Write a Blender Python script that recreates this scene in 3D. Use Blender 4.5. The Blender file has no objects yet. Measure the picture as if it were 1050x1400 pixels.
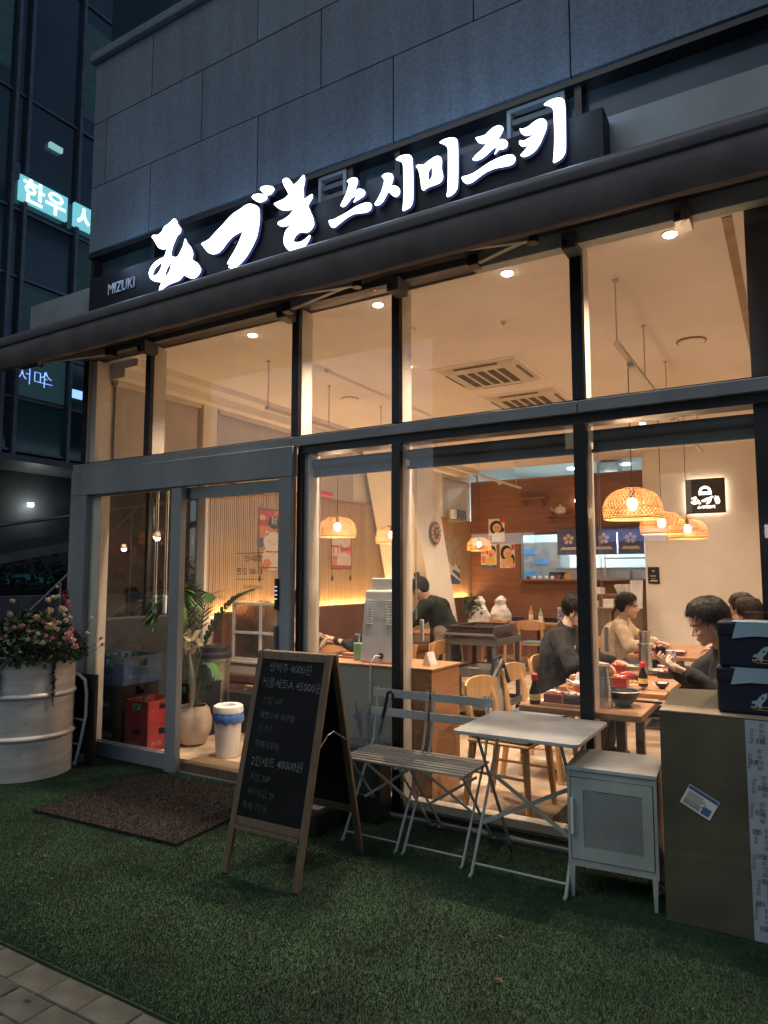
import bpy, bmesh, math, random
import numpy as np
from mathutils import Vector, Matrix
random.seed(7)
S = bpy.context.scene
COL = S.collection
R = math.radians

# ------------------------------------------------------------------ camera, world, light, exposure
CAMD, CAMH = 3.875, 1.48
YAW, PIT = R(30.75), R(5.25)
cam = bpy.data.cameras.new('camera')
co = bpy.data.objects.new('camera', cam); COL.objects.link(co)
co.location = (0, -CAMD, CAMH)
co.rotation_euler = (math.pi/2 + PIT, 0, YAW)
cam.sensor_fit = 'HORIZONTAL'; cam.sensor_width = 36.0; cam.lens = 947.4/1050*36
cam.clip_start = 0.05; cam.clip_end = 300
S.camera = co

W = bpy.data.worlds.new('World'); S.world = W; W.use_nodes = True
wn = W.node_tree; bg = wn.nodes['Background']
sky = wn.nodes.new('ShaderNodeTexSky'); sky.sky_type = 'NISHITA'; sky.sun_disc = False
SUN_EL, SUN_AZ = R(52), R(-28)          # direction the soft street light comes from (azimuth from -Y towards -X)
sky.sun_elevation = SUN_EL; sky.sun_rotation = math.pi - SUN_AZ
wn.links.new(sky.outputs[0], bg.inputs[0]); bg.inputs[1].default_value = 0.062
sun = bpy.data.lights.new('street_glow', 'SUN'); sun.energy = 0.33; sun.angle = R(38); sun.color = (0.95, 1.0, 0.86)
so = bpy.data.objects.new('street_glow', sun); COL.objects.link(so)
d = Vector((math.sin(SUN_AZ)*math.cos(SUN_EL), -math.cos(SUN_AZ)*math.cos(SUN_EL), math.sin(SUN_EL)))
so.rotation_euler = d.to_track_quat('Z', 'Y').to_euler()

S.view_settings.view_transform = 'Standard'; S.view_settings.look = 'None'
S.view_settings.exposure = 0.28; S.view_settings.gamma = 1.0; S.view_settings.use_curve_mapping = False
S.render.engine = 'CYCLES'
S.cycles.use_denoising = True
S.cycles.max_bounces = 10; S.cycles.transparent_max_bounces = 16
S.cycles.diffuse_bounces = 5; S.cycles.glossy_bounces = 4; S.cycles.transmission_bounces = 6
S.cycles.sample_clamp_indirect = 4.0
S.cycles.caustics_reflective = False; S.cycles.caustics_refractive = False

# ------------------------------------------------------------------ helpers
_fw = Vector((-math.sin(YAW)*math.cos(PIT), math.cos(YAW)*math.cos(PIT), math.sin(PIT)))
_rt = Vector((math.cos(YAW), math.sin(YAW), 0)); _up = _rt.cross(_fw)
def at(x, y, Y):
    """point of the real vertical plane Y that the photograph shows at pixel x, y"""
    d = (x-525)/947.4*_rt - (y-700)/947.4*_up + _fw
    t = (Y+CAMD)/d.y
    return Vector((0, -CAMD, CAMH)) + d*t

def tag(o, label=None, cat=None, group=None, kind=None):
    if label: o['label'] = label
    if cat: o['category'] = cat
    if group: o['group'] = group
    if kind: o['kind'] = kind
    return o
def thing(name, loc, label, cat, group=None, rz=0):
    o = bpy.data.objects.new(name, None); COL.objects.link(o)
    o.location = loc; o.rotation_euler = (0, 0, rz); o.empty_display_size = .1
    return tag(o, label, cat, group)

class MB:
    """collects shapes, builds them as one mesh object"""
    def __init__(s): s.v = []; s.f = []; s.m = []; s.mats = []
    def mi(s, m):
        if m is None: return 0
        if m not in s.mats: s.mats.append(m)
        return s.mats.index(m)
    def add(s, vs, fs, m=None, T=None):
        b = len(s.v)
        for v in vs:
            v = Vector(v)
            if T is not None: v = T @ v
            s.v.append(v)
        k = s.mi(m)
        for f in fs: s.f.append([b+i for i in f]); s.m.append(k)
        return s
    def box(s, x0, x1, y0, y1, z0, z1, m=None, T=None):
        vs = [(x, y, z) for x in (x0, x1) for y in (y0, y1) for z in (z0, z1)]
        fs = [(0,1,3,2), (4,6,7,5), (0,4,5,1), (2,3,7,6), (0,2,6,4), (1,5,7,3)]
        return s.add(vs, fs, m, T)
    def bar(s, p, q, w, h=None, m=None, T=None, up=(0,0,1)):
        p = Vector(p); q = Vector(q); h = h or w
        a = (q-p); L = a.length; a.normalize()
        u = Vector(up)
        if abs(a.dot(u)) > .99: u = Vector((0,1,0))
        x = a.cross(u).normalized(); y = x.cross(a)
        vs = [o + x*sx*w/2 + y*sy*h/2 for o in (p, q) for sx in (-1,1) for sy in (-1,1)]
        return s.add(vs, [(0,1,3,2), (4,6,7,5), (0,4,5,1), (2,3,7,6), (0,2,6,4), (1,5,7,3)], m, T)
    def tube(s, pts, r, n=8, m=None, T=None, caps=True, closed=False):
        pts = [Vector(p) for p in pts]; N = len(pts)
        rr = r if isinstance(r, (list, tuple)) else [r]*N
        vs = []; fs = []; px = None
        for i, p in enumerate(pts):
            if closed: t = pts[(i+1) % N]-pts[i-1]
            else: t = pts[min(i+1, N-1)]-pts[max(i-1, 0)]
            t.normalize()
            if px is None:
                u = Vector((0,0,1)) if abs(t.z) < .9 else Vector((1,0,0))
                px = t.cross(u).normalized()
            else: px = (px - t*px.dot(t)).normalized()
            py = t.cross(px)
            for k in range(n):
                a = 2*math.pi*k/n
                vs.append(p + (px*math.cos(a)+py*math.sin(a))*rr[i])
        for i in range(N if closed else N-1):
            j = (i+1) % N
            for k in range(n): fs.append((i*n+k, i*n+(k+1)%n, j*n+(k+1)%n, j*n+k))
        if caps and not closed: fs += [tuple(range(n))[::-1], tuple((N-1)*n+k for k in range(n))]
        return s.add(vs, fs, m, T)
    def lathe(s, prof, n=24, m=None, T=None, c=(0,0,0), caps=True):
        vs = []; fs = []; P = len(prof)
        for r, z in prof:
            for k in range(n):
                a = 2*math.pi*k/n
                vs.append((c[0]+r*math.cos(a), c[1]+r*math.sin(a), c[2]+z))
        for i in range(P-1):
            for k in range(n): fs.append((i*n+k, i*n+(k+1)%n, (i+1)*n+(k+1)%n, (i+1)*n+k))
        if caps: fs += [tuple(range(n))[::-1], tuple((P-1)*n+k for k in range(n))]
        return s.add(vs, fs, m, T)
    def prism(s, poly, y0, y1, m=None, T=None):
        """poly of (x, z) extruded from y0 to y1"""
        n = len(poly)
        vs = [(x, y0, z) for x, z in poly] + [(x, y1, z) for x, z in poly]
        fs = [tuple(range(n)), tuple(range(n, 2*n))[::-1]] + [(i, n+i, n+(i+1)%n, (i+1)%n) for i in range(n)]
        return s.add(vs, fs, m, T)
    def ell(s, c, r, n=12, k=8, m=None, T=None):
        vs = [(c[0], c[1], c[2]-r[2])]; fs = []
        for i in range(1, k):
            t = math.pi*i/k - math.pi/2
            for j in range(n):
                a = 2*math.pi*j/n
                vs.append((c[0]+r[0]*math.cos(t)*math.cos(a), c[1]+r[1]*math.cos(t)*math.sin(a), c[2]+r[2]*math.sin(t)))
        vs.append((c[0], c[1], c[2]+r[2])); e = len(vs)-1
        for j in range(n):
            fs.append((0, 1+(j+1)%n, 1+j)); fs.append((e, 1+(k-2)*n+j, 1+(k-2)*n+(j+1)%n))
            for i in range(k-2): fs.append((1+i*n+j, 1+i*n+(j+1)%n, 1+(i+1)*n+(j+1)%n, 1+(i+1)*n+j))
        return s.add(vs, fs, m, T)
    def cap(s, p, q, r0, r1=None, n=10, m=None, T=None):
        """tapered capsule"""
        r1 = r0 if r1 is None else r1
        p = Vector(p); q = Vector(q); a = q-p; L = max(a.length, 1e-5); a = a/L
        pts = []; rr = []
        for i in range(5):
            t = math.pi/2*(1-i/4); pts.append(p - a*r0*math.sin(t)); rr.append(max(r0*math.cos(t), 1e-4))
        for i in range(5):
            t = math.pi/2*i/4; pts.append(q + a*r1*math.sin(t)); rr.append(max(r1*math.cos(t), 1e-4))
        return s.tube(pts, rr, n, m, T)
    def build(s, name, mat=None, parent=None, smooth=False, bev=0, loc=None, **tg):
        me = bpy.data.meshes.new(name)
        me.from_pydata([tuple(v) for v in s.v], [], s.f)
        if s.mats:
            for m in s.mats: me.materials.append(m)
            me.polygons.foreach_set('material_index', s.m)
        elif mat: me.materials.append(mat)
        me.update()
        bm = bmesh.new(); bm.from_mesh(me); bmesh.ops.recalc_face_normals(bm, faces=bm.faces); bm.to_mesh(me); bm.free()
        o = bpy.data.objects.new(name, me); COL.objects.link(o)
        if smooth:
            me.polygons.foreach_set('use_smooth', [True]*len(me.polygons))
            me.set_sharp_from_angle(angle=R(40))
        if bev:
            b = o.modifiers.new('bevel', 'BEVEL'); b.width = bev; b.segments = 2; b.limit_method = 'ANGLE'; b.angle_limit = R(40)
        if parent is not None: o.parent = parent
        if loc is not None: o.location = loc
        tag(o, tg.get('label'), tg.get('cat'), tg.get('group'), tg.get('kind'))
        return o

def dup(o, loc=None, rz=None, label=None, parent=None):
    c = o.copy(); COL.objects.link(c)
    if parent is not None: c.parent = parent
    if loc is not None: c.location = loc
    if rz is not None: c.rotation_euler = (0, 0, rz)
    if label: c['label'] = label
    for ch in list(o.children): dup(ch, parent=c)
    return c

def wpoly(pix, Y):      # photographed outline on the plane Y -> (x, z) polygon
    return [(p.x, p.z) for p in (at(a, b, Y) for a, b in pix)]

def curve_mesh(loops, y_front, depth, name, mat, parent=None, smooth_loop=True):
    """filled outline with holes, real thickness, in the x-z plane"""
    cu = bpy.data.curves.new(name, 'CURVE'); cu.dimensions = '2D'; cu.fill_mode = 'BOTH'; cu.extrude = depth/2
    for lp in loops:
        sp = cu.splines.new('POLY')
        if smooth_loop:      # corner cutting: rounds the strokes without overshooting
            for _ in range(2):
                lp = [q for i in range(len(lp)) for q in ((lp[i][0]*.82+lp[(i+1)%len(lp)][0]*.18, lp[i][1]*.82+lp[(i+1)%len(lp)][1]*.18), (lp[i][0]*.18+lp[(i+1)%len(lp)][0]*.82, lp[i][1]*.18+lp[(i+1)%len(lp)][1]*.82))]
        sp.points.add(len(lp)-1)
        for b, (x, z) in zip(sp.points, lp): b.co = (x, z, 0, 1)
        sp.use_cyclic_u = True
    t = bpy.data.objects.new('tmp', cu); COL.objects.link(t)
    bpy.context.view_layer.update()
    me = bpy.data.meshes.new_from_object(t.evaluated_get(bpy.context.evaluated_depsgraph_get()))
    bpy.data.objects.remove(t)
    me.transform(Matrix.Translation((0, y_front+depth/2, 0)) @ Matrix.Rotation(math.pi/2, 4, 'X'))
    me.materials.clear(); me.materials.append(mat)
    o = bpy.data.objects.new(name, me); COL.objects.link(o)
    if parent is not None: o.parent = parent
    return o

def text_mesh(s, size, depth, name, mat, parent=None, T=None, align='LEFT', off=0.0, shear=0, sx=1.0):
    cu = bpy.data.curves.new(name, 'FONT'); cu.body = s; cu.size = size; cu.extrude = depth/2; cu.align_x = align
    cu.offset = off; cu.shear = shear; cu.resolution_u = 2
    t = bpy.data.objects.new('tmp', cu); COL.objects.link(t)
    bpy.context.view_layer.update()
    me = bpy.data.meshes.new_from_object(t.evaluated_get(bpy.context.evaluated_depsgraph_get()))
    bpy.data.objects.remove(t)
    me.transform(Matrix.Scale(sx, 4, (1,0,0)))
    if T is None: T = Matrix.Identity(4)
    me.transform(T @ Matrix.Rotation(math.pi/2, 4, 'X'))     # upright, reading from -Y
    me.materials.clear(); me.materials.append(mat)
    o = bpy.data.objects.new(name, me); COL.objects.link(o)
    if parent is not None: o.parent = parent
    return o
TR = Matrix.Translation
def RZ(a): return Matrix.Rotation(a, 4, 'Z')
def RX(a): return Matrix.Rotation(a, 4, 'X')
def RY(a): return Matrix.Rotation(a, 4, 'Y')

# ------------------------------------------------------------------ materials
def base(name):
    m = bpy.data.materials.new(name); m.use_nodes = True
    return m, m.node_tree, m.node_tree.nodes['Principled BSDF']
def mat(name, col, rough=.5, metal=0, var=.12, scale=8, bump=0, bscale=60, spec=None, stretch=None, col2=None, emit=None, es=0, coat=0, trans=0, wear=0):
    m, nt, p = base(name)
    N = nt.nodes.new; L = nt.links.new
    p.inputs['Roughness'].default_value = rough; p.inputs['Metallic'].default_value = metal
    if spec is not None: p.inputs['Specular IOR Level'].default_value = spec
    if coat: p.inputs['Coat Weight'].default_value = coat
    tc = N('ShaderNodeTexCoord'); mp = N('ShaderNodeMapping'); L(tc.outputs['Object'], mp.inputs[0])
    if stretch: mp.inputs['Scale'].default_value = stretch
    no = N('ShaderNodeTexNoise'); no.inputs['Scale'].default_value = scale; no.inputs['Detail'].default_value = 5
    L(mp.outputs[0], no.inputs[0])
    mx = N('ShaderNodeMix'); mx.data_type = 'RGBA'
    c2 = col2 or tuple(max(0, c*(1-2.2*var)) for c in col)
    c1 = tuple(min(1, c*(1+var)) for c in col)
    mx.inputs[6].default_value = (*c2, 1); mx.inputs[7].default_value = (*c1, 1)
    cr = N('ShaderNodeMapRange'); cr.inputs[1].default_value = .3; cr.inputs[2].default_value = .7
    L(no.outputs['Fac'], cr.inputs[0]); L(cr.outputs[0], mx.inputs[0])
    L(mx.outputs[2], p.inputs['Base Color'])
    # wear in the gloss
    r2 = N('ShaderNodeMapRange'); r2.inputs[3].default_value = max(.03, rough-.08); r2.inputs[4].default_value = min(1, rough+.12)
    L(no.outputs['Fac'], r2.inputs[0]); L(r2.outputs[0], p.inputs['Roughness'])
    if bump:
        n2 = N('ShaderNodeTexNoise'); n2.inputs['Scale'].default_value = bscale; n2.inputs['Detail'].default_value = 4
        L(mp.outputs[0], n2.inputs[0])
        b = N('ShaderNodeBump'); b.inputs['Strength'].default_value = bump; b.inputs['Distance'].default_value = .004
        L(n2.outputs['Fac'], b.inputs['Height']); L(b.outputs[0], p.inputs['Normal'])
    if wear:
        w1 = N('ShaderNodeTexNoise'); w1.inputs['Scale'].default_value = 14; w1.inputs['Detail'].default_value = 8; w1.inputs['Roughness'].default_value = .75; L(tc.outputs['Object'], w1.inputs[0])
        w2 = N('ShaderNodeMapRange'); w2.inputs[1].default_value = .60; w2.inputs[2].default_value = .68; w2.inputs[4].default_value = wear; L(w1.outputs['Fac'], w2.inputs[0])
        wm = N('ShaderNodeMix'); wm.data_type = 'RGBA'; L(w2.outputs[0], wm.inputs[0]); L(mx.outputs[2], wm.inputs[6]); wm.inputs[7].default_value = (.13,.085,.05,1)
        L(wm.outputs[2], p.inputs['Base Color'])
    if emit:
        p.inputs['Emission Color'].default_value = (*emit, 1); p.inputs['Emission Strength'].default_value = es
    if trans: p.inputs['Transmission Weight'].default_value = trans
    return m
def wood(name, c1, c2, rough=.45, sc=2.0, axis=0, rings=12):
    m, nt, p = base(name); N = nt.nodes.new; L = nt.links.new
    tc = N('ShaderNodeTexCoord'); mp = N('ShaderNodeMapping'); L(tc.outputs['Object'], mp.inputs[0])
    s = [rings, rings, rings]; s[axis] = .8; mp.inputs['Scale'].default_value = s
    n = N('ShaderNodeTexNoise'); n.inputs['Scale'].default_value = sc; n.inputs['Detail'].default_value = 8; n.inputs['Roughness'].default_value = .65
    n.inputs['Distortion'].default_value = .6
    L(mp.outputs[0], n.inputs[0])
    cr = N('ShaderNodeValToRGB'); L(n.outputs['Fac'], cr.inputs[0])
    cr.color_ramp.elements[0].position = .33; cr.color_ramp.elements[0].color = (*c2, 1)
    cr.color_ramp.elements[1].position = .68; cr.color_ramp.elements[1].color = (*c1, 1)
    L(cr.outputs[0], p.inputs['Base Color']); p.inputs['Roughness'].default_value = rough
    b = N('ShaderNodeBump'); b.inputs['Strength'].default_value = .15; b.inputs['Distance'].default_value = .002
    L(n.outputs['Fac'], b.inputs['Height']); L(b.outputs[0], p.inputs['Normal'])
    return m
def glow(name, col, s):
    m, nt, p = base(name); p.inputs['Base Color'].default_value = (*[c*.5 for c in col], 1)
    p.inputs['Emission Color'].default_value = (*col, 1); p.inputs['Emission Strength'].default_value = s
    return m
def glass(name, tint=(1,1,1), gloss=.04, rough=0.01, dirt=.02):
    """window pane: clear, Fresnel mirror, a little dust"""
    m = bpy.data.materials.new(name); m.use_nodes = True; nt = m.node_tree; nt.nodes.clear(); N = nt.nodes.new; L = nt.links.new
    out = N('ShaderNodeOutputMaterial'); tr = N('ShaderNodeBsdfTransparent'); tr.inputs[0].default_value = (*tint, 1)
    gl = N('ShaderNodeBsdfGlossy'); gl.inputs['Roughness'].default_value = rough
    ge = N('ShaderNodeNewGeometry'); dt = N('ShaderNodeVectorMath'); dt.operation = 'DOT_PRODUCT'
    L(ge.outputs['Incoming'], dt.inputs[0]); L(ge.outputs['Normal'], dt.inputs[1])
    ab = N('ShaderNodeMath'); ab.operation = 'ABSOLUTE'; L(dt.outputs['Value'], ab.inputs[0])
    om = N('ShaderNodeMath'); om.operation = 'SUBTRACT'; om.inputs[0].default_value = 1; L(ab.outputs[0], om.inputs[1])
    pw = N('ShaderNodeMath'); pw.operation = 'POWER'; pw.inputs[1].default_value = 5; L(om.outputs[0], pw.inputs[0])
    mu = N('ShaderNodeMath'); mu.operation = 'MULTIPLY_ADD'; mu.inputs[1].default_value = .9; mu.inputs[2].default_value = gloss
    L(pw.outputs[0], mu.inputs[0])
    mx = N('ShaderNodeMixShader'); L(mu.outputs[0], mx.inputs[0]); L(tr.outputs[0], mx.inputs[1]); L(gl.outputs[0], mx.inputs[2])
    df = N('ShaderNodeBsdfDiffuse'); df.inputs[0].default_value = (.75, .72, .68, 1)
    tc = N('ShaderNodeTexCoord'); no = N('ShaderNodeTexNoise'); no.inputs['Scale'].default_value = 2.2; no.inputs['Detail'].default_value = 6
    L(tc.outputs['Object'], no.inputs[0])
    mr = N('ShaderNodeMapRange'); mr.inputs[1].default_value = .42; mr.inputs[2].default_value = .75; mr.inputs[4].default_value = dirt
    L(no.outputs['Fac'], mr.inputs[0])
    m2 = N('ShaderNodeMixShader'); L(mr.outputs[0], m2.inputs[0]); L(mx.outputs[0], m2.inputs[1]); L(df.outputs[0], m2.inputs[2])
    L(m2.outputs[0], out.inputs[0])
    return m
def granite():
    m, nt, p = base('granite'); N = nt.nodes.new; L = nt.links.new
    tc = N('ShaderNodeTexCoord')
    n1 = N('ShaderNodeTexNoise'); n1.inputs['Scale'].default_value = 55; n1.inputs['Detail'].default_value = 6; n1.inputs['Roughness'].default_value = .75
    n2 = N('ShaderNodeTexNoise'); n2.inputs['Scale'].default_value = .9; n2.inputs['Detail'].default_value = 5
    vo = N('ShaderNodeTexVoronoi'); vo.inputs['Scale'].default_value = 110
    for n in (n1, n2, vo): L(tc.outputs['Object'], n.inputs['Vector'])
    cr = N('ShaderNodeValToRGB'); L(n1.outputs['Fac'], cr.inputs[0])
    e = cr.color_ramp.elements; e[0].position = .34; e[0].color = (.105,.145,.195,1); e[1].position = .66; e[1].color = (.19,.25,.315,1)  # blue cast of the sign light is put into the stone colour
    mx = N('ShaderNodeMix'); mx.data_type = 'RGBA'; mx.blend_type = 'MULTIPLY'; mx.inputs[0].default_value = .35
    c2 = N('ShaderNodeValToRGB'); L(vo.outputs['Distance'], c2.inputs[0])
    e = c2.color_ramp.elements; e[0].position = .12; e[0].color = (.35,.35,.35,1); e[1].position = .4; e[1].color = (1,1,1,1)
    L(cr.outputs[0], mx.inputs[6]); L(c2.outputs[0], mx.inputs[7])
    m3 = N('ShaderNodeMix'); m3.data_type = 'RGBA'; m3.blend_type = 'MULTIPLY'; m3.inputs[0].default_value = .5
    c3 = N('ShaderNodeValToRGB'); L(n2.outputs['Fac'], c3.inputs[0]); c3.color_ramp.elements[0].color = (.5,.5,.52,1); c3.color_ramp.elements[0].position = .3; c3.color_ramp.elements[1].position = .7
    L(mx.outputs[2], m3.inputs[6]); L(c3.outputs[0], m3.inputs[7])
    # slab-to-slab tone and old rain streaks
    oi = N('ShaderNodeObjectInfo'); rr = N('ShaderNodeMapRange'); rr.inputs[3].default_value = .90; rr.inputs[4].default_value = 1.08; L(oi.outputs['Random'], rr.inputs[0])
    mp = N('ShaderNodeMapping'); mp.inputs['Scale'].default_value = (5, 5, .35); L(tc.outputs['Object'], mp.inputs[0])
    n4 = N('ShaderNodeTexNoise'); n4.inputs['Scale'].default_value = 1.6; n4.inputs['Detail'].default_value = 6; L(mp.outputs[0], n4.inputs[0])
    r4 = N('ShaderNodeMapRange'); r4.inputs[1].default_value = .35; r4.inputs[2].default_value = .65; r4.inputs[3].default_value = .86; r4.inputs[4].default_value = 1.05; L(n4.outputs['Fac'], r4.inputs[0])
    mm = N('ShaderNodeMath'); mm.operation = 'MULTIPLY'; L(rr.outputs[0], mm.inputs[0]); L(r4.outputs[0], mm.inputs[1])
    hs = N('ShaderNodeHueSaturation'); L(mm.outputs[0], hs.inputs['Value']); L(m3.outputs[2], hs.inputs['Color'])
    L(hs.outputs[0], p.inputs['Base Color']); p.inputs['Roughness'].default_value = .75
    b = N('ShaderNodeBump'); b.inputs['Strength'].default_value = .35; b.inputs['Distance'].default_value = .003
    L(n1.outputs['Fac'], b.inputs['Height']); L(b.outputs[0], p.inputs['Normal'])
    return m

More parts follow.
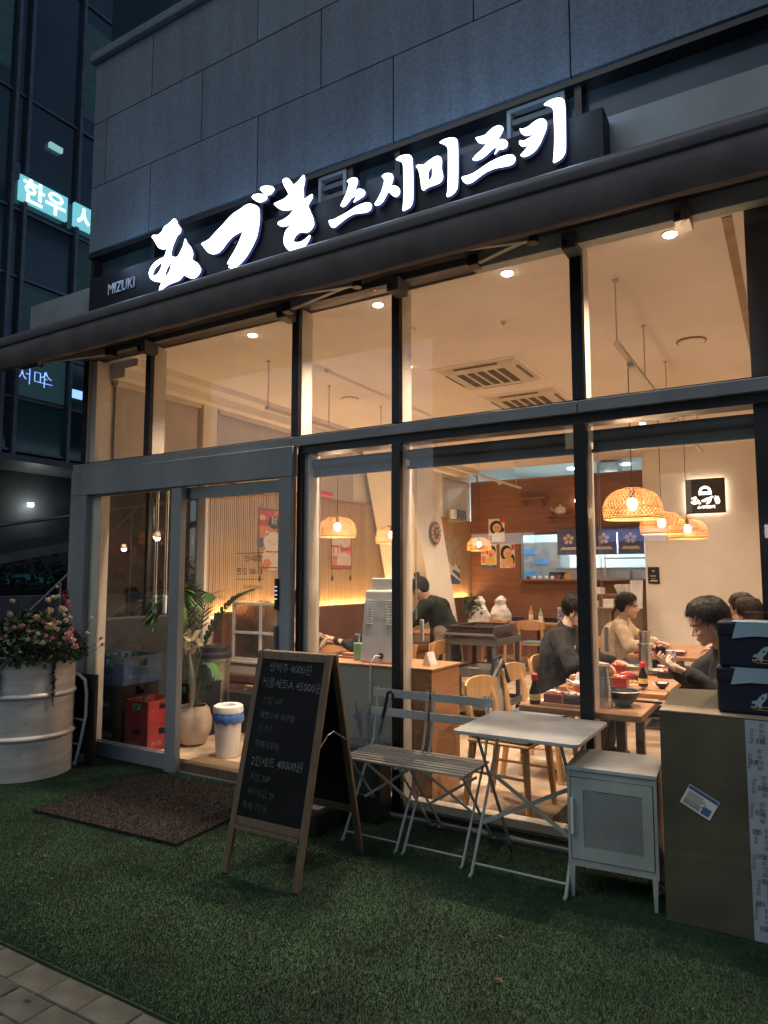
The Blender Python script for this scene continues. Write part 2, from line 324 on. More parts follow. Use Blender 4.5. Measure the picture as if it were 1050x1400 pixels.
M = dict(
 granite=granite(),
 dark=mat('black_aluminium', (.012,.012,.014), .35),
 grey=mat('grey_painted_metal', (.27,.29,.295), .45, var=.10, scale=2.5, stretch=(1,1,.4), bump=.06, bscale=60),
 greyd=mat('dark_grey_metal', (.11,.12,.13), .5, var=.08),
 lintel=mat('pale_grey_panel', (.30,.33,.34), .5, var=.1, scale=3),
 awn=mat('taupe_awning_fabric', (.115,.102,.105), .85, var=.15, scale=5, bump=.3, bscale=300),
 awnbar=mat('awning_bar_metal', (.12,.12,.135), .45, var=.08),
 armm=mat('awning_arm_metal', (.42,.40,.38), .4, var=.08),
 steel=mat('brushed_steel', (.55,.53,.50), .28, 1, var=.06, scale=20, stretch=(1,1,12)),
 chrome=mat('bright_steel', (.7,.7,.7), .18, 1),
 board=mat('sign_board_black', (.005,.005,.009), .55, spec=.3),
 cream=mat('cream_frame_paint', (.62,.56,.46), .5, var=.05),
 plaster=mat('warm_white_plaster', (.80,.75,.68), .85, var=.04, scale=2, bump=.08, bscale=90),
 ceil=mat('ceiling_paint', (.80,.75,.69), .9, var=.03, scale=1.5, bump=.03),
 floor=mat('worn_tan_floor', (.46,.34,.23), .5, var=.22, scale=4, bump=.15, bscale=30),
 brown=wood('reddish_brown_veneer', (.30,.135,.075), (.20,.082,.045), .4, axis=0, rings=9),
 booth=mat('brown_booth_vinyl', (.16,.075,.045), .42, var=.12, scale=3, bump=.1),
 oak=wood('pale_oak', (.56,.33,.15), (.42,.23,.095), .42, axis=2, rings=14),
 oakx=wood('warm_table_oak', (.40,.20,.095), (.28,.135,.06), .35, axis=1, rings=14),
 slat=wood('slat_wall_oak', (.60,.43,.26), (.48,.33,.19), .6, axis=2, rings=20),
 walnut=wood('dark_frame_wood', (.17,.115,.065), (.10,.065,.035), .55, axis=2, rings=20),
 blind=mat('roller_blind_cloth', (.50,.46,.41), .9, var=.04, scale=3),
 white=mat('white_plastic', (.72,.72,.70), .4, var=.04),
 whitem=mat('grey_white_metal', (.50,.52,.50), .40, var=.14, scale=4, bump=.05, wear=.45),
 sage=mat('pale_green_grey_metal', (.40,.43,.40), .42, var=.10, scale=5, wear=.55),
 kiosk=mat('kiosk_grey_plastic', (.42,.41,.39), .5, var=.03),
 black=mat('black_plastic', (.014,.014,.015), .4),
 blackm=mat('matt_black_cloth', (.022,.021,.022), .9, var=.2, bump=.3),
 chalk=mat('chalkboard', (.005,.006,.009), .7, var=.5, scale=3, spec=.25),
 chalkw=mat('white_chalk', (.28,.28,.27), .9, var=.3, scale=80),
 chalkg=mat('green_chalk', (.12,.20,.11), .9, var=.3, scale=80),
 drum=mat('brushed_drum_metal', (.66,.63,.59), .45, .3, var=.12, scale=3, stretch=(1,1,6), wear=.25, bump=.06, bscale=40),
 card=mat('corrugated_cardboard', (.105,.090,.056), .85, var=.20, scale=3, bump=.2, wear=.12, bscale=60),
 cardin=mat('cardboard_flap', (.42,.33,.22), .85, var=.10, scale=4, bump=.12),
 tape=mat('printed_clear_tape', (.36,.40,.45), .22, var=.08, scale=6),
 tapeink=mat('tape_ink', (.05,.06,.09), .4),
 navy=mat('navy_bag_cloth', (.003,.0045,.024), .7, var=.2, scale=10, bump=.3, bscale=120),
 palebl=mat('pale_blue_trim', (.30,.42,.50), .6, var=.08),
 yellow=mat('yellow_strap', (.50,.30,.06), .6),
 concrete=mat('concrete', (.24,.24,.23), .85, var=.18, scale=3, bump=.3, bscale=25),
 darkwall=mat('dark_stone_wall', (.06,.062,.068), .7, var=.2, scale=2),
 soil=mat('soil', (.02,.015,.01), .95),
 mat_=mat('brown_coir', (.025,.018,.013), .95, var=.35, scale=30, bump=.8, bscale=150),
 pot=mat('mottled_stoneware', (.50,.40,.30), .55, var=.25, scale=4, bump=.2),
 blue=mat('blue_crate_plastic', (.045,.11,.22), .45, var=.1),
 blubag=mat('blue_bin_bag', (.05,.14,.42), .35, var=.15, bump=.5, bscale=20),
 red=mat('red_crate_plastic', (.32,.018,.022), .45, var=.1),
 redl=mat('red_lacquer', (.20,.02,.02), .3),
 brcr=mat('brown_black_crate', (.020,.016,.014), .45),
 skin=mat('skin', (.62,.40,.29), .55, var=.05, scale=8),
 hair=mat('black_hair', (.007,.005,.0045), .6, spec=.3, var=.3, scale=20, stretch=(1,1,.3)),
 hairb=mat('brown_hair', (.030,.017,.011), .6, spec=.3, var=.3, scale=20),
 sweat_b=mat('black_sweater', (.016,.015,.015), .95, var=.25, bump=.4, bscale=100),
 sweat_g=mat('dark_olive_fleece', (.022,.030,.018), .95, var=.25, bump=.6, bscale=120),
 sweat_c=mat('camel_sweatshirt', (.60,.48,.34), .9, var=.1, bump=.3, bscale=100),
 coat=mat('beige_coat', (.55,.42,.29), .9, var=.1, bump=.4, bscale=60),
 fur=mat('tan_fur', (.50,.33,.19), .95, var=.25, scale=30, bump=1, bscale=90),
 jeans=mat('grey_jeans', (.10,.11,.13), .9, var=.2, bump=.3, bscale=150),
 trous=mat('tan_trousers', (.26,.20,.14), .9, var=.15),
 leaf=mat('leaf_green', (.045,.085,.028), .5, var=.35, scale=6),
 leafd=mat('dark_leaf', (.02,.04,.018), .55, var=.35, scale=6),
 leafp=mat('grey_green_leaf', (.10,.14,.09), .6, var=.3, scale=6),
 palm=mat('palm_green', (.08,.17,.05), .4, var=.3, scale=6),
 fcream=mat('cream_petal', (.70,.62,.42), .7, var=.1, scale=30),
 fpink=mat('pink_petal', (.62,.22,.26), .7, var=.15, scale=30),
 flpink=mat('pale_pink_petal', (.72,.42,.42), .7, var=.12, scale=30),
 fwhite=mat('white_petal', (.72,.70,.64), .7, var=.1, scale=30),
 fmag=mat('magenta_petal', (.35,.02,.09), .7, var=.2, scale=30),
 ribbon=mat('cream_satin_ribbon', (.55,.50,.34), .35, var=.08),
 ink=mat('black_ink', (.02,.02,.02), .6),
 paper=mat('paper', (.75,.72,.66), .7, var=.03),
 pred=mat('print_red', (.60,.07,.06), .7), porange=mat('print_orange', (.70,.25,.10), .7),
 pblue=mat('print_blue', (.07,.12,.30), .7), pskin=mat('print_skin', (.80,.48,.32), .7), pyel=mat('print_yellow', (.75,.52,.15), .7), ppink=mat('print_pink', (.75,.28,.30), .7),
 norenm=mat('noren_navy_cloth', (.15,.18,.36), .9, var=.1, bump=.2),
 kwall=mat('kitchen_white', (.62,.68,.68), .5, var=.03),
 cart=mat('grey_cart_plastic', (.085,.078,.070), .55, var=.08),
 tub=mat('brown_tub_plastic', (.055,.028,.018), .35, var=.15),
 china=mat('white_china', (.70,.68,.64), .2),
 bowlb=mat('black_bowl', (.015,.013,.013), .25),
 soy=mat('soy_bottle', (.020,.010,.008), .15),
 redcap=mat('red_cap', (.60,.03,.03), .35),
 sauce=mat('orange_sauce', (.60,.17,.07), .35),
 foodo=mat('fried_food', (.55,.26,.07), .7, var=.3, scale=30, bump=.5), rice=mat('rice', (.72,.68,.60), .8, bump=.5, bscale=300),
 greenb=mat('green_bottle', (.012,.09,.05), .15), gel=mat('green_gel', (.25,.50,.28), .15),
 wicker=mat('woven_bamboo', (.50,.22,.07), .55, var=.2, scale=12),
 win=glass('window_glass', gloss=.055, dirt=.035), wind=glass('dark_side_glass', (.55,.58,.6), gloss=.09, dirt=.03),
 texg=None, hedge=mat('hedge_leaf', (.018,.030,.014), .6, var=.4, scale=5),
 ngl=mat('neighbour_dark_glass', (.018,.050,.070), .08, var=.3, scale=.4, spec=.9),
 ngl2=mat('neighbour_teal_glass', (.05,.13,.14), .10, var=.3, scale=.5, spec=.9),
 nsteel=mat('neighbour_mullion', (.16,.17,.20), .35, .6),
 paver=mat('grey_paver', (.085,.090,.078), .9, var=.30, scale=5, bump=.5, bscale=60),
 letter=glow('sign_letter_light', (.80,.86,1.0), 3.6), letter_s=mat('letter_side', (.05,.055,.08), .45, emit=(.25,.35,1.0), es=.10),
 lamp=glow('downlight_lens', (1,.80,.58), 30), lampc=glow('cool_downlight_lens', (.85,.97,1), 12), bulb=glow('warm_bulb', (1,.66,.36), 16),
 led=glow('warm_led_strip', (1,.66,.30), 10),
 box_l=glow('lightbox_cyan', (.20,.62,.72), .75), box_w=glow('lightbox_letters', (.85,1,1), 1.6),
 nsig=glow('interior_sign_light', (1,.88,.75), 4.0), keyp=glow('keypad_digits', (.7,.8,1), 1.5), blus=glow('blue_shop_light', (.22,.38,1), 1.6), wlamp=glow('small_wall_lamp', (.9,1,.95), 10),
 kblue=mat('kitchen_blue', (.10,.25,.50), .5), kgrey=mat('kitchen_steel', (.35,.38,.38), .35, .5),
)
# ribbed obscured glass of the low partition
def obscured():
    m, nt, p = base('pebbled_glass'); N = nt.nodes.new; L = nt.links.new
    p.inputs['Base Color'].default_value = (.75,.60,.45,1); p.inputs['Roughness'].default_value = .12
    p.inputs['Transmission Weight'].default_value = 1; p.inputs['IOR'].default_value = 1.3
    tc = N('ShaderNodeTexCoord'); v = N('ShaderNodeTexVoronoi'); v.inputs['Scale'].default_value = 75; L(tc.outputs['Object'], v.inputs['Vector'])
    b = N('ShaderNodeBump'); b.inputs['Strength'].default_value = .9; b.inputs['Distance'].default_value = .012
    L(v.outputs['Distance'], b.inputs['Height']); L(b.outputs[0], p.inputs['Normal'])
    return m
M['texg'] = obscured()
def turf_mat():
    m, nt, p = base('turf_blades'); N = nt.nodes.new; L = nt.links.new
    g = N('ShaderNodeNewGeometry'); n = N('ShaderNodeTexNoise'); n.inputs['Scale'].default_value = 1.3; n.inputs['Detail'].default_value = 7; n.inputs['Roughness'].default_value = .7
    L(g.outputs['Position'], n.inputs[0])
    cr = N('ShaderNodeValToRGB'); L(n.outputs['Fac'], cr.inputs[0]); e = cr.color_ramp.elements
    e[0].position = .3; e[0].color = (.022,.064,.030,1); e[1].position = .7; e[1].color = (.046,.108,.046,1)
    L(cr.outputs[0], p.inputs['Base Color']); p.inputs['Roughness'].default_value = .7
    return m
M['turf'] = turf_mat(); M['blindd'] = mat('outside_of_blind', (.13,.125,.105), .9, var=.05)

# ================================================================== GROUND
ZF = 0.05        # interior floor level
def struct(name, mb, m, **k): return mb.build(name, m, kind='structure', **k)
struct('ground', MB().box(-60, 40, -60, 60, -.3, -.012), mat('dark_ground', (.06,.06,.06), .9, var=.2, scale=2, bump=.3))
struct('turf_base', MB().box(-6.6, 1.6, -2.125, -.02, -.03, .000), mat('turf_backing', (.028,.060,.026), .95, var=.3, scale=3, bump=.6, bscale=250))
rng = np.random.default_rng(3)
def grass(n, x0, x1, y0, y1, h):
    """short artificial-turf blades as one mesh"""
    # more blades near the camera
    x = rng.uniform(x0, x1, n); y = y0 + (y1-y0)*rng.random(n)**1.25
    a = rng.uniform(0, 2*math.pi, n); w = rng.uniform(.0012, .0022, n); hh = h*rng.uniform(.6, 1.25, n)
    lx = rng.normal(0, .35, n)*hh + .15*hh; ly = rng.normal(0, .35, n)*hh
    v = np.zeros((n, 3, 3))
    v[:,0] = np.stack([x-w*np.cos(a), y-w*np.sin(a), 0*x], 1); v[:,1] = np.stack([x+w*np.cos(a), y+w*np.sin(a), 0*x], 1)
    v[:,2] = np.stack([x+lx, y+ly, hh], 1)
    me = bpy.data.meshes.new('grass'); me.vertices.add(3*n); me.vertices.foreach_set('co', v.reshape(-1))
    me.loops.add(3*n); me.loops.foreach_set('vertex_index', np.arange(3*n, dtype=np.int32))
    me.polygons.add(n); me.polygons.foreach_set('loop_start', np.arange(0, 3*n, 3, dtype=np.int32))
    me.update(calc_edges=True); me.validate(); me.materials.append(M['turf'])
    o = bpy.data.objects.new('turf', me); COL.objects.link(o)
    tag(o, 'short green artificial turf laid in front of the restaurant', 'artificial turf', kind='stuff')
grass(560000, -6.2, 1.2, -2.12, -.03, .0095)

lt = MB()
for k in range(60):
    x, y = random.uniform(-5,.5), random.uniform(-2.1,-.2); lt.ell((x,y,.014), (random.uniform(.002,.006), random.uniform(.002,.005), .0015), 6, 4)
tag(lt.build('litter', mat('dry_bits', (.16,.13,.08), .9, var=.4), kind='stuff'), 'tiny dry bits and crumbs scattered over the turf', 'debris')

lv = MB()
for k in range(16):
    x, y = random.choice([(-3.1,-1.7),(-1.0,-1.5),(-4.3,-1.6),(-2.0,-1.9),(-.3,-1.0)]); x += random.gauss(0,.4); y = min(-.3, max(-2.6, y+random.gauss(0,.25)))
    a = random.uniform(0,6.28); c_, s2_ = math.cos(a), math.sin(a); q = random.uniform(.012,.022)
    lv.add([(x-c_*q,y-s2_*q,.012),(x+s2_*q*.5,y-c_*q*.5,.016),(x+c_*q,y+s2_*q,.013),(x-s2_*q*.5,y+c_*q*.5,.018)], [(0,1,2),(0,2,3)])
tag(lv.build('fallen_leaves', mat('dry_leaf', (.17,.10,.045), .8, var=.4, scale=40), kind='stuff'), 'few small dry leaves lying on the turf', 'leaves')

# pavers at the lower left: each one a block
pav = bpy.data.objects.new('pavement', None); COL.objects.link(pav); tag(pav, kind='structure')
bed = MB().box(-9, 3, -9, -2.135, -.02, -.008).build('bedding', M['concrete'], pav)
pm = []
for k in range(4):
    b = MB().box(-.0998, .0998, -.0628, .0628, -.01, .002 - .0008*k)
    o = b.build('paver', M['paver'], pav, bev=.004); pm.append(o)
cnt = 0
for r in range(7):
    y = -2.2 - r*.1275
    for k in range(30):
        x = -3.9 + k*.2015 + (.1 if r % 2 else 0)
        if x > -.2: continue
        # only the corner of the pavement the photograph looks at
        if cnt < 4: o = pm[cnt]
        else: o = bpy.data.objects.new('paver', pm[cnt % 4].data); COL.objects.link(o); o.parent = pav; mo = o.modifiers.new('bevel', 'BEVEL'); mo.width = .004; mo.segments = 1
        o.location = (x, y, random.uniform(-.003, .002)); o.rotation_euler = (random.uniform(-.01,.01), random.uniform(-.01,.01), random.uniform(-.008,.008)); cnt += 1
struct('street_paving', MB().box(-30, 30, -30, -3.11, -.02, -.006), M['concrete'])

# ================================================================== THE BUILDING
B = thing('restaurant_building', (0,0,0), 'grey granite and glass restaurant building with a lit sushi shop on its ground floor', 'building')
XL, XR = -5.42, 1.9
# granite courses (1.2 m x .62 m slabs, open joints)
J = .004
def slab(x0, x1, z0, z1, d=0):
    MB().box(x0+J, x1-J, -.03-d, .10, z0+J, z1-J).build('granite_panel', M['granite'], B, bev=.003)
MB().box(XL+.01, XR, .0, .3, 4.40, 6.3).build('wall_backing', M['soil'], B)
for c, (z0, z1, off) in enumerate(((4.40, 5.02, -1.01), (5.02, 5.64, -1.62), (5.64, 6.24, -1.03))):
    xs = [off + 1.205*k for k in range(-4, 4)]
    xs = [XL] + [x for x in xs if XL+.1 < x < XR] + [XR]
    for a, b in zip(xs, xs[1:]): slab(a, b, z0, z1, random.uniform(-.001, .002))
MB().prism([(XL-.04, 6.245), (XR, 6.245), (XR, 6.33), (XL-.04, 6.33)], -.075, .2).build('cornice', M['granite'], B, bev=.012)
MB().box(XL, XR, .12, .5, 6.33, 9.5).build('upper_window', M['ngl'], B)
MB().box(XL-.02, XL+.5, -.03, 8, 9.5, 10).build('upper_soffit', M['lintel'], B)
# left flank of the upper storey
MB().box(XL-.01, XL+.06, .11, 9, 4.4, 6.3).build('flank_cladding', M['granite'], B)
# clerestory strip behind the sign
zc0, zc1 = 3.98, 4.392
MB().box(XL, XR, .09, .12, 3.5, zc1).build('clerestory_glass', mat('clerestory_glass', (.05,.075,.085), .12, var=.3, scale=1.2, spec=.8), B)
MB().box(XL-.01, XR, -.02, .14, 4.355, zc1).build('clerestory_head', M['dark'], B)
for x in (XL, -4.62, -3.42, -2.6, -2.22, -1.0, .2): MB().box(x, x+.04, .0, .089, 3.9, 4.354).build('clerestory_mullion', M['dark'], B)
for x0, x1 in ((-2.86, -2.62), (-1.42, -1.06)):       # small louvred openings
    fr = MB()
    fr.box(x0, x1, .0, .05, 4.33, 4.353); fr.box(x0, x0+.025, .0, .05, 3.95, 4.329); fr.box(x1-.025, x1, .0, .05, 3.95, 4.329)
    f = fr.build('vent_frame', M['lintel'], B)
    for k in range(4):
        MB().box(x0+.026, x1-.026, .01, .05, 4.25-.08*k, 4.285-.08*k).build('louvre', M['greyd'], f)
# pale fascia band (runs on past both ends of the sign)
MB().box(XL-.87, -.86, -.02, .08, 3.66, 4.085).build('fascia', M['lintel'], B, bev=.004)
MB().box(-.855, XR, -.02, .08, 3.60, 4.085).build('fascia', M['lintel'], B, bev=.004)
MB().box(XL-.05, XR, -.02, .25, 3.44, 3.59).build('awning_recess', M['dark'], B)
MB().box(-1.62, XR, -.115, -.03, 3.335, 3.43).build('lintel_beam', mat('pale_beam', (.50,.54,.52), .5), B, bev=.003)
MB().box(XL, -1.625, -.08, -.03, 3.39, 3.438).build('lintel_trim', M['greyd'], B)
MB().box(XL, XR, -.015, .10, 3.41, 3.438).build('head_frame', M['dark'], B)
# transom
for x0, x1 in ((XL-.065, -3.045), (-3.04, -1.02), (-1.015, XR)):
    MB().box(x0, x1, -.055, .03, 2.388, 2.455).build('transom_cap', M['grey'], B, bev=.003)
MB().box(-3.0, XR, -.02, .12, 2.335, 2.386).build('transom_shadow_gap', M['dark'], B)
MB().box(XL, XR, -.02, .12, 2.457, 2.470).build('upper_sill', M['dark'], B)
# mullions: black cap outside, cream depth inside
def mull(x, w, z0, z1, dpt=.14):
    MB().box(x-w/2, x+w/2, -.03, .012, z0, z1).build('mullion', M['dark'], B, bev=.002)
    MB().box(x-w/2+.004, x+w/2-.004, .013, dpt, z0, z1).build('mullion_lining', M['cream'], B)
mull(-4.575, .06, 2.471, 3.409); mull(-3.03, .062, 2.471, 3.409); mull(-2.20, .06, 2.471, 3.409); mull(-1.015, .068, 2.471, 3.409)
mull(-2.20, .062, .03, 2.334); mull(-1.015, .07, .03, 2.334)
MB().box(XL, XL+.035, -.03, .012, 2.471, 3.409).build('mullion', M['dark'], B)
MB().box(XL+.036, XL+.05, -.005, .05, 2.471, 3.409).build('corner_bead', M['cream'], B)
MB().box(-3.0, -2.965, -.03, .012, .03, 2.334).build('mullion', M['dark'], B)
MB().box(-2.995, -2.925, .013, .14, .10, 2.334).build('mullion_lining', M['cream'], B)
# right pier
MB().box(-.155, .22, .02, .12, .03, 2.334).build('pier', M['black'], B)
MB().box(-.155, .22, .02, .12, 2.471, 3.409).build('pier', mat('pier_brown', (.10,.08,.065), .6), B)
# sills
MB().box(-2.97, XR, -.03, .02, -.01, .052).build('sill_frame', M['dark'], B)
MB().box(-2.97, XR, -.052, -.031, .022, .030).build('sill_edge', M['steel'], B)
MB().box(-2.97, XR, -.075, -.053, -.01, .018).build('sill_edge', M['greyd'], B)
MB().box(-2.97, XR, .021, .10, -.01, .098).build('sill', M['cream'], B)
# window panes
def pane(x0, x1, z0, z1, y=.0, m='win', par=B): return MB().box(x0, x1, y, y+.006, z0, z1).build('window_pane', M[m], par)
for a, b in ((XL+.036, -4.606), (-4.544, -3.062), (-2.998, -2.231), (-2.169, -1.05), (-.98, XR)): pane(a, b, 2.471, 3.409, .004)
for a, b in ((-2.964, -2.232), (-2.168, -1.051), (-.979, XR)): pane(a, b, .053, 2.334, .004)
# side (left) wall: plinth, dark glass below, blinds above
MB().box(XL, XL+.10, .16, 1.40, ZF, 1.08).build('side_plinth', mat('side_plinth_grey', (.032,.038,.040), .7, var=.15, bump=.1), B)
MB().box(XL+.02, XL+.03, .05, 1.40, 1.08, 2.386).build('window_pane', M['wind'], B)
MB().box(XL, XL+.06, .0, 1.40, 2.386, 2.47).build('transom_cap', M['grey'], B)
MB().box(XL+.0, XL+.05, .70, .74, 1.08, 2.386).build('mullion', M['dark'], B)
MB().box(XL, XL+.055, .05, 1.40, 1.081, 1.10).build('side_sill', M['greyd'], B)

# door portal of grey sheet metal
P = .09
MB().box(XL-.03, -2.998, -P, -.032, 2.172, 2.386).build('portal_head', M['grey'], B, bev=.004)
MB().box(XL-.03, -5.235, -P, .05, .0, 2.170).build('portal_post', M['grey'], B, bev=.004)
MB().box(-3.115, -3.004, -P, -.032, .0, 2.170).build('portal_post', M['grey'], B, bev=.004)
MB().box(-5.234, -5.115, -.03, .06, .0, 2.17).build('inner_jamb', M['cream'], B)
for x in (-5.33,-4.3,-3.2): MB().box(x, x+.0015, -P-.0006, -P+.001, 2.175, 2.383).build('panel_seam', M['dark'], B)
for x in [-5.38+.30*k for k in range(8)]:
    for z in (2.20, 2.36): MB().lathe([(.0035,-.0012),(.0035,.0005)], 8, None, TR((x,-P,z)) @ RX(R(90))).build('screw', M['steel'], B)
for x in (-3.061, -2.231, -2.169, -1.050, -.979): MB().box(x-.002, x+.002, -.012, -.004, 2.472, 3.408).build('gasket', M['black'], B)
# sliding leaf on the left, in its frame
dl = MB()
dl.box(-5.114, -4.205, -.062, -.034, .012, .125)
MB().box(-5.234, -4.20, -.05, -.033, 2.155, 2.1705).build('door_rail', M['grey'], B)
fl = dl.build('door_rail', M['grey'], B, bev=.003)
MB().box(-4.203, -4.095, -P+.01, -.02, .0, 2.165).build('door_stile', M['grey'], B, bev=.004)
MB().box(-4.13, -4.124, -P+.004, -P+.0099, .95, .957).build('stile_hole', M['black'], B)
pane(-5.114, -4.205, .126, 2.155, -.02)
MB().box(-5.05, -4.21, -.034, -.026, .126, .136).build('glass_bead', M['cream'], B)
# open right bay: automatic header glass, leaf glass, threshold
MB().box(-4.09, -3.12, -.028, .02, 2.075, 2.165).build('door_header', mat('header_mirror', (.03,.05,.055), .06, spec=1, var=.2), B)
pane(-4.09, -3.12, .14, 2.074, .045)
MB().box(-4.09, -3.004, -.02, .20, -.01, .075).build('threshold', M['walnut'], B)
MB().box(-4.09, -3.004, -.045, -.021, -.01, .012).build('threshold_edge', M['concrete'], B)
lk = MB().box(-3.128, -3.098, -P-.018, -P-.001, 1.245, 1.46).build('keypad_lock', M['black'], B, bev=.004)
kp = MB()
for r in range(4):
    for c in range(3): kp.box(-3.122+c*.008, -3.1185+c*.008, -P-.0195, -P-.0185, 1.40-r*.028, 1.407-r*.028)
kp.build('keypad_digit', M['keyp'], lk)
MB().box(-3.13, -3.10, -P-.022, -P-.001, .90, 1.135).build('door_handle', M['greyd'], B, bev=.007)
# opening hours lettering on the door glass (read from inside, so mirrored)
Tt = TR((-3.36, .044, 1.50)) @ Matrix.Scale(-1, 4, (1,0,0))
hrs = mat('hours_vinyl', (.16,.10,.06), .6)
for s, z, sz in (('영업시간', 1.60, .050), ('11:00 오픈', 1.50, .060), ('브레이크타임', 1.395, .034)):
    text_mesh(s, sz, .001, 'door_lettering', hrs, B, TR((-3.36, .043, z-.01)) @ Matrix.Scale(-1, 4, (1,0,0)))
MB().box(-3.62, -3.35, .042, .044, 1.645, 1.649).box(-3.62, -3.35, .042, .044, 1.452, 1.456).build('door_lettering', hrs, B)

# rolled-up blinds behind the transom
for a, b in ((-2.96, -2.235), (-2.165, -1.055), (-.975, XR)):
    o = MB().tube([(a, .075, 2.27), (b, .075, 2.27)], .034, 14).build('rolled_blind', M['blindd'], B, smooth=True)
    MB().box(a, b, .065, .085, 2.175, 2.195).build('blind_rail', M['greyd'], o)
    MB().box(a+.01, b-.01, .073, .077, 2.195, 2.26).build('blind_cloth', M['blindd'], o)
for x in (-2.90, -2.13, -.955):
    MB().tube([(x, .10, 2.30), (x+.004, .10, 1.20)], .0018, 5).tube([(x+.012, .10, 2.30), (x+.010, .10, 1.20)], .0018, 5).build('blind_chain', M['cream'], B)
for x in (-2.94, -2.09, -.93): MB().box(x-.012, x+.012, .105, .125, 1.06, 1.20).build('chain_guard', M['cream'], B, bev=.005)
for x in (-4.62, -4.50):  # mirror image of the chains in the glass, put in as solid tubes
    MB().tube([(x, .14, 2.3), (x, .14, 1.32)], .003, 5).tube([(x+.025, .14, 2.3), (x+.025, .14, 1.32)], .003, 5).build('blind_chain', M['cream'], B)
    MB().box(x-.004, x+.03, .13, .15, 1.17, 1.32).build('chain_guard', M['white'], B, bev=.004)

# ------------------------------------------------------------------ interior shell
CZ = 3.40
struct('interior_floor', MB().box(XL+.1, XR, .12, 12, -.05, ZF), M['floor'])
struct('ceiling', MB().box(XL+.1, XR, .10, 7.85, CZ, CZ+.035), M['ceil'])
struct('ceiling_kitchen', MB().box(XL+.1, XR, 7.85, 12, 3.74, 3.80), M['kwall'])
struct('ceiling_step', MB().box(XL+.1, XR, 7.80, 7.849, CZ+.036, 3.80), M['ceil'])
struct('wall_back', MB().box(-1.99, XR, 7.25, 7.45, ZF, CZ-.001).box(-1.99, -1.80, 7.451, 8.6, ZF, 3.73), M['plaster'])
struct('wall_right', MB().box(XR, XR+.1, .1, 12, -.05, 3.8), M['plaster'])
# left wall: above the slats a blind wall, structure behind
WX = -5.30
struct('wall_left', MB().box(WX-.12, WX-.03, 1.40, 8.6, ZF, CZ-.001), M['plaster'])
struct('wall_left_end', MB().box(WX-.12, WX+.02, 1.36, 1.40, ZF, 2.50).box(XL+.02, WX, .02, .16, 2.47, CZ-.001), M['plaster'])
struct('bulkhead', MB().box(WX-.02, -4.95, .17, 7.8, 3.34, CZ-.001).box(WX-.02, -5.12, .17, 7.8, 3.26, 3.339), M['plaster'])
# upper side windows with white roller blinds
blinds = [(.20, 1.24), (1.50, 2.82), (3.05, 4.2), (5.35, 6.6), (7.0, 8.1)]
for a, b in blinds:
    w = thing('roller_blind', (WX, a, 2.5), 'pale roller blind lowered over the side window, ' + ('nearest the shop front' if a < 1 else 'second from the shop front' if a < 2 else 'third from the shop front' if a < 4 else 'behind the leaning column' if a < 6 else 'beside the kitchen wall'), 'roller blind', 'roller blinds along the left wall')
    MB().box(.0, .006, .02, b-a-.02, .02, .72).build('cloth', M['blind'], w)
    MB().box(-.02, .055, 0, b-a, .71, .79).build('blind_box', M['cream'], w, bev=.008)
    MB().box(-.004, .016, .02, b-a-.02, .0, .02).build('bottom_rail', M['cream'], w)
struct('window_posts', MB().box(WX-.03, WX+.05, 1.27, 1.47, 2.49, 3.26).box(WX-.03, WX+.03, 2.84, 3.03, 2.49, 3.26).box(WX-.03, WX+.03, 6.62, 6.98, 2.49, 3.26)
       .box(XL+.03, WX-.03, .16, 1.3, 2.49, 3.3), M['plaster'])
# slatted oak wall with its shelf
SW = thing('slat_wall', (WX, 1.41, 0), 'pale oak slatted panelling along the left wall above the bench seat', 'wall panelling')
sl = MB()
y = 0.0
while y < 6.85:
    w_ = random.uniform(.017, .023); sl.box(-.004, .014+random.uniform(0,.003), y, y+w_, 1.05, 2.47); y += .030
sl.build('slat', M['slat'], SW, kind='stuff')
MB().box(-.03, -.005, 0, 6.85, 1.05, 2.47).build('backing_panel', M['slat'], SW)
MB().box(-.03, .05, 0, 6.85, 2.472, 2.495).build('top_ledge', M['oakx'], SW)
# leaning concrete column
C1 = MB(); s_ = (4.93-4.35)/(1.55-3.2)
def yl(z): return 4.35 + s_*(z-3.2)
C1.add([(WX+.06, yl(ZF), ZF), (-4.55, yl(ZF), ZF), (-4.55, yl(ZF)+.80, ZF), (WX+.06, yl(ZF)+.80, ZF),
        (WX+.06, yl(3.39), 3.39), (-4.55, yl(3.39), 3.39), (-4.55, yl(3.39)+.80, 3.39), (WX+.06, yl(3.39)+.80, 3.39)],
       [(0,1,2,3), (4,5,6,7), (0,1,5,4), (1,2,6,5), (2,3,7,6), (3,0,4,7)])
C1.build('leaning_column', M['plaster'], bev=.006, label='cream plastered column leaning back between bench and tables', cat='column')
# LED cove on top of the bench back
BX = thing('bench_seat', (WX, 1.45, 0), 'long brown upholstered bench seat along the left wall', 'bench')
MB().box(.075, .20, 0, 6.7, ZF+.42, 1.10).build('backrest', M['booth'], BX, bev=.01)
MB().box(.201, .66, 0, 6.7, ZF+.36, ZF+.45).build('seat', M['booth'], BX, bev=.02)
MB().box(.201, .62, 0, 6.7, ZF, ZF+.35).build('base', M['brown'], BX)
MB().box(.03, .05, 0, 6.7, 1.04, 1.055).build('light_strip', M['led'], BX)
la = bpy.data.lights.new('cove_light', 'AREA'); la.shape = 'RECTANGLE'; la.size = .04; la.size_y = 6.5; la.energy = 55; la.color = (1,.56,.22)
lo = bpy.data.objects.new('cove_light', la); COL.objects.link(lo); lo.location = (WX+.045, 4.75, 1.07); lo.rotation_euler = (R(180), R(18), 0)

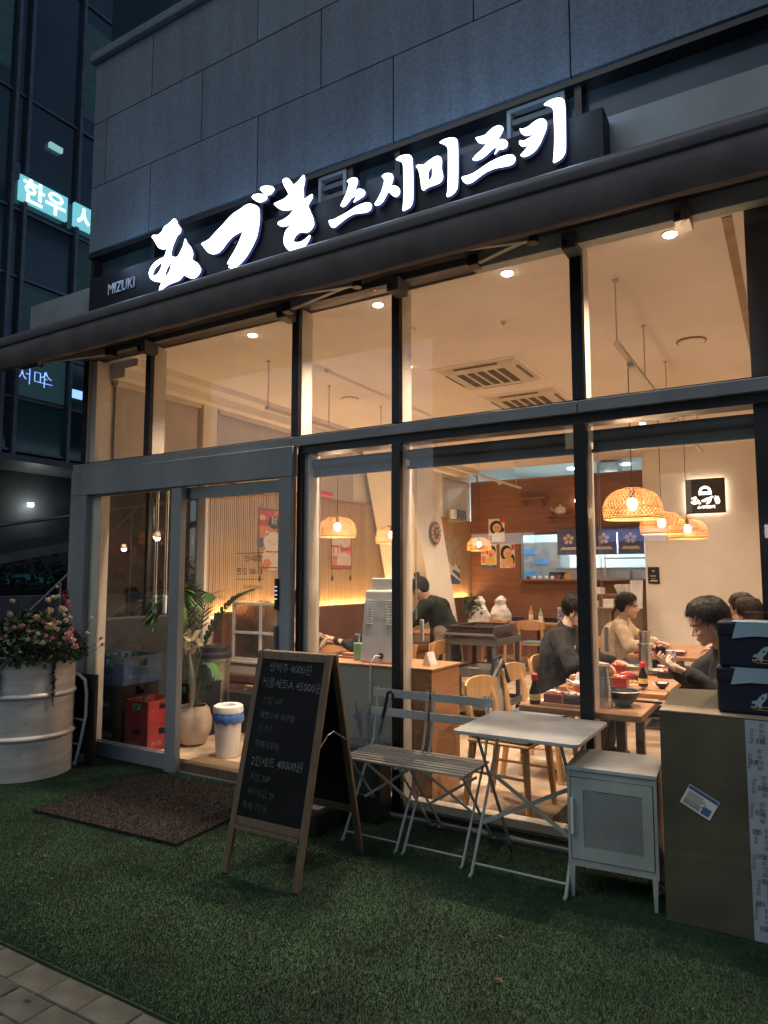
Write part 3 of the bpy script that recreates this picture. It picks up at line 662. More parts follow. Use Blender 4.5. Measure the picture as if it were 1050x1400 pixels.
# kitchen front wall (brown veneer) with the serving hatch
kx0, kx1 = -5.27, -2.0; KY = 8.2
KW = thing('kitchen_wall', (0,0,0), 'tall reddish brown veneer wall with a serving hatch to the kitchen', 'wall')
hx0, hx1, hz0, hz1 = -4.29, -2.0, 1.42, 2.215
for (a, b, c, d_) in ((kx0, hx0, ZF, 3.22), (hx0, -3.3, hz1, 3.22), (-3.298, kx1, hz1, 3.22), (hx0, -3.3, ZF, hz0), (-3.298, kx1, ZF, hz0)):
    MB().box(a+.001, b-.001, KY, KY+.12, c, d_-.001).build('veneer_panel', M['brown'], KW)
MB().box(kx0, kx1, KY-.004, KY+.13, 3.221, 3.245).build('top_edge', M['oakx'], KW)
MB().box(hx0-.02, kx1, KY-.20, KY+.20, hz0-.03, hz0).build('hatch_counter', M['brown'], KW)
MB().box(hx0-.03, hx0, KY-.01, KY+.12, hz0+.001, hz1+.03).box(hx0, kx1, KY-.01, KY+.12, hz1, hz1+.03).build('hatch_frame', M['walnut'], KW)
struct('wall_kitchen', MB().box(XL, XR, 11.6, 11.7, 0, 3.74).box(XL, XL+.1, 8.7, 11.6, 0, 3.74), M['kwall'])

# ------------------------------------------------------------------ lamps of the place, with some added downlights
def spot(x, y, z, e, size=R(120), blend=.9, col=(1,.78,.58), par=None):
    l = bpy.data.lights.new('downlight_beam', 'SPOT'); l.energy = e; l.spot_size = size; l.spot_blend = blend; l.color = col; l.shadow_soft_size = .04
    o = bpy.data.objects.new('downlight_beam', l); COL.objects.link(o); o.location = (x, y, z)
    if par: o.parent = par
DL = [(-3.66,.22), (-2.474,.20), (-1.50,.18), (-.53,.17), (-1.065,6.1), (-4.05,6.36), (-3.33,6.42), (-3.0,1.6), (-3.0,4.6), (-.35,4.4), (-1.6,5.2), (.6,1.6)]  # those from the aisle on are added to brighten room and ceiling
where = ['leftmost above the shop window', 'second from left above the shop window', 'third from left above the shop window', 'rightmost above the shop window',
         'before the beige back wall', 'left one of the pair before the kitchen wall', 'right one of the pair before the kitchen wall', 'added over the aisle near the cassettes', 'added over the middle of the aisle', 'added deep right, over the far guests', 'added over the far end of the right tables', 'added beyond the right pier']
for i, (x, y) in enumerate(DL):
    t = thing('downlight', (x, y, CZ), 'small round warm ceiling downlight, ' + where[i], 'downlight', 'recessed downlights in the restaurant ceiling')
    MB().lathe([(.034,-.004), (.042,-.006), (.042,.0)], 20, caps=False).build('rim', M['white'], t)
    MB().lathe([(.032,-.012), (.032,-.002)], 20).build('lens', M['lamp'], t)
    spot(0, 0, -.03, 95 if i in (4, 5, 6, 10) else 235, par=t)
for x, y in ((-4.1,9.0), (-3.2,9.2), (-4.0,10.6), (-2.9,10.6)):
    t = thing('kitchen_lamp', (x, y, 3.74), 'cool white ceiling lamp in the kitchen, ' + ('front ' if y < 10 else 'rear ') + ('left' if x < -3.6 else 'right'), 'ceiling lamp', 'cool lamps over the kitchen')
    MB().lathe([(.09,-.02), (.09,0)], 20).build('lens', M['lampc'], t)
    spot(0, 0, -.04, 260, R(160), col=(.80,.95,1), par=t)

# ================================================================== SIGN
SG = thing('shop_sign', (-5.18, -.18, 3.75), 'long black fascia sign with large glowing white brush lettering above the awning', 'sign')
def sg(o):      # keep world placement under the sign's origin
    o.parent = SG; o.matrix_parent_inverse = Matrix.Translation((5.18, .18, -3.75)); return o
sg(MB().box(-5.18, -.80, -.18, -.03, 3.75, 4.045).build('sign_board', M['board'], bev=.004))
def pc(pts, ox, oy, s): return [(ox+a/s, oy+b/s) for a, b in pts]
c1 = (190, 220, 4.0385); c2 = (430, 180, 5.25); c3 = (600, 120, 5.25)
G = [
 ('mi', c1, [[(68,418),(80,408),(105,410),(130,385),(135,365),(165,345),(195,315),(208,330),(212,350),(230,370),(228,395),(210,410),(196,440),(180,482),(174,526),(212,534),(244,470),(254,424),(262,450),(285,475),(297,510),(290,545),(320,560),(342,597),(330,625),(310,645),(290,650),(265,640),(245,628),(225,655),(205,665),(190,670),(160,682),(135,700),(108,730),(112,700),(125,672),(110,667),(85,665),(62,650),(53,620),(62,590),(85,560),(115,540),(140,530),(150,500),(155,480),(130,488),(108,480),(95,460),(85,440)],
   [(70,634),(84,592),(126,556),(124,588),(98,630)], [(181,546),(173,600),(140,657),(146,604)]]),
 ('du', c1, [[(342,455),(365,445),(390,430),(420,395),(450,365),(490,320),(520,290),(560,265),(585,245),(610,235),(640,242),(660,255),(665,300),(660,360),(648,420),(620,480),(590,530),(555,570),(520,595),(495,607),(512,582),(490,590),(506,566),(484,570),(500,540),(525,500),(550,450),(570,400),(574,385),(540,400),(510,420),(480,455),(460,485),(435,508),(405,515),(380,505),(360,480)]]),
 ('dot', c1, [[(620,200),(632,185),(660,180),(690,185),(708,198),(700,215),(670,228),(645,222)]]),
 ('dot', c1, [[(665,155),(680,140),(705,136),(738,140),(746,155),(730,180),(705,192),(690,180)]]),
 ('ki', c1, [[(790,105),(812,92),(830,100),(852,135),(880,110),(910,72),(915,100),(905,150),(908,190),(905,215),(935,195),(958,180),(955,205),(930,245),(945,280),(962,320),(965,355),(948,380),(925,396),(888,390),(862,412),(848,440),(862,450),(892,447),(920,430),(945,406),(940,430),(920,465),(885,490),(850,502),(820,490),(800,460),(798,430),(806,392),(822,370),(845,352),(850,344),(815,358),(785,362),(765,350),(768,335),(795,325),(830,300),(858,262),(820,272),(785,270),(760,255),(742,235),(765,225),(800,210),(828,185),(815,160),(800,135)]]),
 ('seu', c2, [[(230,355),(255,335),(280,328),(305,332),(308,360),(295,395),(285,425),(320,408),(350,415),(362,432),(355,455),(330,475),(300,492),(275,508),(290,485),(300,462),(280,465),(262,475),(240,505),(220,530),(200,540),(185,530),(205,490),(225,450),(240,400),(248,370)]]),
 ('bar', c2, [[(100,635),(130,632),(170,612),(230,580),(290,540),(330,520),(370,507),(400,510),(410,530),(400,560),(370,578),(330,582),(280,588),(230,615),(180,655),(145,685),(125,688),(108,668)]]),
 ('si', c2, [[(480,320),(500,302),(530,295),(560,305),(562,340),(545,390),(575,385),(605,400),(612,430),(600,458),(578,468),(550,450),(530,425),(510,460),(490,500),(465,522),(438,530),(430,518),(455,480),(480,430),(495,380),(502,345)]]),
 ('bar', c2, [[(580,200),(610,175),(650,163),(685,165),(700,185),(705,300),(705,480),(700,515),(680,545),(650,560),(630,570),(636,520),(640,420),(638,300),(636,240),(625,215),(600,205)]]),
 ('mieum', c2, [[(725,248),(745,235),(780,240),(810,215),(845,190),(880,172),(905,180),(912,205),(908,260),(918,300),(920,330),(905,360),(870,378),(830,390),(800,405),(780,422),(768,410),(762,360),(755,310),(745,270)], [(815,280),(845,245),(845,320),(830,345),(815,350)]]),
 ('bar', c2, [[(893,78),(925,55),(970,42),(1005,42),(1025,55),(1028,150),(1028,300),(1025,400),(1005,435),(975,458),(945,468),(955,420),(958,300),(958,180),(958,120),(940,95),(915,82)]]),
 ('jieut', c3, [[(260,358),(290,350),(330,340),(360,310),(395,280),(430,268),(458,278),(460,300),(440,340),(415,375),(440,368),(475,370),(495,390),(485,425),(455,440),(430,440),(395,480),(410,450),(415,425),(395,428),(370,450),(340,480),(300,510),(260,522),(238,515),(265,480),(300,450),(335,410),(340,395),(310,400),(280,390)]]),
 ('bar', c3, [[(162,638),(200,630),(250,612),(310,570),(370,530),(430,500),(490,480),(530,478),(550,500),(540,535),(510,555),(460,565),(400,575),(340,600),(290,635),(240,675),(200,690),(170,670)]]),
 ('kieuk', c3, [[(578,290),(600,295),(640,280),(680,245),(720,222),(755,222),(775,245),(770,290),(750,340),(725,400),(690,450),(650,480),(610,495),(582,485),(610,455),(640,420),(655,400),(625,415),(595,420),(575,400),(578,375),(610,380),(640,365),(670,345),(695,315),(660,335),(620,342),(590,325)]]),
 ('bar', c3, [[(750,118),(790,90),(840,72),(880,72),(902,90),(908,200),(910,400),(908,460),(885,500),(850,525),(818,540),(825,480),(830,350),(825,200),(820,150),(795,128),(765,124)]]),
]
LY = -.225
for nm, c, loops in G:
    lw = [wpoly(pc(l, *c), LY) for l in loops]
    f = curve_mesh(lw, LY, .006, 'sign_letter', M['letter']); sg(f)
    cx = sum(p[0] for p in lw[0])/len(lw[0]); cz = sum(p[1] for p in lw[0])/len(lw[0])
    r = curve_mesh(lw, LY+.0065, .026, 'letter_return', M['letter_s']); r.parent = f
    MB().box(cx-.015, cx+.015, LY+.033, -.03 if cz > 4.05 else -.181, cz-.015, cz+.015).build('letter_mount', M['dark'], f)
for k in range(7):      # the light the letters throw on the wall and the awning
    x = -4.75+.62*k; l_ = bpy.data.lights.new('letter_light', 'POINT'); l_.energy = 2.6; l_.color = (.42,.64,1); l_.shadow_soft_size = .12
    o_ = bpy.data.objects.new('letter_light', l_); COL.objects.link(o_); o_.location = (x, -.33, 4.12)
p0 = at(147, 404, -.185)
tm = text_mesh('MIZUKI', .135, .008, 'small_lettering', mat('small_letter_grey', (.6,.62,.64), .5), None, TR((p0.x, -.185, p0.z)), sx=.78); sg(tm)

# ================================================================== AWNING
AW = thing('awning', (0, 0, 3.2), 'long taupe retracted awning with folded metal arms above the shop window', 'awning')
def aw(o): o.parent = AW; o.matrix_parent_inverse = TR((0, 0, -3.2)); return o
ax0, ax1 = -6.35, 1.9
# front bar: rounded profile extruded along x, with the hanging fabric behind
prof = [(-.60,3.492),(-.625,3.485),(-.642,3.465),(-.645,3.44),(-.63,3.41),(-.60,3.40),(-.56,3.41),(-.555,3.485)]
def xprism(prof, x0, x1, mb=None):
    mb = mb or MB(); n = len(prof)
    vs = [(x0, y, z) for y, z in prof] + [(x1, y, z) for y, z in prof]
    mb.add(vs, [tuple(range(n)), tuple(range(n, 2*n))[::-1]] + [(i, n+i, n+(i+1)%n, (i+1)%n) for i in range(n)]); return mb
aw(xprism(prof, ax0, ax1).build('front_bar', M['awnbar'], smooth=True))
aw(MB().box(ax0, ax1, -.603, -.598, 3.4925, 3.4955).build('bar_edge', M['chrome']))
def cloth(n=140):
    mb = MB(); rows = [(-.612,3.402),(-.622,3.34),(-.612,3.28),(-.585,3.235),(-.54,3.235),(-.43,3.30),(-.28,3.385),(-.12,3.462)]
    vs = []; 
    for i in range(n+1):
        x = ax0 + (ax1-ax0)*i/n
        for k, (y, z) in enumerate(rows):
            s = .002*math.sin(x*5.1+k)+.0015*math.sin(x*13+2*k) if 0 < k < 7 else 0
            vs.append((x, y, z+s - (.006*max(0, math.sin((x+1)*1.3)) if k in (2,3,4) else 0)))
    P = len(rows); fs = [(i*P+k, i*P+k+1, (i+1)*P+k+1, (i+1)*P+k) for i in range(n) for k in range(P-1)]
    mb.add(vs, fs); return mb
cl = aw(cloth().build('fabric', M['awn'], smooth=True)); so_ = cl.modifiers.new('thick', 'SOLIDIFY'); so_.thickness = .004
aw(MB().tube([(ax0+.1, -.10, 3.475), (ax1, -.10, 3.475)], .045, 16).build('roller', M['awn'], smooth=True))
for xb in (-4.50, -3.05, -2.14, -1.005, -.42):
    b = MB().box(xb-.05, xb+.03, -.16, -.02, 3.30, 3.395)
    aw(b.build('wall_bracket', M['steel'] if xb > -.5 else M['greyd'], bev=.004))
    aw(MB().box(xb-.042, xb-.012, -.175, -.161, 3.315, 3.345).build('bracket_bolt', M['black']))
for xb, xe in ((-4.86, -5.55), (-2.98, -2.28), (-1.57, -1.15)):
    e = (xe, -.36, 3.335)
    a1 = MB().bar((xb, -.17, 3.355), e, .035, .055).build('folded_arm', M['armm'], bev=.004); aw(a1)
    a2 = MB().bar((xe, -.38, 3.30), (xb+(-.35 if xe < xb else -.35), -.56, 3.31), .03, .05).build('folded_arm', M['armm'], bev=.004); aw(a2)
    aw(MB().tube([(xe, -.37, 3.27), (xe, -.37, 3.37)], .032, 12).build('elbow_joint', M['black']))
    aw(MB().box(xb-.03, xb+.03, -.22, -.14, 3.31, 3.375).build('arm_shoulder', M['black'], bev=.004))

# ================================================================== NEIGHBOUR
NB = thing('neighbour_building', (0,0,0), 'dark glass-curtained neighbouring building with a cyan lit sign on its upper floor', 'building')
NX = -10.0
ys = [-6, -4, -2.2, .2, 1.83, 2.04, 2.93, 4.7, 6.5]
zs = [3.35, 4.15, 4.95, 6.0, 7.05, 8.9, 11.2, 13.0, 16]
for i, (a, b) in enumerate(zip(ys, ys[1:])):
    for j, (c, d_) in enumerate(zip(zs, zs[1:])):
        MB().box(NX-.06, NX+random.uniform(-.004,.004), a+.03, b-.03, c+.02, d_-.02).build('glass_panel', M['ngl2'] if (j < 4 and i in (5, 6) and random.random() < .3) or a < 1.8 and j == 1 else M['ngl'], NB)
for (a, b, c, d_, e_) in ((2.10,2.9,5.1,5.9,.020),(2.1,2.88,4.2,4.9,.035),(2.98,4.6,5.0,6.9,.015),(-2.1,.1,4.2,6.9,.02),(.3,1.7,6.1,7.0,.03),(.3,1.75,9.2,11,.02),(3.0,4.6,9.2,10.9,.02)):
    MB().box(NX-.002, NX+.006, a, b, c, d_).build('dim_room_glow', mat('dim_room_glow', (.03,.06,.07), .5, var=.3, scale=1.5, stretch=(1,1,9), emit=(.25,.6,.7), es=e_), NB)  # faint light of rooms put in as glowing striped panels on the glass
MB().box(NX-.4, NX-.061, -6, 6.5, 3.3, 16).build('curtain_core', M['black'], NB)
for y in ys: MB().box(NX-.05, NX+.09, y-.028, y+.028, 3.28, 16).build('vertical_mullion', M['nsteel'], NB)
for z in zs[:-1]: MB().box(NX-.05, NX+.035, -6, 6.5, z-.02, z+.02).build('transom_bar', M['nsteel'], NB)
MB().box(NX-5, NX+.12, -6, 6.5, 3.18, 3.275).build('soffit', M['greyd'], NB)
MB().box(NX-1.0, NX-.9, -6, 6.5, -.1, 3.18).build('ground_floor_wall', M['darkwall'], NB)
MB().box(NX-.895, NX-.88, .4, 2.25, 2.35, 3.05).build('ground_floor_window', M['ngl2'], NB)
MB().box(NX-.895, NX-.86, .2, 2.0, 1.0, 1.55).build('ground_floor_window', M['ngl2'], NB)
MB().box(NX-.895, NX-.87, 2.6, 3.4, 1.35, 1.5).build('lit_slot', mat('teal_dim_glass', (.05,.25,.3), .3, emit=(.1,.5,.6), es=.12), NB)
wl = MB().box(NX-.88, NX-.84, 2.9, 2.98, 2.62, 2.68).build('wall_lamp', M['wlamp'], NB)
lx_ = bpy.data.lights.new('wall_lamp_light', 'POINT'); lx_.energy = 4; lx_.color = (.9,1,.95); lx_.shadow_soft_size = .05
q = bpy.data.objects.new('wall_lamp_light', lx_); COL.objects.link(q); q.location = (NX-.7, 2.94, 2.6)
# lit lightbox sign in two pieces, reading along the wall
for (a, b, s, ya) in ((1.93, 2.73, '한우', 1.97), (2.86, 3.65, '사랑', 2.90)):
    lb = MB().box(NX+.04, NX+.10, a, b, 7.19, 7.585).build('lightbox', M['box_l'], NB)
    t = text_mesh(s, .40, .006, 'sign_letter', M['box_w'], lb, TR((NX+.104, ya, 7.235)) @ RZ(math.pi/2), off=.008)
MB().box(NX+.02, NX+.08, 2.40, 2.62, 8.30, 8.38).build('small_light', mat('dim_reflection', (.1,.2,.2), .3, emit=(.4,.8,.8), es=.5), NB)
MB().box(NX+.02, NX+.08, 1.86, 1.93, 7.5, 7.75).build('small_light', M['nsteel'], NB)
# blue sign reflection in the lower glazing, put in as glowing letters
for k, (ya, s) in enumerate(((2.07, '서마'), (2.42, '스'))):
    text_mesh(s, .28, .004, 'reflected_lettering', M['blus'], NB, TR((NX+.012, ya, 4.42+.03*k)) @ RZ(math.pi/2), off=-.006)
MB().box(NX+.006, NX+.012, 2.98, 3.2, 4.36, 4.50).build('reflected_lettering', M['blus'], NB)

M['osg'] = glow('added_blue_sign', (.35,.45,1), 9); M['osw'] = glow('added_white_sign', (.8,.9,1), 7)
OB = thing('opposite_reflection_building', (-21, -11, 0), 'unseen dark building added across the lane for reflections, with lit windows and blue-white signs', 'building')  # unseen building with signs, added only to be mirrored in the panes
MB().box(-4, 0, -5, 6, 0, 15).build('wall', M['darkwall'], OB)
for y, z, w, h, m in ((-3.4,6.2,1.5,.30,'osg'),(-1.5,6.6,1.2,.35,'osw'),(.1,6.3,1.2,.30,'osg'),(-2.6,7.5,1.6,.28,'osw'),(-3.5,2.2,1.4,1.2,'box_l'),(.2,2.0,2.4,1.3,'box_w')): MB().box(.0,.06,y,y+w,z,z+h).build('shop_sign', M[m], OB)
for k in range(12): MB().box(.0,.04,-4.4+1.7*(k%6),-3.4+1.7*(k%6),7.5+2.4*(k//6),8.9+2.4*(k//6)).build('window', M['ngl'] if k % 3 else glow('added_lit_window', (1,.8,.5), .8), OB)
O2 = thing('far_reflection_building', (-6, -26, 0), 'unseen dark building added across the street for reflections, with some lit windows', 'building')  # another unseen building, added for reflections in the shop glass
MB().box(-9, 14, -6, 0, 0, 16).build('wall', M['darkwall'], O2)
for k in range(24): MB().box(-8.2+1.9*(k%12),-7.0+1.9*(k%12),.0,.05,4+3*(k//12),5.6+3*(k//12)).build('window', M['ngl'] if (k*7) % 5 else glow('added_lit_window', (1,.85,.6), .7), O2)
for x, w, m in ((-7,3,'box_w'),(-1,2.5,'blus'),(5,3,'nsig')): MB().box(x,x+w,.0,.08,2.9,3.4).build('shop_sign', M[m], O2)

# planted bank, low wall and railings between the buildings
low = thing('low_concrete_wall', (-7.9, 0, 0), 'low pale concrete retaining wall behind the flower drum', 'wall')
for k in range(6): MB().box(-.2, 0, -4+1.25*k+.004, -2.75+1.25*k-.004, 0, 1.24).build('wall_block', M['concrete'], low, bev=.004)
def leafcloud(mb, n, c, r, size, m, rnd=random, flat=.5):
    for _ in range(n):
        p = Vector((rnd.gauss(0,.45), rnd.gauss(0,.45), rnd.gauss(0,.45)))
        p = Vector((c[0]+max(-1,min(1,p.x))*r[0], c[1]+max(-1,min(1,p.y))*r[1], c[2]+max(-1,min(1,p.z))*r[2]))
        leaf(mb, p, size*rnd.uniform(.6,1.3), m)
def leaf(mb, p, s, m, d=None, w=.38):
    if d is None: d = Vector((random.gauss(0,1), random.gauss(0,1), random.gauss(.2,.8)))
    d = d.normalized(); n = d.cross(Vector((random.gauss(0,1), random.gauss(0,1), random.gauss(0,1)))).normalized(); u = d.cross(n)
    a = p; b = p+d*s
    mb.add([a, p+d*s*.45+n*s*w+u*s*.06, b, p+d*s*.45-n*s*w+u*s*.06], [(0,1,2,3)], m)
hd = MB(); random.seed(11)
for k in range(5200):
    y = random.uniform(-2.5, 6.5); h = 1.22 + .22*max(0, min(1, (y+1)/3.0)) + .12*math.sin(y*3.1)+.06*math.sin(y*7.7)
    leaf(hd, Vector((-8.15-random.random()*.9, y, random.uniform(1.15, h+.28*random.random()))), random.uniform(.05,.10), M['hedge'])
hd.box(-9.0, -8.14, -4, 6.5, .4, 1.32, M['soil'])
tag(hd.build('hedge'), 'dark clipped hedge on the bank behind the low concrete wall', 'hedge')
gb = thing('glass_balustrade', (-9.3, 0, 0), 'glass balustrade with steel posts along the ramp behind the hedge', 'balustrade')
def zr(y): return 1.46+.198*(y-1.54)
for y in (-.6, .95, 2.62, 4.2):
    z = zr(y); MB().box(-.03, .0, y-.022, y+.022, z-1.35, z+.68).build('post', M['steel'], gb)
for a, b in ((-.55,.9), (1.0,2.57), (2.67,4.15)):
    za, zb = zr(a), zr(b)
    MB().add([(0,a,za-.25),(0,b,zb-.25),(0,b,zb+.45),(0,a,za+.45),(.01,a,za-.25),(.01,b,zb-.25),(.01,b,zb+.45),(.01,a,za+.45)], [(0,1,2,3),(4,5,6,7),(0,1,5,4),(1,2,6,5),(2,3,7,6),(3,0,4,7)]).build('glass_pane', M['wind'], gb)
MB().tube([(-.01,-2.2,zr(-2.2)+.70),(-.01,5.5,zr(5.5)+.70)], .025, 8).build('handrail', M['steel'], gb)
MB().add([(.05,-2.2,zr(-2.2)+.18),(.05,5.5,zr(5.5)+.18),(.05,5.5,zr(5.5)+.28),(.05,-2.2,zr(-2.2)+.28),(-.3,-2.2,zr(-2.2)+.18),(-.3,5.5,zr(5.5)+.18),(-.3,5.5,zr(5.5)+.28),(-.3,-2.2,zr(-2.2)+.28)],
         [(0,1,2,3),(4,5,6,7),(0,1,5,4),(1,2,6,5),(2,3,7,6),(3,0,4,7)]).build('ramp_edge', M['concrete'], gb)
hr = thing('stair_handrail', (-7.82, 0, 0), 'thin steel handrail sloping up past the low concrete wall', 'handrail')
MB().tube([(0,-.9,-.72+.02),(0,.84,.846),(0,2.6,2.43)], .016, 8).build('rail', M['steel'], hr)
MB().tube([(0,1.46,.0),(0,1.46,1.40)], .014, 8).tube([(0,2.5,0),(0,2.5,2.33)], .014, 8).build('post', M['steel'], hr)
dp = MB().add([(-8.6,-3,1.3),(-8.6,2.25,1.5),(-8.6,1.95,3.0),(-8.6,-3,3.0),(-8.9,-3,1.3),(-8.9,2.25,1.5),(-8.9,1.95,3.0),(-8.9,-3,3.0)], [(0,1,2,3),(4,5,6,7),(0,1,5,4),(1,2,6,5),(2,3,7,6),(3,0,4,7)])

# ================================================================== FLOWER DRUM
random.seed(5)
DR = thing('flower_drum', (-5.12, -.62, 0), 'big white metal drum planted with pink and cream flowers beside the shop door', 'planter')
rd = .335
pr = [(rd-.008,0),(rd,.006)]
for zc in (.30,.60):
    for k in range(9):
        a = k/8*math.pi; pr.append((rd+.016*math.sin(a), zc-.022+.044*k/8))
pr += [(rd,.865),(rd+.008,.872),(rd+.009,.885),(rd+.002,.893),(rd-.008,.885),(rd-.010,.80),(.01,.80)]
MB().lathe(pr, 64).build('drum', M['drum'], DR, smooth=True)
MB().lathe([(.01,.801),(rd-.012,.801),(rd-.012,.84),(.01,.86)], 24).build('soil', M['soil'], DR)
fo = MB()
for k in range(5200):
    a = random.uniform(0, 2*math.pi); r = rd*1.15*math.sqrt(random.random()); h = .84 + (.36-.20*(r/rd)**2)*random.random()**1.1
    leaf(fo, Vector((r*math.cos(a), r*math.sin(a), h)), random.uniform(.03,.06), random.choice([M['leafd'], M['leaf'], M['leaf'], M['leafp']]))
for k in range(34):                 # leaning sprigs round the rim, small leaves on a stalk
    a = random.uniform(0, 2*math.pi); st = Vector((math.cos(a)*.18, math.sin(a)*.18, .86)); d_ = Vector((math.cos(a)*random.uniform(.3,1), math.sin(a)*random.uniform(.3,1), random.uniform(.4,1.1))).normalized()
    L_ = random.uniform(.16,.32); fo.tube([st, st+d_*L_*.5, st+d_*L_+Vector((0,0,-.03))], .002, 4, M['leafd'])
    for i in range(12):
        leaf(fo, st+d_*L_*(.3+.7*i/12), random.uniform(.02,.036), random.choice([M['leafd'], M['leafp'], M['leaf']]))
for k in range(7):                  # feathery greenery on the right, towards the door
    st = Vector((.20+.03*k, .05*random.uniform(-1,1), .86)); d_ = Vector((random.uniform(.15,.75), random.uniform(-.3,.2), 1)).normalized(); L_ = random.uniform(.25,.42)
    fo.tube([st, st+d_*L_], .0022, 4, M['leafd'])
    for i in range(46): leaf(fo, st+d_*L_*(.2+.8*i/46), random.uniform(.02,.035), M['leafp'] if k % 2 else M['leaf'], w=.12)
fo.build('foliage', None, DR, kind='stuff')
for (ang, ln, n) in ((-1.30, .40, 3), (-1.12, .34, 2), (-.10, .36, 4)):         # trailing stems
    tb = MB()
    for j in range(n):
        a = ang+random.uniform(-.07,.07); l2 = ln*random.uniform(.6,1.05)
        pts = [Vector(((rd+.02+.006*math.sin(i))*math.cos(a+.02*math.sin(i*1.3+j)), (rd+.02)*math.sin(a+.02*math.sin(i*1.3+j)), .90-l2*i/10)) for i in range(11)]
        tb.tube([Vector((pts[0].x*.8, pts[0].y*.8, .88))]+pts, .0018, 4, M['leafd'])
        for i in range(70):
            t = random.random()*10; i0 = int(t); p = pts[i0].lerp(pts[min(10,i0+1)], t-i0)
            leaf(tb, p, random.uniform(.012,.022), M['leafd'], Vector((random.gauss(0,1), random.gauss(0,1), -.3)))
    tb.build('trailing_vine', None, DR)
def bloom(p, s, m):
    """ruffled double flower: petals over a ball, opening upwards"""
    mb = MB(); T = TR(p); mb.ell((0,0,0), (s*.42,s*.42,s*.36), 8, 6, m, T)
    for k in range(46):
        u = random.uniform(-.45, 1); a = random.uniform(0, 2*math.pi); h = math.sqrt(max(0, 1-u*u))
        d_ = Vector((h*math.cos(a), h*math.sin(a), u)); q = d_*s*.34; up = (d_*.55+Vector((0,0,.75))).normalized()
        sd = d_.cross(up); sd = sd.normalized() if sd.length > .01 else Vector((1,0,0)); L_ = s*random.uniform(.38,.62); w = L_*.55
        e = q+up*L_+d_*L_*.35
        mb.add([q-sd*w*.4, q+sd*w*.4, q.lerp(e,.6)+sd*w+d_*s*.08, e+sd*w*.5, e-sd*w*.5+d_*s*.05, q.lerp(e,.6)-sd*w+d_*s*.08], [(0,1,2,5),(5,2,3,4)], m, T)
    return mb.build('flower', None, DR)
fl = [(86,836,'fcream',.05),(68,838,'fcream',.045),(14,842,'fcream',.034),(17,823,'fcream',.03),(70,858,'fcream',.05),(50,846,'fcream',.04),(98,862,'fpink',.03),(66,845,'fpink',.026),(74,850,'fpink',.026),(60,853,'fpink',.026),(90,850,'fcream',.03),(80,853,'fcream',.032),
      (20,860,'flpink',.03),(30,858,'flpink',.036),(40,865,'flpink',.026),(64,860,'flpink',.028),(78,862,'flpink',.03),(63,871,'flpink',.024),(72,874,'flpink',.024),(66,878,'flpink',.024),(12,868,'fcream',.034),(8,872,'fcream',.03),(38,876,'fcream',.03),
      (48,876,'fwhite',.04),(58,881,'fwhite',.032),(52,868,'fwhite',.028),(94,870,'flpink',.046),(99,878,'flpink',.042),(103,886,'flpink',.036),(90,874,'flpink',.036),(2,883,'fcream',.03),(120,868,'fcream',.028),(126,846,'fwhite',.018),(138,874,'flpink',.022),(140,882,'flpink',.022),(24,874,'fpink',.024),
      (80,816,'fwhite',.022),(78,803,'fwhite',.020),(66,822,'fcream',.034),(74,818,'fcream',.03),(12,838,'fpink',.022),(88,842,'fwhite',.02),(96,846,'fcream',.024)]
for (a, b, m, s) in fl:
    p = at(a, b, -.62-.20+random.uniform(-.05,.10)) - Vector((-5.12,-.62,0))
    bloom(p, s*.80, M[m])
    MB().tube([p, Vector((p.x*.6, p.y*.6, .85))], .002, 4).build('stem', M['leafd'], DR)
mg = MB()
for k in range(60):
    t = random.random(); p = at(92-3*t+random.uniform(-3,3), 842-34*t, -.55)-Vector((-5.12,-.62,0)); leaf(mg, p, .028, M['fmag'], w=.45)
mg.tube([at(91,850,-.55)-Vector((-5.12,-.62,0)), at(90,812,-.55)-Vector((-5.12,-.62,0))], .003, 4, M['leafd'])
mg.build('flower_spike', None, DR)

# folded white step ladder with its black board, leaning by the door
LD = thing('folding_steps', (-4.93, -.30, 0), 'folded white tubular steps with black treads between the drum and the door', 'step ladder')
MB().tube([(-.18,.0,.70),(-.02,.0,.70),(.07,-.005,.66),(.10,-.01,.56),(.10,-.01,.40),(.05,-.01,.20),(-.01,-.01,.02)], .012, 8).build('frame', M['white'], LD, smooth=True)
MB().tube([(-.2,.0,.36),(.09,-.012,.355)], .008, 6).tube([(-.2,.0,.17),(.04,-.012,.165)], .008, 6).build('rung', M['white'], LD)
MB().box(-.22, .16, .02, .05, .0, .705).build('black_panel', M['black'], LD, bev=.004)
MB().box(.0, .06, -.01, .019, .03, .09).build('hinge_plate', M['greyd'], LD)
MB().tube([(-.02,-.01,.0),(-.01,-.01,.03)], .016, 8).build('foot', M['white'], LD)

# ================================================================== DOORMAT
MT = thing('doormat', (-3.62, -.58, 0), 'brown coir doormat lying on the turf before the open door', 'doormat', rz=R(3))
MB().box(-.60, .60, -.52, .42, .004, .020).build('backing', M['mat_'], MT)
bm_ = MB()
for k in range(16000):
    x = random.uniform(-.61,.61); y = random.uniform(-.53,.43); h = random.uniform(.008,.016)
    a = random.uniform(0,3.14); c_, s_2 = math.cos(a)*.003, math.sin(a)*.003
    bm_.add([(x-c_,y-s_2,.016),(x+c_,y+s_2,.016),(x+random.gauss(0,.005),y+random.gauss(0,.005),.016+h)], [(0,1,2)])
bm_.build('bristles', M['mat_'], MT, kind='stuff')

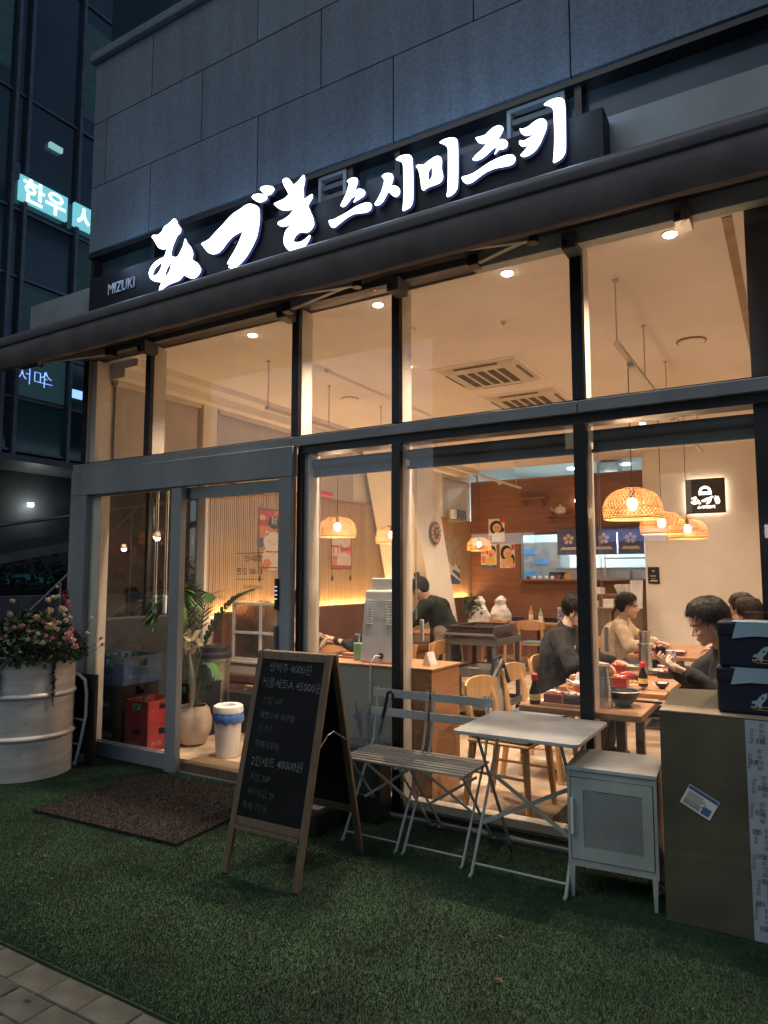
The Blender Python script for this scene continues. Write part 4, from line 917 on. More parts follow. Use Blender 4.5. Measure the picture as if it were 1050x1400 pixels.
# ================================================================== CHALKBOARD SIGN
CB = thing('chalkboard_sign', (-2.305, -.90, 0), 'tall wooden A-frame chalkboard with a handwritten Korean menu standing on the turf', 'chalkboard')
Hc = 1.075
lean = math.atan2(.26, Hc)
def frame_T(sign):   # local frame: x across, z up along the leaf, y outward
    return TR((0, -.02*sign, Hc)) @ RX(-sign*lean)
for sgn in (1, -1):
    T = frame_T(sgn); Lg = -Hc/math.cos(lean)
    for sx_ in (-1, 1):
        MB().box(sx_*.222-.018, sx_*.222+.018, -.011, .011, Lg+.004, 0, None, T).build('leg', M['walnut'], CB, bev=.003)
    MB().box(-.203, .203, -.010, .010, -.045, -.002, None, T).build('top_rail', M['walnut'], CB, bev=.003)
    MB().box(-.203, .203, -.010, .010, Lg+.235, Lg+.275, None, T).build('lower_rail', M['walnut'], CB, bev=.003)
    bd = MB().box(-.203, .203, -.004, .006, Lg+.276, -.046, None, T).build('blackboard', M['chalk'], CB)
    if sgn == 1:
        MB().box(-.203, .203, -.02, .02, Lg+.215, Lg+.235, None, T).build('chalk_ledge', M['walnut'], CB)
        rows = [('생맥주 4000원', -.105, .056, .050, 'w', -.155), ('커플세트A 45000원', -.185, .058, .046, 'w', -.190), ('초밥 16P', -.272, .044, .05, 'g', -.165),
                ('메밀소바 회무침', -.345, .040, .05, 'w', -.165), ('돈까스', -.415, .042, .05, 'g', -.160), ('뚝배기우동', -.490, .042, .05, 'w', -.168), ('2인세트 40000원', -.582, .056, .05, 'w', -.172),
                ('초밥 20P', -.655, .044, .05, 'g', -.165), ('새우튀김 2P', -.722, .042, .05, 'g', -.165), ('뚝배기우동', -.790, .042, .05, 'g', -.185)]
        for s, z, sz, _, c, x in rows:
            t = text_mesh(s, sz, .0006, 'chalk_writing', M['chalkw' if c == 'w' else 'chalkg'], bd, T @ TR((x, -.0046, z)) @ RY(R(random.uniform(-1,2.5))), off=-.0009, shear=random.uniform(-.1,.15), sx=.86)
MB().tube([(.235,-.13,.62),(.235,-.05,.68),(.235,0,.69),(.235,.13,.62)], .004, 6).build('spreader', M['steel'], CB)

# ================================================================== FOLDING CHAIRS (two side by side), bistro table
def folding_chair(loc, label):
    t = thing('folding_chair', loc, label, 'folding chair', 'slatted folding chairs by the window')
    w = .382
    m = M['sage']
    for k, y in enumerate((-.225,-.18,-.135,-.09,-.045,.0,.045,.09)):
        MB().box(0, w, y-.013, y+.013, .448, .460).build('seat_slat', M['oakgrey'], t, bev=.002)
    MB().box(.012, .030, -.235, .10, .434, .4475).build('seat_frame', m, t); MB().box(w-.030, w-.012, -.235, .10, .434, .4475).build('seat_frame', m, t)
    # legs: back rest stile runs forward to the ground, the other leg to the rear
    for x in (.02, w-.02):
        MB().tube([(x, -.225, .012), (x, .10, .50), (x, .125, .60), (x, .155, .80)], .0075, 8).build('back_stile', m, t, smooth=True)
        MB().tube([(x+(.016 if x < .1 else -.016), .215, .012), (x+(.016 if x < .1 else -.016), -.185, .44)], .0075, 8).build('leg', m, t, smooth=True)
        MB().tube([(x,-.245,.008),(x,-.215,.014)], .008, 6).tube([(x,.235,.008),(x,.205,.014)], .008, 6).build('foot', m, t, kind='stuff')
    MB().tube([(.02,-.205,.045),(w-.02,-.205,.045)], .005, 6).build('cross_rod', m, t); MB().tube([(.03,.20,.035),(w-.03,.20,.035)], .005, 6).build('cross_rod', m, t)
    MB().bar((.02,.0,.18),(w-.02,-.03,.40), .006, .014).bar((.02,-.03,.40),(w-.02,.0,.18), .006, .014).build('diagonal_brace', m, t)
    for z, y in ((.765,.148),(.655,.128)):
        MB().box(-.01, w+.01, y-.006, y+.006, z-.024, z+.024).build('back_slat', m, t, bev=.002)
    return t
M['oakgrey'] = mat('weathered_slat', (.46,.42,.36), .6, var=.2, scale=12, stretch=(.3,1,1))
folding_chair((-2.285, -.29, 0), 'left one of two grey slatted folding chairs, nearest the chalkboard')
folding_chair((-1.898, -.29, 0), 'right one of two grey slatted folding chairs, beside the bistro table')

BT = thing('bistro_table', (-1.22, -.35, 0), 'pale grey folding bistro table with a square metal top on the turf', 'table')
def rrect(x0, x1, y0, y1, r, z0, z1, n=5):
    pts = []
    for cx, cy, a0 in ((x1-r,y1-r,0),(x0+r,y1-r,90),(x0+r,y0+r,180),(x1-r,y0+r,270)):
        for k in range(n+1):
            a = R(a0+90*k/n); pts.append((cx+r*math.cos(a), cy+r*math.sin(a)))
    N_ = len(pts); mb = MB()
    mb.add([(x,y,z0) for x,y in pts]+[(x,y,z1) for x,y in pts], [tuple(range(N_)), tuple(range(N_,2*N_))[::-1]]+[(i,N_+i,N_+(i+1)%N_,(i+1)%N_) for i in range(N_)]); return mb
tt = rrect(-.305, .325, -.30, .29, .03, .695, .713).build('table_top', M['whitem'], BT, bev=.003)
for x in (-.235, .235):
    sgn = 1 if x > 0 else -1
    MB().tube([(x,-.235,.012),(x,.20,.69)], .0085, 8).build('leg', M['sage'], BT, smooth=True)
    MB().tube([(x-.02*sgn,.245,.012),(x-.02*sgn,-.20,.69)], .0085, 8).build('leg', M['sage'], BT, smooth=True)
    MB().tube([(x,-.26,.008),(x,-.225,.016)], .009, 6).build('foot', M['sage'], BT)
for p_, q_ in (((-.235,-.205,.055),(.235,-.205,.055)),((-.215,.22,.05),(.215,.22,.05)),((-.215,-.19,.675),(.215,-.19,.675))): MB().tube([p_, q_], .006, 6).build('cross_rod', M['sage'], BT)
MB().bar((-.235,-.10,.22),(.235,.03,.44), .006, .02).build('diagonal_brace', M['sage'], BT)
MB().bar((.235,-.10,.22),(-.235,.03,.44), .006, .02).build('diagonal_brace', M['sage'], BT)

# ================================================================== PERFORATED CABINET
CA = thing('metal_cabinet', (-.98, -.545, 0), 'pale grey metal locker cabinet on legs with a perforated door', 'cabinet', rz=R(4))
cw, cd, z0_, z1_ = .395, .37, .142, .572
cg = M['sage']
MB().box(-.004, cw+.004, -.006, cd, z1_, z1_+.018).build('top', M['whitem'], CA, bev=.003)
MB().box(0, .014, 0, cd, z0_, z1_-.001).build('side_panel', cg, CA); MB().box(cw-.014, cw, 0, cd, z0_, z1_-.001).build('side_panel', cg, CA)
MB().box(.0145, cw-.0145, .002, cd, z0_, z0_+.03).box(.0145, cw-.0145, cd-.006, cd, z0_+.03, z1_-.002).build('carcass', cg, CA)
MB().box(.0145, cw-.0145, .004, .02, z1_-.03, z1_-.002).build('top_rail', cg, CA)
for x in (.004, cw-.03):
    for y in (.0, cd-.03): MB().add([(x,y,z0_),(x+.026,y,z0_),(x+.026,y+.026,z0_),(x,y+.026,z0_),(x+.005,y+.005,.0),(x+.019,y+.005,.0),(x+.019,y+.019,.0),(x+.005,y+.019,.0)], [(0,1,2,3),(4,5,6,7),(0,1,5,4),(1,2,6,5),(2,3,7,6),(3,0,4,7)]).build('leg', cg, CA, bev=.002)
dz0, dz1, dx0, dx1 = z0_+.034, z1_-.033, .018, cw-.018
dr = MB().box(dx0, dx0+.055, -.004, .010, dz0, dz1).box(dx1-.045, dx1, -.004, .010, dz0, dz1).box(dx0+.055, dx1-.045, -.004, .010, dz1-.05, dz1).box(dx0+.055, dx1-.045, -.004, .010, dz0, dz0+.055).build('door', cg, CA)
pf = MB(); px0, px1, pz0, pz1 = dx0+.055, dx1-.045, dz0+.055, dz1-.05
nz = 38; nx = 30
for k in range(nz+1):
    z = pz0+(pz1-pz0)*k/nz; pf.box(px0, px1, -.001, .001, z-.0014, z+.0014)
for k in range(nz):
    z = pz0+(pz1-pz0)*(k+.5)/nz
    for j in range(nx+1):
        x = px0+(px1-px0)*(j+(.5 if k % 2 else 0))/nx
        if x < px1: pf.box(x-.0012, x+.0012, -.0008, .0008, z-.0028, z+.0028)
pf.build('perforated_sheet', cg, dr, kind='stuff')
MB().box(dx0+.056, dx1-.046, .012, .014, pz0, pz1).build('recess_shade_sheet', M['black'], CA)  # black sheet put in for the shade behind the holes
MB().box(dx0+.001, dx0+.0135, -.026, -.018, .29, .45).box(dx0+.001, dx0+.0135, -.018, -.004, .29, .30).box(dx0+.001, dx0+.0135, -.018, -.004, .44, .45).build('handle', M['white'], dr, bev=.002)

# ================================================================== CARDBOARD BOX with bags
CX = thing('cardboard_box', (-.555, -.565, 0), 'tall brown cardboard box with a shipping label and printed tape', 'cardboard box', rz=R(1))
bw, bd_, bh = .60, .34, .885
cf = MB(); nx_, nz_ = 40, 60; vs = []
from mathutils import noise as MNN
for j in range(nz_+1):
    for i in range(nx_+1):
        x, z = bw*i/nx_, .004+(bh-.004)*j/nz_; ed = min(1, 8*min(x, bw-x)/bw)*min(1, 8*min(z, bh-z)/bh)
        dy = -.004*ed+.0035*MNN.noise(Vector((x*5, 0, z*4)))*ed+.0012*MNN.noise(Vector((x*22, 3, z*16)))
        if abs(z-.30-.06*x) < .012: dy += .0018
        vs.append((x, dy+.0025, z))
cf.add(vs, [(j*(nx_+1)+i, j*(nx_+1)+i+1, (j+1)*(nx_+1)+i+1, (j+1)*(nx_+1)+i) for j in range(nz_) for i in range(nx_)])
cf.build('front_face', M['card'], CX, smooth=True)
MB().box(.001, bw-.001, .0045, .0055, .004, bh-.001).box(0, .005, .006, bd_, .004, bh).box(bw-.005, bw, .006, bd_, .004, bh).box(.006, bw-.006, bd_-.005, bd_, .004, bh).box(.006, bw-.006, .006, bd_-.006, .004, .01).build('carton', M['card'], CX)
MB().box(.006, bw-.006, .006, bd_-.006, bh-.016, bh-.010).build('inner_flap', M['cardin'], CX)
MB().box(0, bw, .0, .16, bh+.001, bh+.006).build('top_flap', M['cardin'], CX)
MB().add([(0,.165,bh+.002),(.30,.165,bh+.002),(.29,.33,bh+.06),(.01,.33,bh+.05),(0,.165,bh+.006),(.30,.165,bh+.006),(.29,.33,bh+.064),(.01,.33,bh+.054)], [(0,1,2,3),(4,5,6,7),(0,1,5,4),(1,2,6,5),(2,3,7,6),(3,0,4,7)]).build('top_flap', M['cardin'], CX)
tp = MB().box(.335, .43, -.0052, -.004, .006, bh-.003).build('packing_tape', M['tape'], CX)
ti = MB(); random.seed(9)
for k in range(9):
    z = .05+.092*k+random.uniform(-.01,.01); x = .345+random.random()*.03
    for j in range(7): ti.box(x+j*.005, x+j*.005+random.uniform(.0012,.0032), -.0060, -.0053, z, z+.020)
ti.build('tape_print', M['tapeink'], tp, kind='stuff')
for k in range(8): text_mesh('취급주의', .024, .0004, 'tape_print', M['tapeink'], tp, TR((.395+.012*(k%2), -.0056, .05+.105*k)) @ RY(R(-90)))
for k in range(8): text_mesh('파손주의', .017, .0004, 'tape_print', M['tapeink'], tp, TR((.350+.012*(k%2), -.0056, .085+.10*k)) @ RY(R(-84)))
lbl = Matrix.Translation((.150, -.0052, .520)) @ RY(R(28))
lb = MB().box(-.065, .065, -.0006, .0006, -.045, .045, None, lbl).build('shipping_label', M['paper'], CX)
li = MB().box(-.063, .063, -.0012, -.0007, .028, .043, M['pblue'], lbl)
for k in range(14): li.box(-.055+.005*k, -.0525+.005*k, -.0012, -.0007, -.038, -.018, M['ink'], lbl)
for k in range(5): li.box(-.055, .01+.01*(k%3), -.0012, -.0007, .016-.008*k, .019-.008*k, M['ink'], lbl)
li.box(.02, .055, -.0012, -.0007, -.038, -.005, M['pblue'], lbl)
li.build('label_print', None, lb)
random.seed(4)
def bag(z, dx, label):
    t = thing('delivery_bag', (-.325+dx, -.50, z), label, 'delivery bag', 'navy delivery bags stacked on the cardboard box')
    w, d2, h = .44, .27, .185
    b = rrect(0, w, 0, d2, .02, 0, h).build('bag_body', M['navy'], t, bev=.012)
    l = rrect(-.004, w+.004, -.006, d2+.004, .02, h-.052, h+.008).build('lid', M['navy'], t, bev=.010)
    MB().prism([(.055,h-.062),(.075,h+.009),(.40,h+.009),(.42,h-.062),(.36,h-.05),(.13,h-.05)], -.0095, -.0065).build('pale_flap', M['palebl'], l)
    MB().box(.055, .40, -.004, d2*.6, h+.0085, h+.0105).build('pale_flap', M['palebl'], l)
    MB().box(-.006, .0, .05, .12, .005, h-.05).build('side_strap', M['yellow'], t)
    # rocket print
    T = TR((.165, -.0012, .062)) @ RY(R(38)) @ Matrix.Scale(.95, 4)
    rk = MB().prism([(0,.045),(.010,.030),(.013,.012),(.012,-.008),(.022,-.022),(.020,-.034),(.009,-.026),(-.009,-.026),(-.020,-.034),(-.022,-.022),(-.012,-.008),(-.013,.012),(-.010,.030)], -.001, .0005, M['palebl'], T)
    rk.prism([(.005*math.cos(a*.785), .014+.005*math.sin(a*.785)) for a in range(8)], -.0018, -.0012, M['navy'], T)
    rk.prism([(-.006,-.030),(.0,-.044),(.006,-.030)], -.001, .0005, M['palebl'], T); rk.prism([(-.014,-.040),(-.011,-.050),(-.007,-.040)], -.001, .0005, M['palebl'], T)
    rk.build('rocket_print', None, b)
    MB().tube([(.18+.05*math.cos(a), -.004-.004*math.sin(a), .030+.007*math.sin(a)) for a in [i*.6 for i in range(11)]], .0015, 5).build('cord', M['yellow'], t)
    return t
bag(bh+.0075, 0, 'lower navy delivery bag with a rocket print on the cardboard box'); bag(bh+.0075+.195, .012, 'upper navy delivery bag with a rocket print, topmost of the stack')

# ================================================================== UMBRELLA BIN and black crate behind the chalkboard
UB = thing('umbrella_bin', (-2.33, -.12, 0), 'black umbrella bin against the window behind the folding chairs', 'umbrella stand')
MB().box(-.16,.12,-.10,.05,0,.43).build('bin_body', M['black'], UB, bev=.01); MB().box(-.165,.125,-.105,.055,.431,.45).build('rim', M['greyd'], UB)
MB().box(-.15,.11,-.103,-.1005,.16,.165).build('groove', M['greyd'], UB)
for i, (dx, hook) in enumerate(((.06, 1), (.0, 0), (-.05, 0))):
    u_ = thing('umbrella', (-2.33+dx, -.15, .452), ['furled clear umbrella with a black crook handle in the bin', 'clear umbrella with short ribs sticking out, middle of the bin', 'clear umbrella leaning at the left of the bin'][i], 'umbrella', 'umbrellas in the bin')
    T = RY(R(18-12*i)) @ RX(R(6))
    cu_ = MB()
    for k in range(9):
        a = 2*math.pi*k/9; b = a+.45
        cu_.add([(0,0,-.0),(.035*math.cos(a),.035*math.sin(a),.16+.03*random.random()),(.02*math.cos(b),.02*math.sin(b),.19)], [(0,1,2)], None, T)
        cu_.tube([(0,0,0),(.036*math.cos(a),.036*math.sin(a),.20+.02*random.random())], .0015, 4, None, T)
    cu_.build('canopy', mat('clear_vinyl', (.45,.50,.52), .25), u_)
    if hook: MB().tube([(0,0,.08),(0,0,.30),(.0,-.006,.34),(.02,-.012,.36),(.04,-.012,.35),(.042,-.01,.32)], .009, 7, None, T).build('handle', M['black'], u_, smooth=True)
    else: MB().tube([(0,0,.08),(0,0,.25)], .004, 6, None, T).build('handle', M['steel'], u_)
BK = thing('black_crate', (-2.62, -.42, 0), 'low black plastic crate on the turf just behind the chalkboard', 'crate')
MB().box(-.24,.22,-.16,.16,0,.14).build('crate_body', M['black'], BK, bev=.02); MB().box(-.25,.23,-.17,.17,.141,.165).build('rim', M['greyd'], BK, bev=.006)

# ================================================================== INTERIOR THINGS
# -------- pendant lamps of woven bamboo
def pendant():
    t = thing('pendant_lamp', (0,0,0), 'x', 'pendant lamp', 'woven bamboo pendant lamps')
    pr = [(.055,.205),(.10,.198),(.145,.175),(.178,.135),(.195,.085),(.198,.045),(.190,.010),(.186,.0)]
    def P(u, a):      # u 0..1 along the profile
        f = u*(len(pr)-1); i = min(int(f), len(pr)-2); q = f-i
        r = pr[i][0]*(1-q)+pr[i+1][0]*q; z = pr[i][1]*(1-q)+pr[i+1][1]*q
        return r*math.cos(a), r*math.sin(a), z
    w = MB(); n = 44; ns = 12
    for dirn in (1, -1):
        for k in range(n):
            a0 = 2*math.pi*k/n; vs = []; fs = []
            for i in range(ns+1):
                u = i/ns; a = a0+dirn*u*1.15; hw = .021*(.6+.4*u)
                o_ = .0015*dirn*(1 if (i+k) % 2 else -1)
                for s in (-1, 1):
                    x, y, z = P(u, a+s*hw); f = 1+o_/.19; vs.append((x*f, y*f, z))
            for i in range(ns): fs.append((2*i, 2*i+1, 2*i+3, 2*i+2))
            w.add(vs, fs)
    w.build('woven_shade', M['wicker'], t, kind='stuff')
    rg = MB(); 
    for r, z, th in ((.188,.0,.006),(.056,.206,.005),(.196,.07,.003)):
        rg.tube([(r*math.cos(2*math.pi*i/32), r*math.sin(2*math.pi*i/32), z) for i in range(32)], th, 6, closed=True)
    rg.build('rim_ring', M['wicker'], t, smooth=True, kind='stuff')
    MB().ell((0,0,.10), (.036,.036,.045), 14, 10).build('bulb', M['bulb'], t, smooth=True)
    MB().lathe([(.018,.14),(.020,.19),(.010,.21)], 12).build('socket', M['black'], t)
    MB().tube([(0,0,.205),(0,0,1.07)], .0035, 6).build('cord', M['black'], t)
    return t
PL = pendant()
l = bpy.data.lights.new('bulb_light', 'POINT'); l.energy = 26; l.color = (1,.70,.44); l.shadow_soft_size = .035
spots = [((-.955,1.067,1.87),1.10,'nearest of the right-hand row, largest in view'),((-1.067,2.97,1.87),1.07,'second of the right-hand row, over the middle table'),((-.975,3.98,1.87),1.0,'farthest of the right-hand row, below the lit wall sign'),
         ((-4.054,2.0,1.88),1,'nearest of the left-hand row, in front of the red scroll'),((-4.263,3.467,1.88),1,'second of the left-hand row, beside the leaning column'),((-4.364,6.435,1.88),1,'farthest of the left-hand row, before the menu posters')]
for i, (p, sc, lab) in enumerate(spots):
    o = PL if i == 0 else dup(PL)
    o.location = p; o['label'] = 'round woven bamboo pendant lamp, ' + lab
    o.rotation_euler = (0, 0, i*1.1)
    lo = bpy.data.objects.new('bulb_light', l); COL.objects.link(lo); lo.location = (p[0], p[1], p[2]+.06)
def track(x, y0, y1, ys, lab):
    t = thing('lighting_track', (x, y0, 2.97), lab, 'lighting track', 'lighting tracks over the tables')
    MB().box(-.017, .017, 0, y1-y0, -.015, .015).build('rail', M['cream'], t)
    for y in ys:
        MB().tube([(0, y-y0, .015), (0, y-y0, CZ-2.97)], .005, 6).lathe([(.018,-.012),(.018,0)], 10, c=(0, y-y0, CZ-2.97)).build('rod', M['cream'], t)
    for p in spots:
        if abs(p[0][0]-x) < .5 and y0 < p[0][1] < y1: MB().box(-.02, .02, p[0][1]-y0-.03, p[0][1]-y0+.03, -.05, -.016).build('plug', M['cream'], t)
track(-.935, .62, 5.2, (.64, 1.61, 2.65, 3.7, 4.9), 'pale lighting track hung on rods over the right-hand row of tables')
track(-4.0, .80, 7.4, (.82, 1.76, 2.78, 4.2, 5.6, 7.2), 'pale lighting track hung on rods over the left-hand tables by the bench')
# -------- ceiling cassettes, detectors
def cassette(x0, x1, y0, y1, lab):
    t = thing('ceiling_cassette', ((x0+x1)/2, (y0+y1)/2, CZ), lab, 'air conditioner', 'ceiling air conditioner cassettes')
    a, b = (x1-x0)/2, (y1-y0)/2
    MB().box(-a-.04, a+.04, -b-.04, b+.04, -.006, 0).build('ceiling_plate', M['plaster'], t)
    MB().add([(-a,-b,-.0065),(a,-b,-.0065),(a,b,-.0065),(-a,b,-.0065),(-a*.8,-b*.8,-.035),(a*.8,-b*.8,-.035),(a*.8,b*.8,-.035),(-a*.8,b*.8,-.035)], [(0,1,5,4),(1,2,6,5),(2,3,7,6),(3,0,4,7),(4,5,6,7)]).build('panel', M['cream'], t, bev=.004)
    dk = mat('grille_shadow', (.16,.13,.11), .7)
    for (p, q, r, s) in ((-.55,.55,-.93,-.80),(-.55,.55,.80,.93),(-.93,-.80,-.55,.55),(.80,.93,-.55,.55)):
        MB().box(p*a, q*a, r*b, s*b, -.026, -.016).build('air_vane', dk, t)
    for k in range(5):
        x = -.52*a+k*.26*a-.09*a
        g = MB()
        for j in range(16): g.box(x, x+.18*a, (-.6+.075*j)*b, (-.6+.075*j+.04)*b, -.039, -.0352)
        g.build('intake_grille', dk, t)
cassette(-2.84, -2.06, 1.83, 2.61, 'four-way ceiling air conditioner cassette, nearer the shop front')
cassette(-2.84, -2.06, 2.98, 3.74, 'four-way ceiling air conditioner cassette, farther from the shop front')
cassette(-2.9, -2.2, 9.3, 10.0, 'ceiling air conditioner cassette high in the kitchen') if False else None
for x, y, r, lab in ((-.663,2.174,.115,'round ceiling speaker grille near the right tables'), (-4.106,2.295,.10,'round ceiling access cover above the bench tables'), (-2.55,.75,.08,'round ceiling cover close behind the shop window')):
    t = thing('ceiling_disc', (x, y, CZ), lab, 'ceiling cover')
    MB().lathe([(r,-.010),(r,0)], 28).build('ring', M['brown'] if r > .11 else M['cream'], t); MB().lathe([(r-.014,-.016),(r-.012,-.0105)], 28).build('disc', M['plaster'], t)
for x, y in ((-1.83,.98),(-3.7,1.3),(-1.9,4.4)):
    t = thing('smoke_detector', (x, y, CZ), 'tiny ceiling sprinkler head ' + ('near the window centre' if x > -1.85 else 'near the left window' if x < -3 else 'deep in the room'), 'sprinkler', 'ceiling sprinklers')
    MB().lathe([(.006,-.03),(.012,-.022),(.025,-.004),(.025,0)], 10).build('head', M['cream'], t)
MB().box(-.265, -.215, .12, 7.24, CZ-.006, CZ-.001).build('ceiling_batten', mat('ceiling_batten_tan', (.36,.27,.18), .8), label='tan strip running along the ceiling at the right', cat='ceiling strip')

# -------- wall scrolls (traditional beckoning cat prints) and posters
def disc2(cx, cz, rx, rz, n=18): return [(cx+rx*math.cos(2*math.pi*k/n), cz+rz*math.sin(2*math.pi*k/n)) for k in range(n)]
def printed(name, T, w, h, shapes, parent, base_m):
    """flat print built of thin coloured layers; coordinates 0..1"""
    mb = MB(); mb.box(0, w, -.001, .001, 0, h, base_m, T)
    for i, (pts, m) in enumerate(shapes):
        mb.prism([(x*w, z*h) for x, z in pts], -.0016-.0004*i, -.0012-.0004*i, m, T)
    o = mb.build(name, None, parent); return o
def rect(x0, x1, z0, z1): return [(x0,z0),(x1,z0),(x1,z1),(x0,z1)]
def scroll(y0, z0, w, h, style, lab):
    t = thing('wall_scroll', (WX+.025, y0, z0), lab, 'wall scroll', 'cloth scrolls hung on the slatted wall')
    T = RZ(math.pi/2)
    a, b, c = (M['porange'], M['pred'], M['pblue'])
    bgm = {0: M['porange'], 1: M['pblue'], 2: M['ppink']}[style]
    sh = [(rect(0,.5,.72,1), M['pred'])] if style == 0 else [(rect(.5,1,.5,1), M['ppink'])]
    if style == 0:
        sh += [(rect(.62,1,.45,.95), M['pred']), (disc2(.93,.30,.14,.10), M['pblue']), (disc2(.05,.42,.12,.09), M['pblue']), (disc2(.1,.86,.12,.05), M['pyel']),
               (disc2(.52,.16,.44,.22), M['paper']), (disc2(.5,.44,.36,.18), M['paper']), ([(.18,.5),(.22,.65),(.40,.59)], M['paper']), ([(.82,.5),(.78,.65),(.60,.59)], M['paper']),
               ([(.22,.53),(.25,.61),(.34,.58)], M['pred']), ([(.78,.53),(.75,.61),(.66,.58)], M['pred']), (rect(.22,.78,.255,.285), M['pred']), (disc2(.5,.245,.07,.03), M['pyel']),
               (rect(.30,.42,.452,.459), M['ink']), (rect(.58,.70,.452,.459), M['ink']), (rect(.42,.58,.405,.411), M['ink']), (disc2(.28,.07,.14,.07), M['porange']), (disc2(.80,.09,.10,.05), M['pyel']),
               (disc2(.5,.79,.21,.115), M['ink'])]
    elif style == 1:
        sh += [(disc2(.45,.62,.35,.22), M['paper']), (rect(.0,1,.0,.28), M['pblue']), (disc2(.3,.14,.2,.07), M['paper']), (disc2(.75,.2,.2,.06), M['pskin'])]
    else:
        sh += [(rect(0,.42,.25,1), M['paper']), (disc2(.62,.14,.36,.18), M['paper']), (disc2(.68,.62,.28,.20), M['paper']), (rect(.42,.95,.36,.42), M['pred']), (rect(0,1,0,.06), M['pred']),
               (rect(.55,.65,.62,.63), M['ink']), (rect(.72,.82,.62,.63), M['ink']), (rect(.05,.10,.28,.46), M['pred']), (rect(.28,.33,.28,.46), M['pred']), (rect(.0,.38,.42,.46), M['pred'])]
    printed('printed_cloth', T, w, h, sh, t, bgm)
    MB().box(-.01, w+.01, -.006, .006, h, h+.015, None, T).box(-.01, w+.01, -.006, .006, -.015, 0, None, T).box(-.006,.0,-.004,.004,0,h,None,T).box(w,w+.006,-.004,.004,0,h,None,T).build('rod', M['walnut'], t)
    MB().tube([T @ Vector((0,0,h+.015)), T @ Vector((w/2,0,h+.24)), T @ Vector((w,0,h+.015))], .0018, 4).build('hanging_string', M['ink'], t)
    for x in (.02, w-.02):
        MB().tube([T @ Vector((x,0,-.015)), T @ Vector((x,0,-.09))], .0015, 4).lathe([(.004,-.09),(.013,-.12),(.013,-.165)], 8, c=tuple(T @ Vector((x,0,0)))).build('tassel', M['ink'], t)
    if style == 0: text_mesh('財', .11, .0006, 'lettering', M['paper'], t, T @ TR((w*.5-.055, -.0115, h*.76)))
    if style == 2: text_mesh('福\n来', .09, .0006, 'lettering', M['ink'], t, T @ TR((w*.08, -.0115, h*.80)))
scroll(2.20, 1.58, .50, .66, 0, 'orange and red cloth scroll with a smiling white beckoning cat')
scroll(2.93, 1.58, .42, .66, 1, 'blue and orange cloth scroll half hidden by the door frame')
scroll(3.64, 1.58, .47, .66, 2, 'pink cloth scroll with a white cat behind the pendant lamp')
def poster(x0, x1, z0, z1, k, lab):
    t = thing('menu_poster', (x0, KY-.003, z0), lab, 'poster', 'menu posters on the brown wall')
    w, h = x1-x0, z1-z0
    if k == 0: sh = [(rect(.7,1,.82,1), M['pred']), (disc2(.48,.62,.40,.30), M['ink']), (disc2(.86,.52,.13,.10), M['ink']), (disc2(.52,.60,.27,.20), M['pskin']), (disc2(.55,.22,.30,.22), M['paper']), (rect(.04,.2,.02,.30), M['pred']), (rect(.25,.8,.0,.12), M['paper']), (disc2(.88,.1,.12,.1), M['pyel'])]
    elif k == 1: sh = [(rect(0,1,0,.14), M['pblue']), (rect(.0,.4,.6,.95), M['ppink']), (disc2(.66,.72,.30,.24), M['ink']), (disc2(.68,.62,.25,.19), M['pskin']), (disc2(.64,.54,.08,.05), M['pred']), (disc2(.60,.28,.34,.17), M['pyel']), (rect(.05,.3,.2,.5), M['porange'])]
    else: sh = [(disc2(.42,.62,.38,.32), M['ink']), (disc2(.85,.35,.14,.22), M['ink']), (disc2(.52,.60,.28,.22), M['pskin']), (disc2(.62,.26,.28,.22), M['pyel']), (rect(.78,.97,.75,.97), M['pred']), (disc2(.3,.2,.22,.18), M['pskin']), (rect(.7,1,.0,.1), M['ppink'])]
    sh += [(disc2(.44,.62,.025,.03), M['ink']), (disc2(.62,.62,.025,.03), M['ink'])]
    printed('print', Matrix.Identity(4), w, h, sh, t, M['paper'])
poster(-4.915, -4.60, 2.10, 2.53, 0, 'poster of a dark-haired drawn figure, topmost of the three')
poster(-5.07, -4.765, 1.62, 2.06, 1, 'poster of a laughing drawn figure with a blue foot, lower left of the three')
poster(-4.70, -4.41, 1.62, 2.06, 2, 'poster of a long-haired drawn figure with a yellow glass, lower right of the three')
wp = thing('wave_picture', (WX+.02, 7.10, 1.33), 'tall picture of a sandy sky over blue and white water on the left wall', 'picture')
printed('print', RZ(math.pi/2), .60, .85, [(rect(0,1,0,.38), M['pblue']), ([(0,.38),(.2,.46),(.45,.36),(.7,.42),(1,.30),(1,.22),(.6,.3),(.3,.26),(0,.32)], M['paper']), ([(0,.2),(.4,.28),(1,.10),(1,.06),(.4,.20),(0,.13)], M['paper'])], wp, mat('sandy_sky_print', (.50,.42,.30), .7))
ck = thing('wall_clock', (-4.545, 5.20, 2.10), 'round dark wall clock with pale numerals on the leaning column', 'clock')
Tc = RZ(math.pi/2)
MB().lathe([(.165,0),(.165,.03),(.15,.035)], 32, None, Tc @ RX(R(90))).build('clock_face', M['walnut'], ck)
cn = MB()
for k in range(12):
    a = 2*math.pi*k/12; cn.box(-.018,.018,-.0385,-.036,-.024,.024,None,Tc @ TR((.118*math.sin(a),0,.118*math.cos(a))) @ RY(a))
cn.build('numeral', M['pskin'], ck, kind='stuff')
MB().bar(Tc @ Vector((0,-.040,0)), Tc @ Vector((.06,-.040,.05)), .008).bar(Tc @ Vector((0,-.040,0)), Tc @ Vector((-.02,-.040,.10)), .006).build('hand', M['paper'], ck)

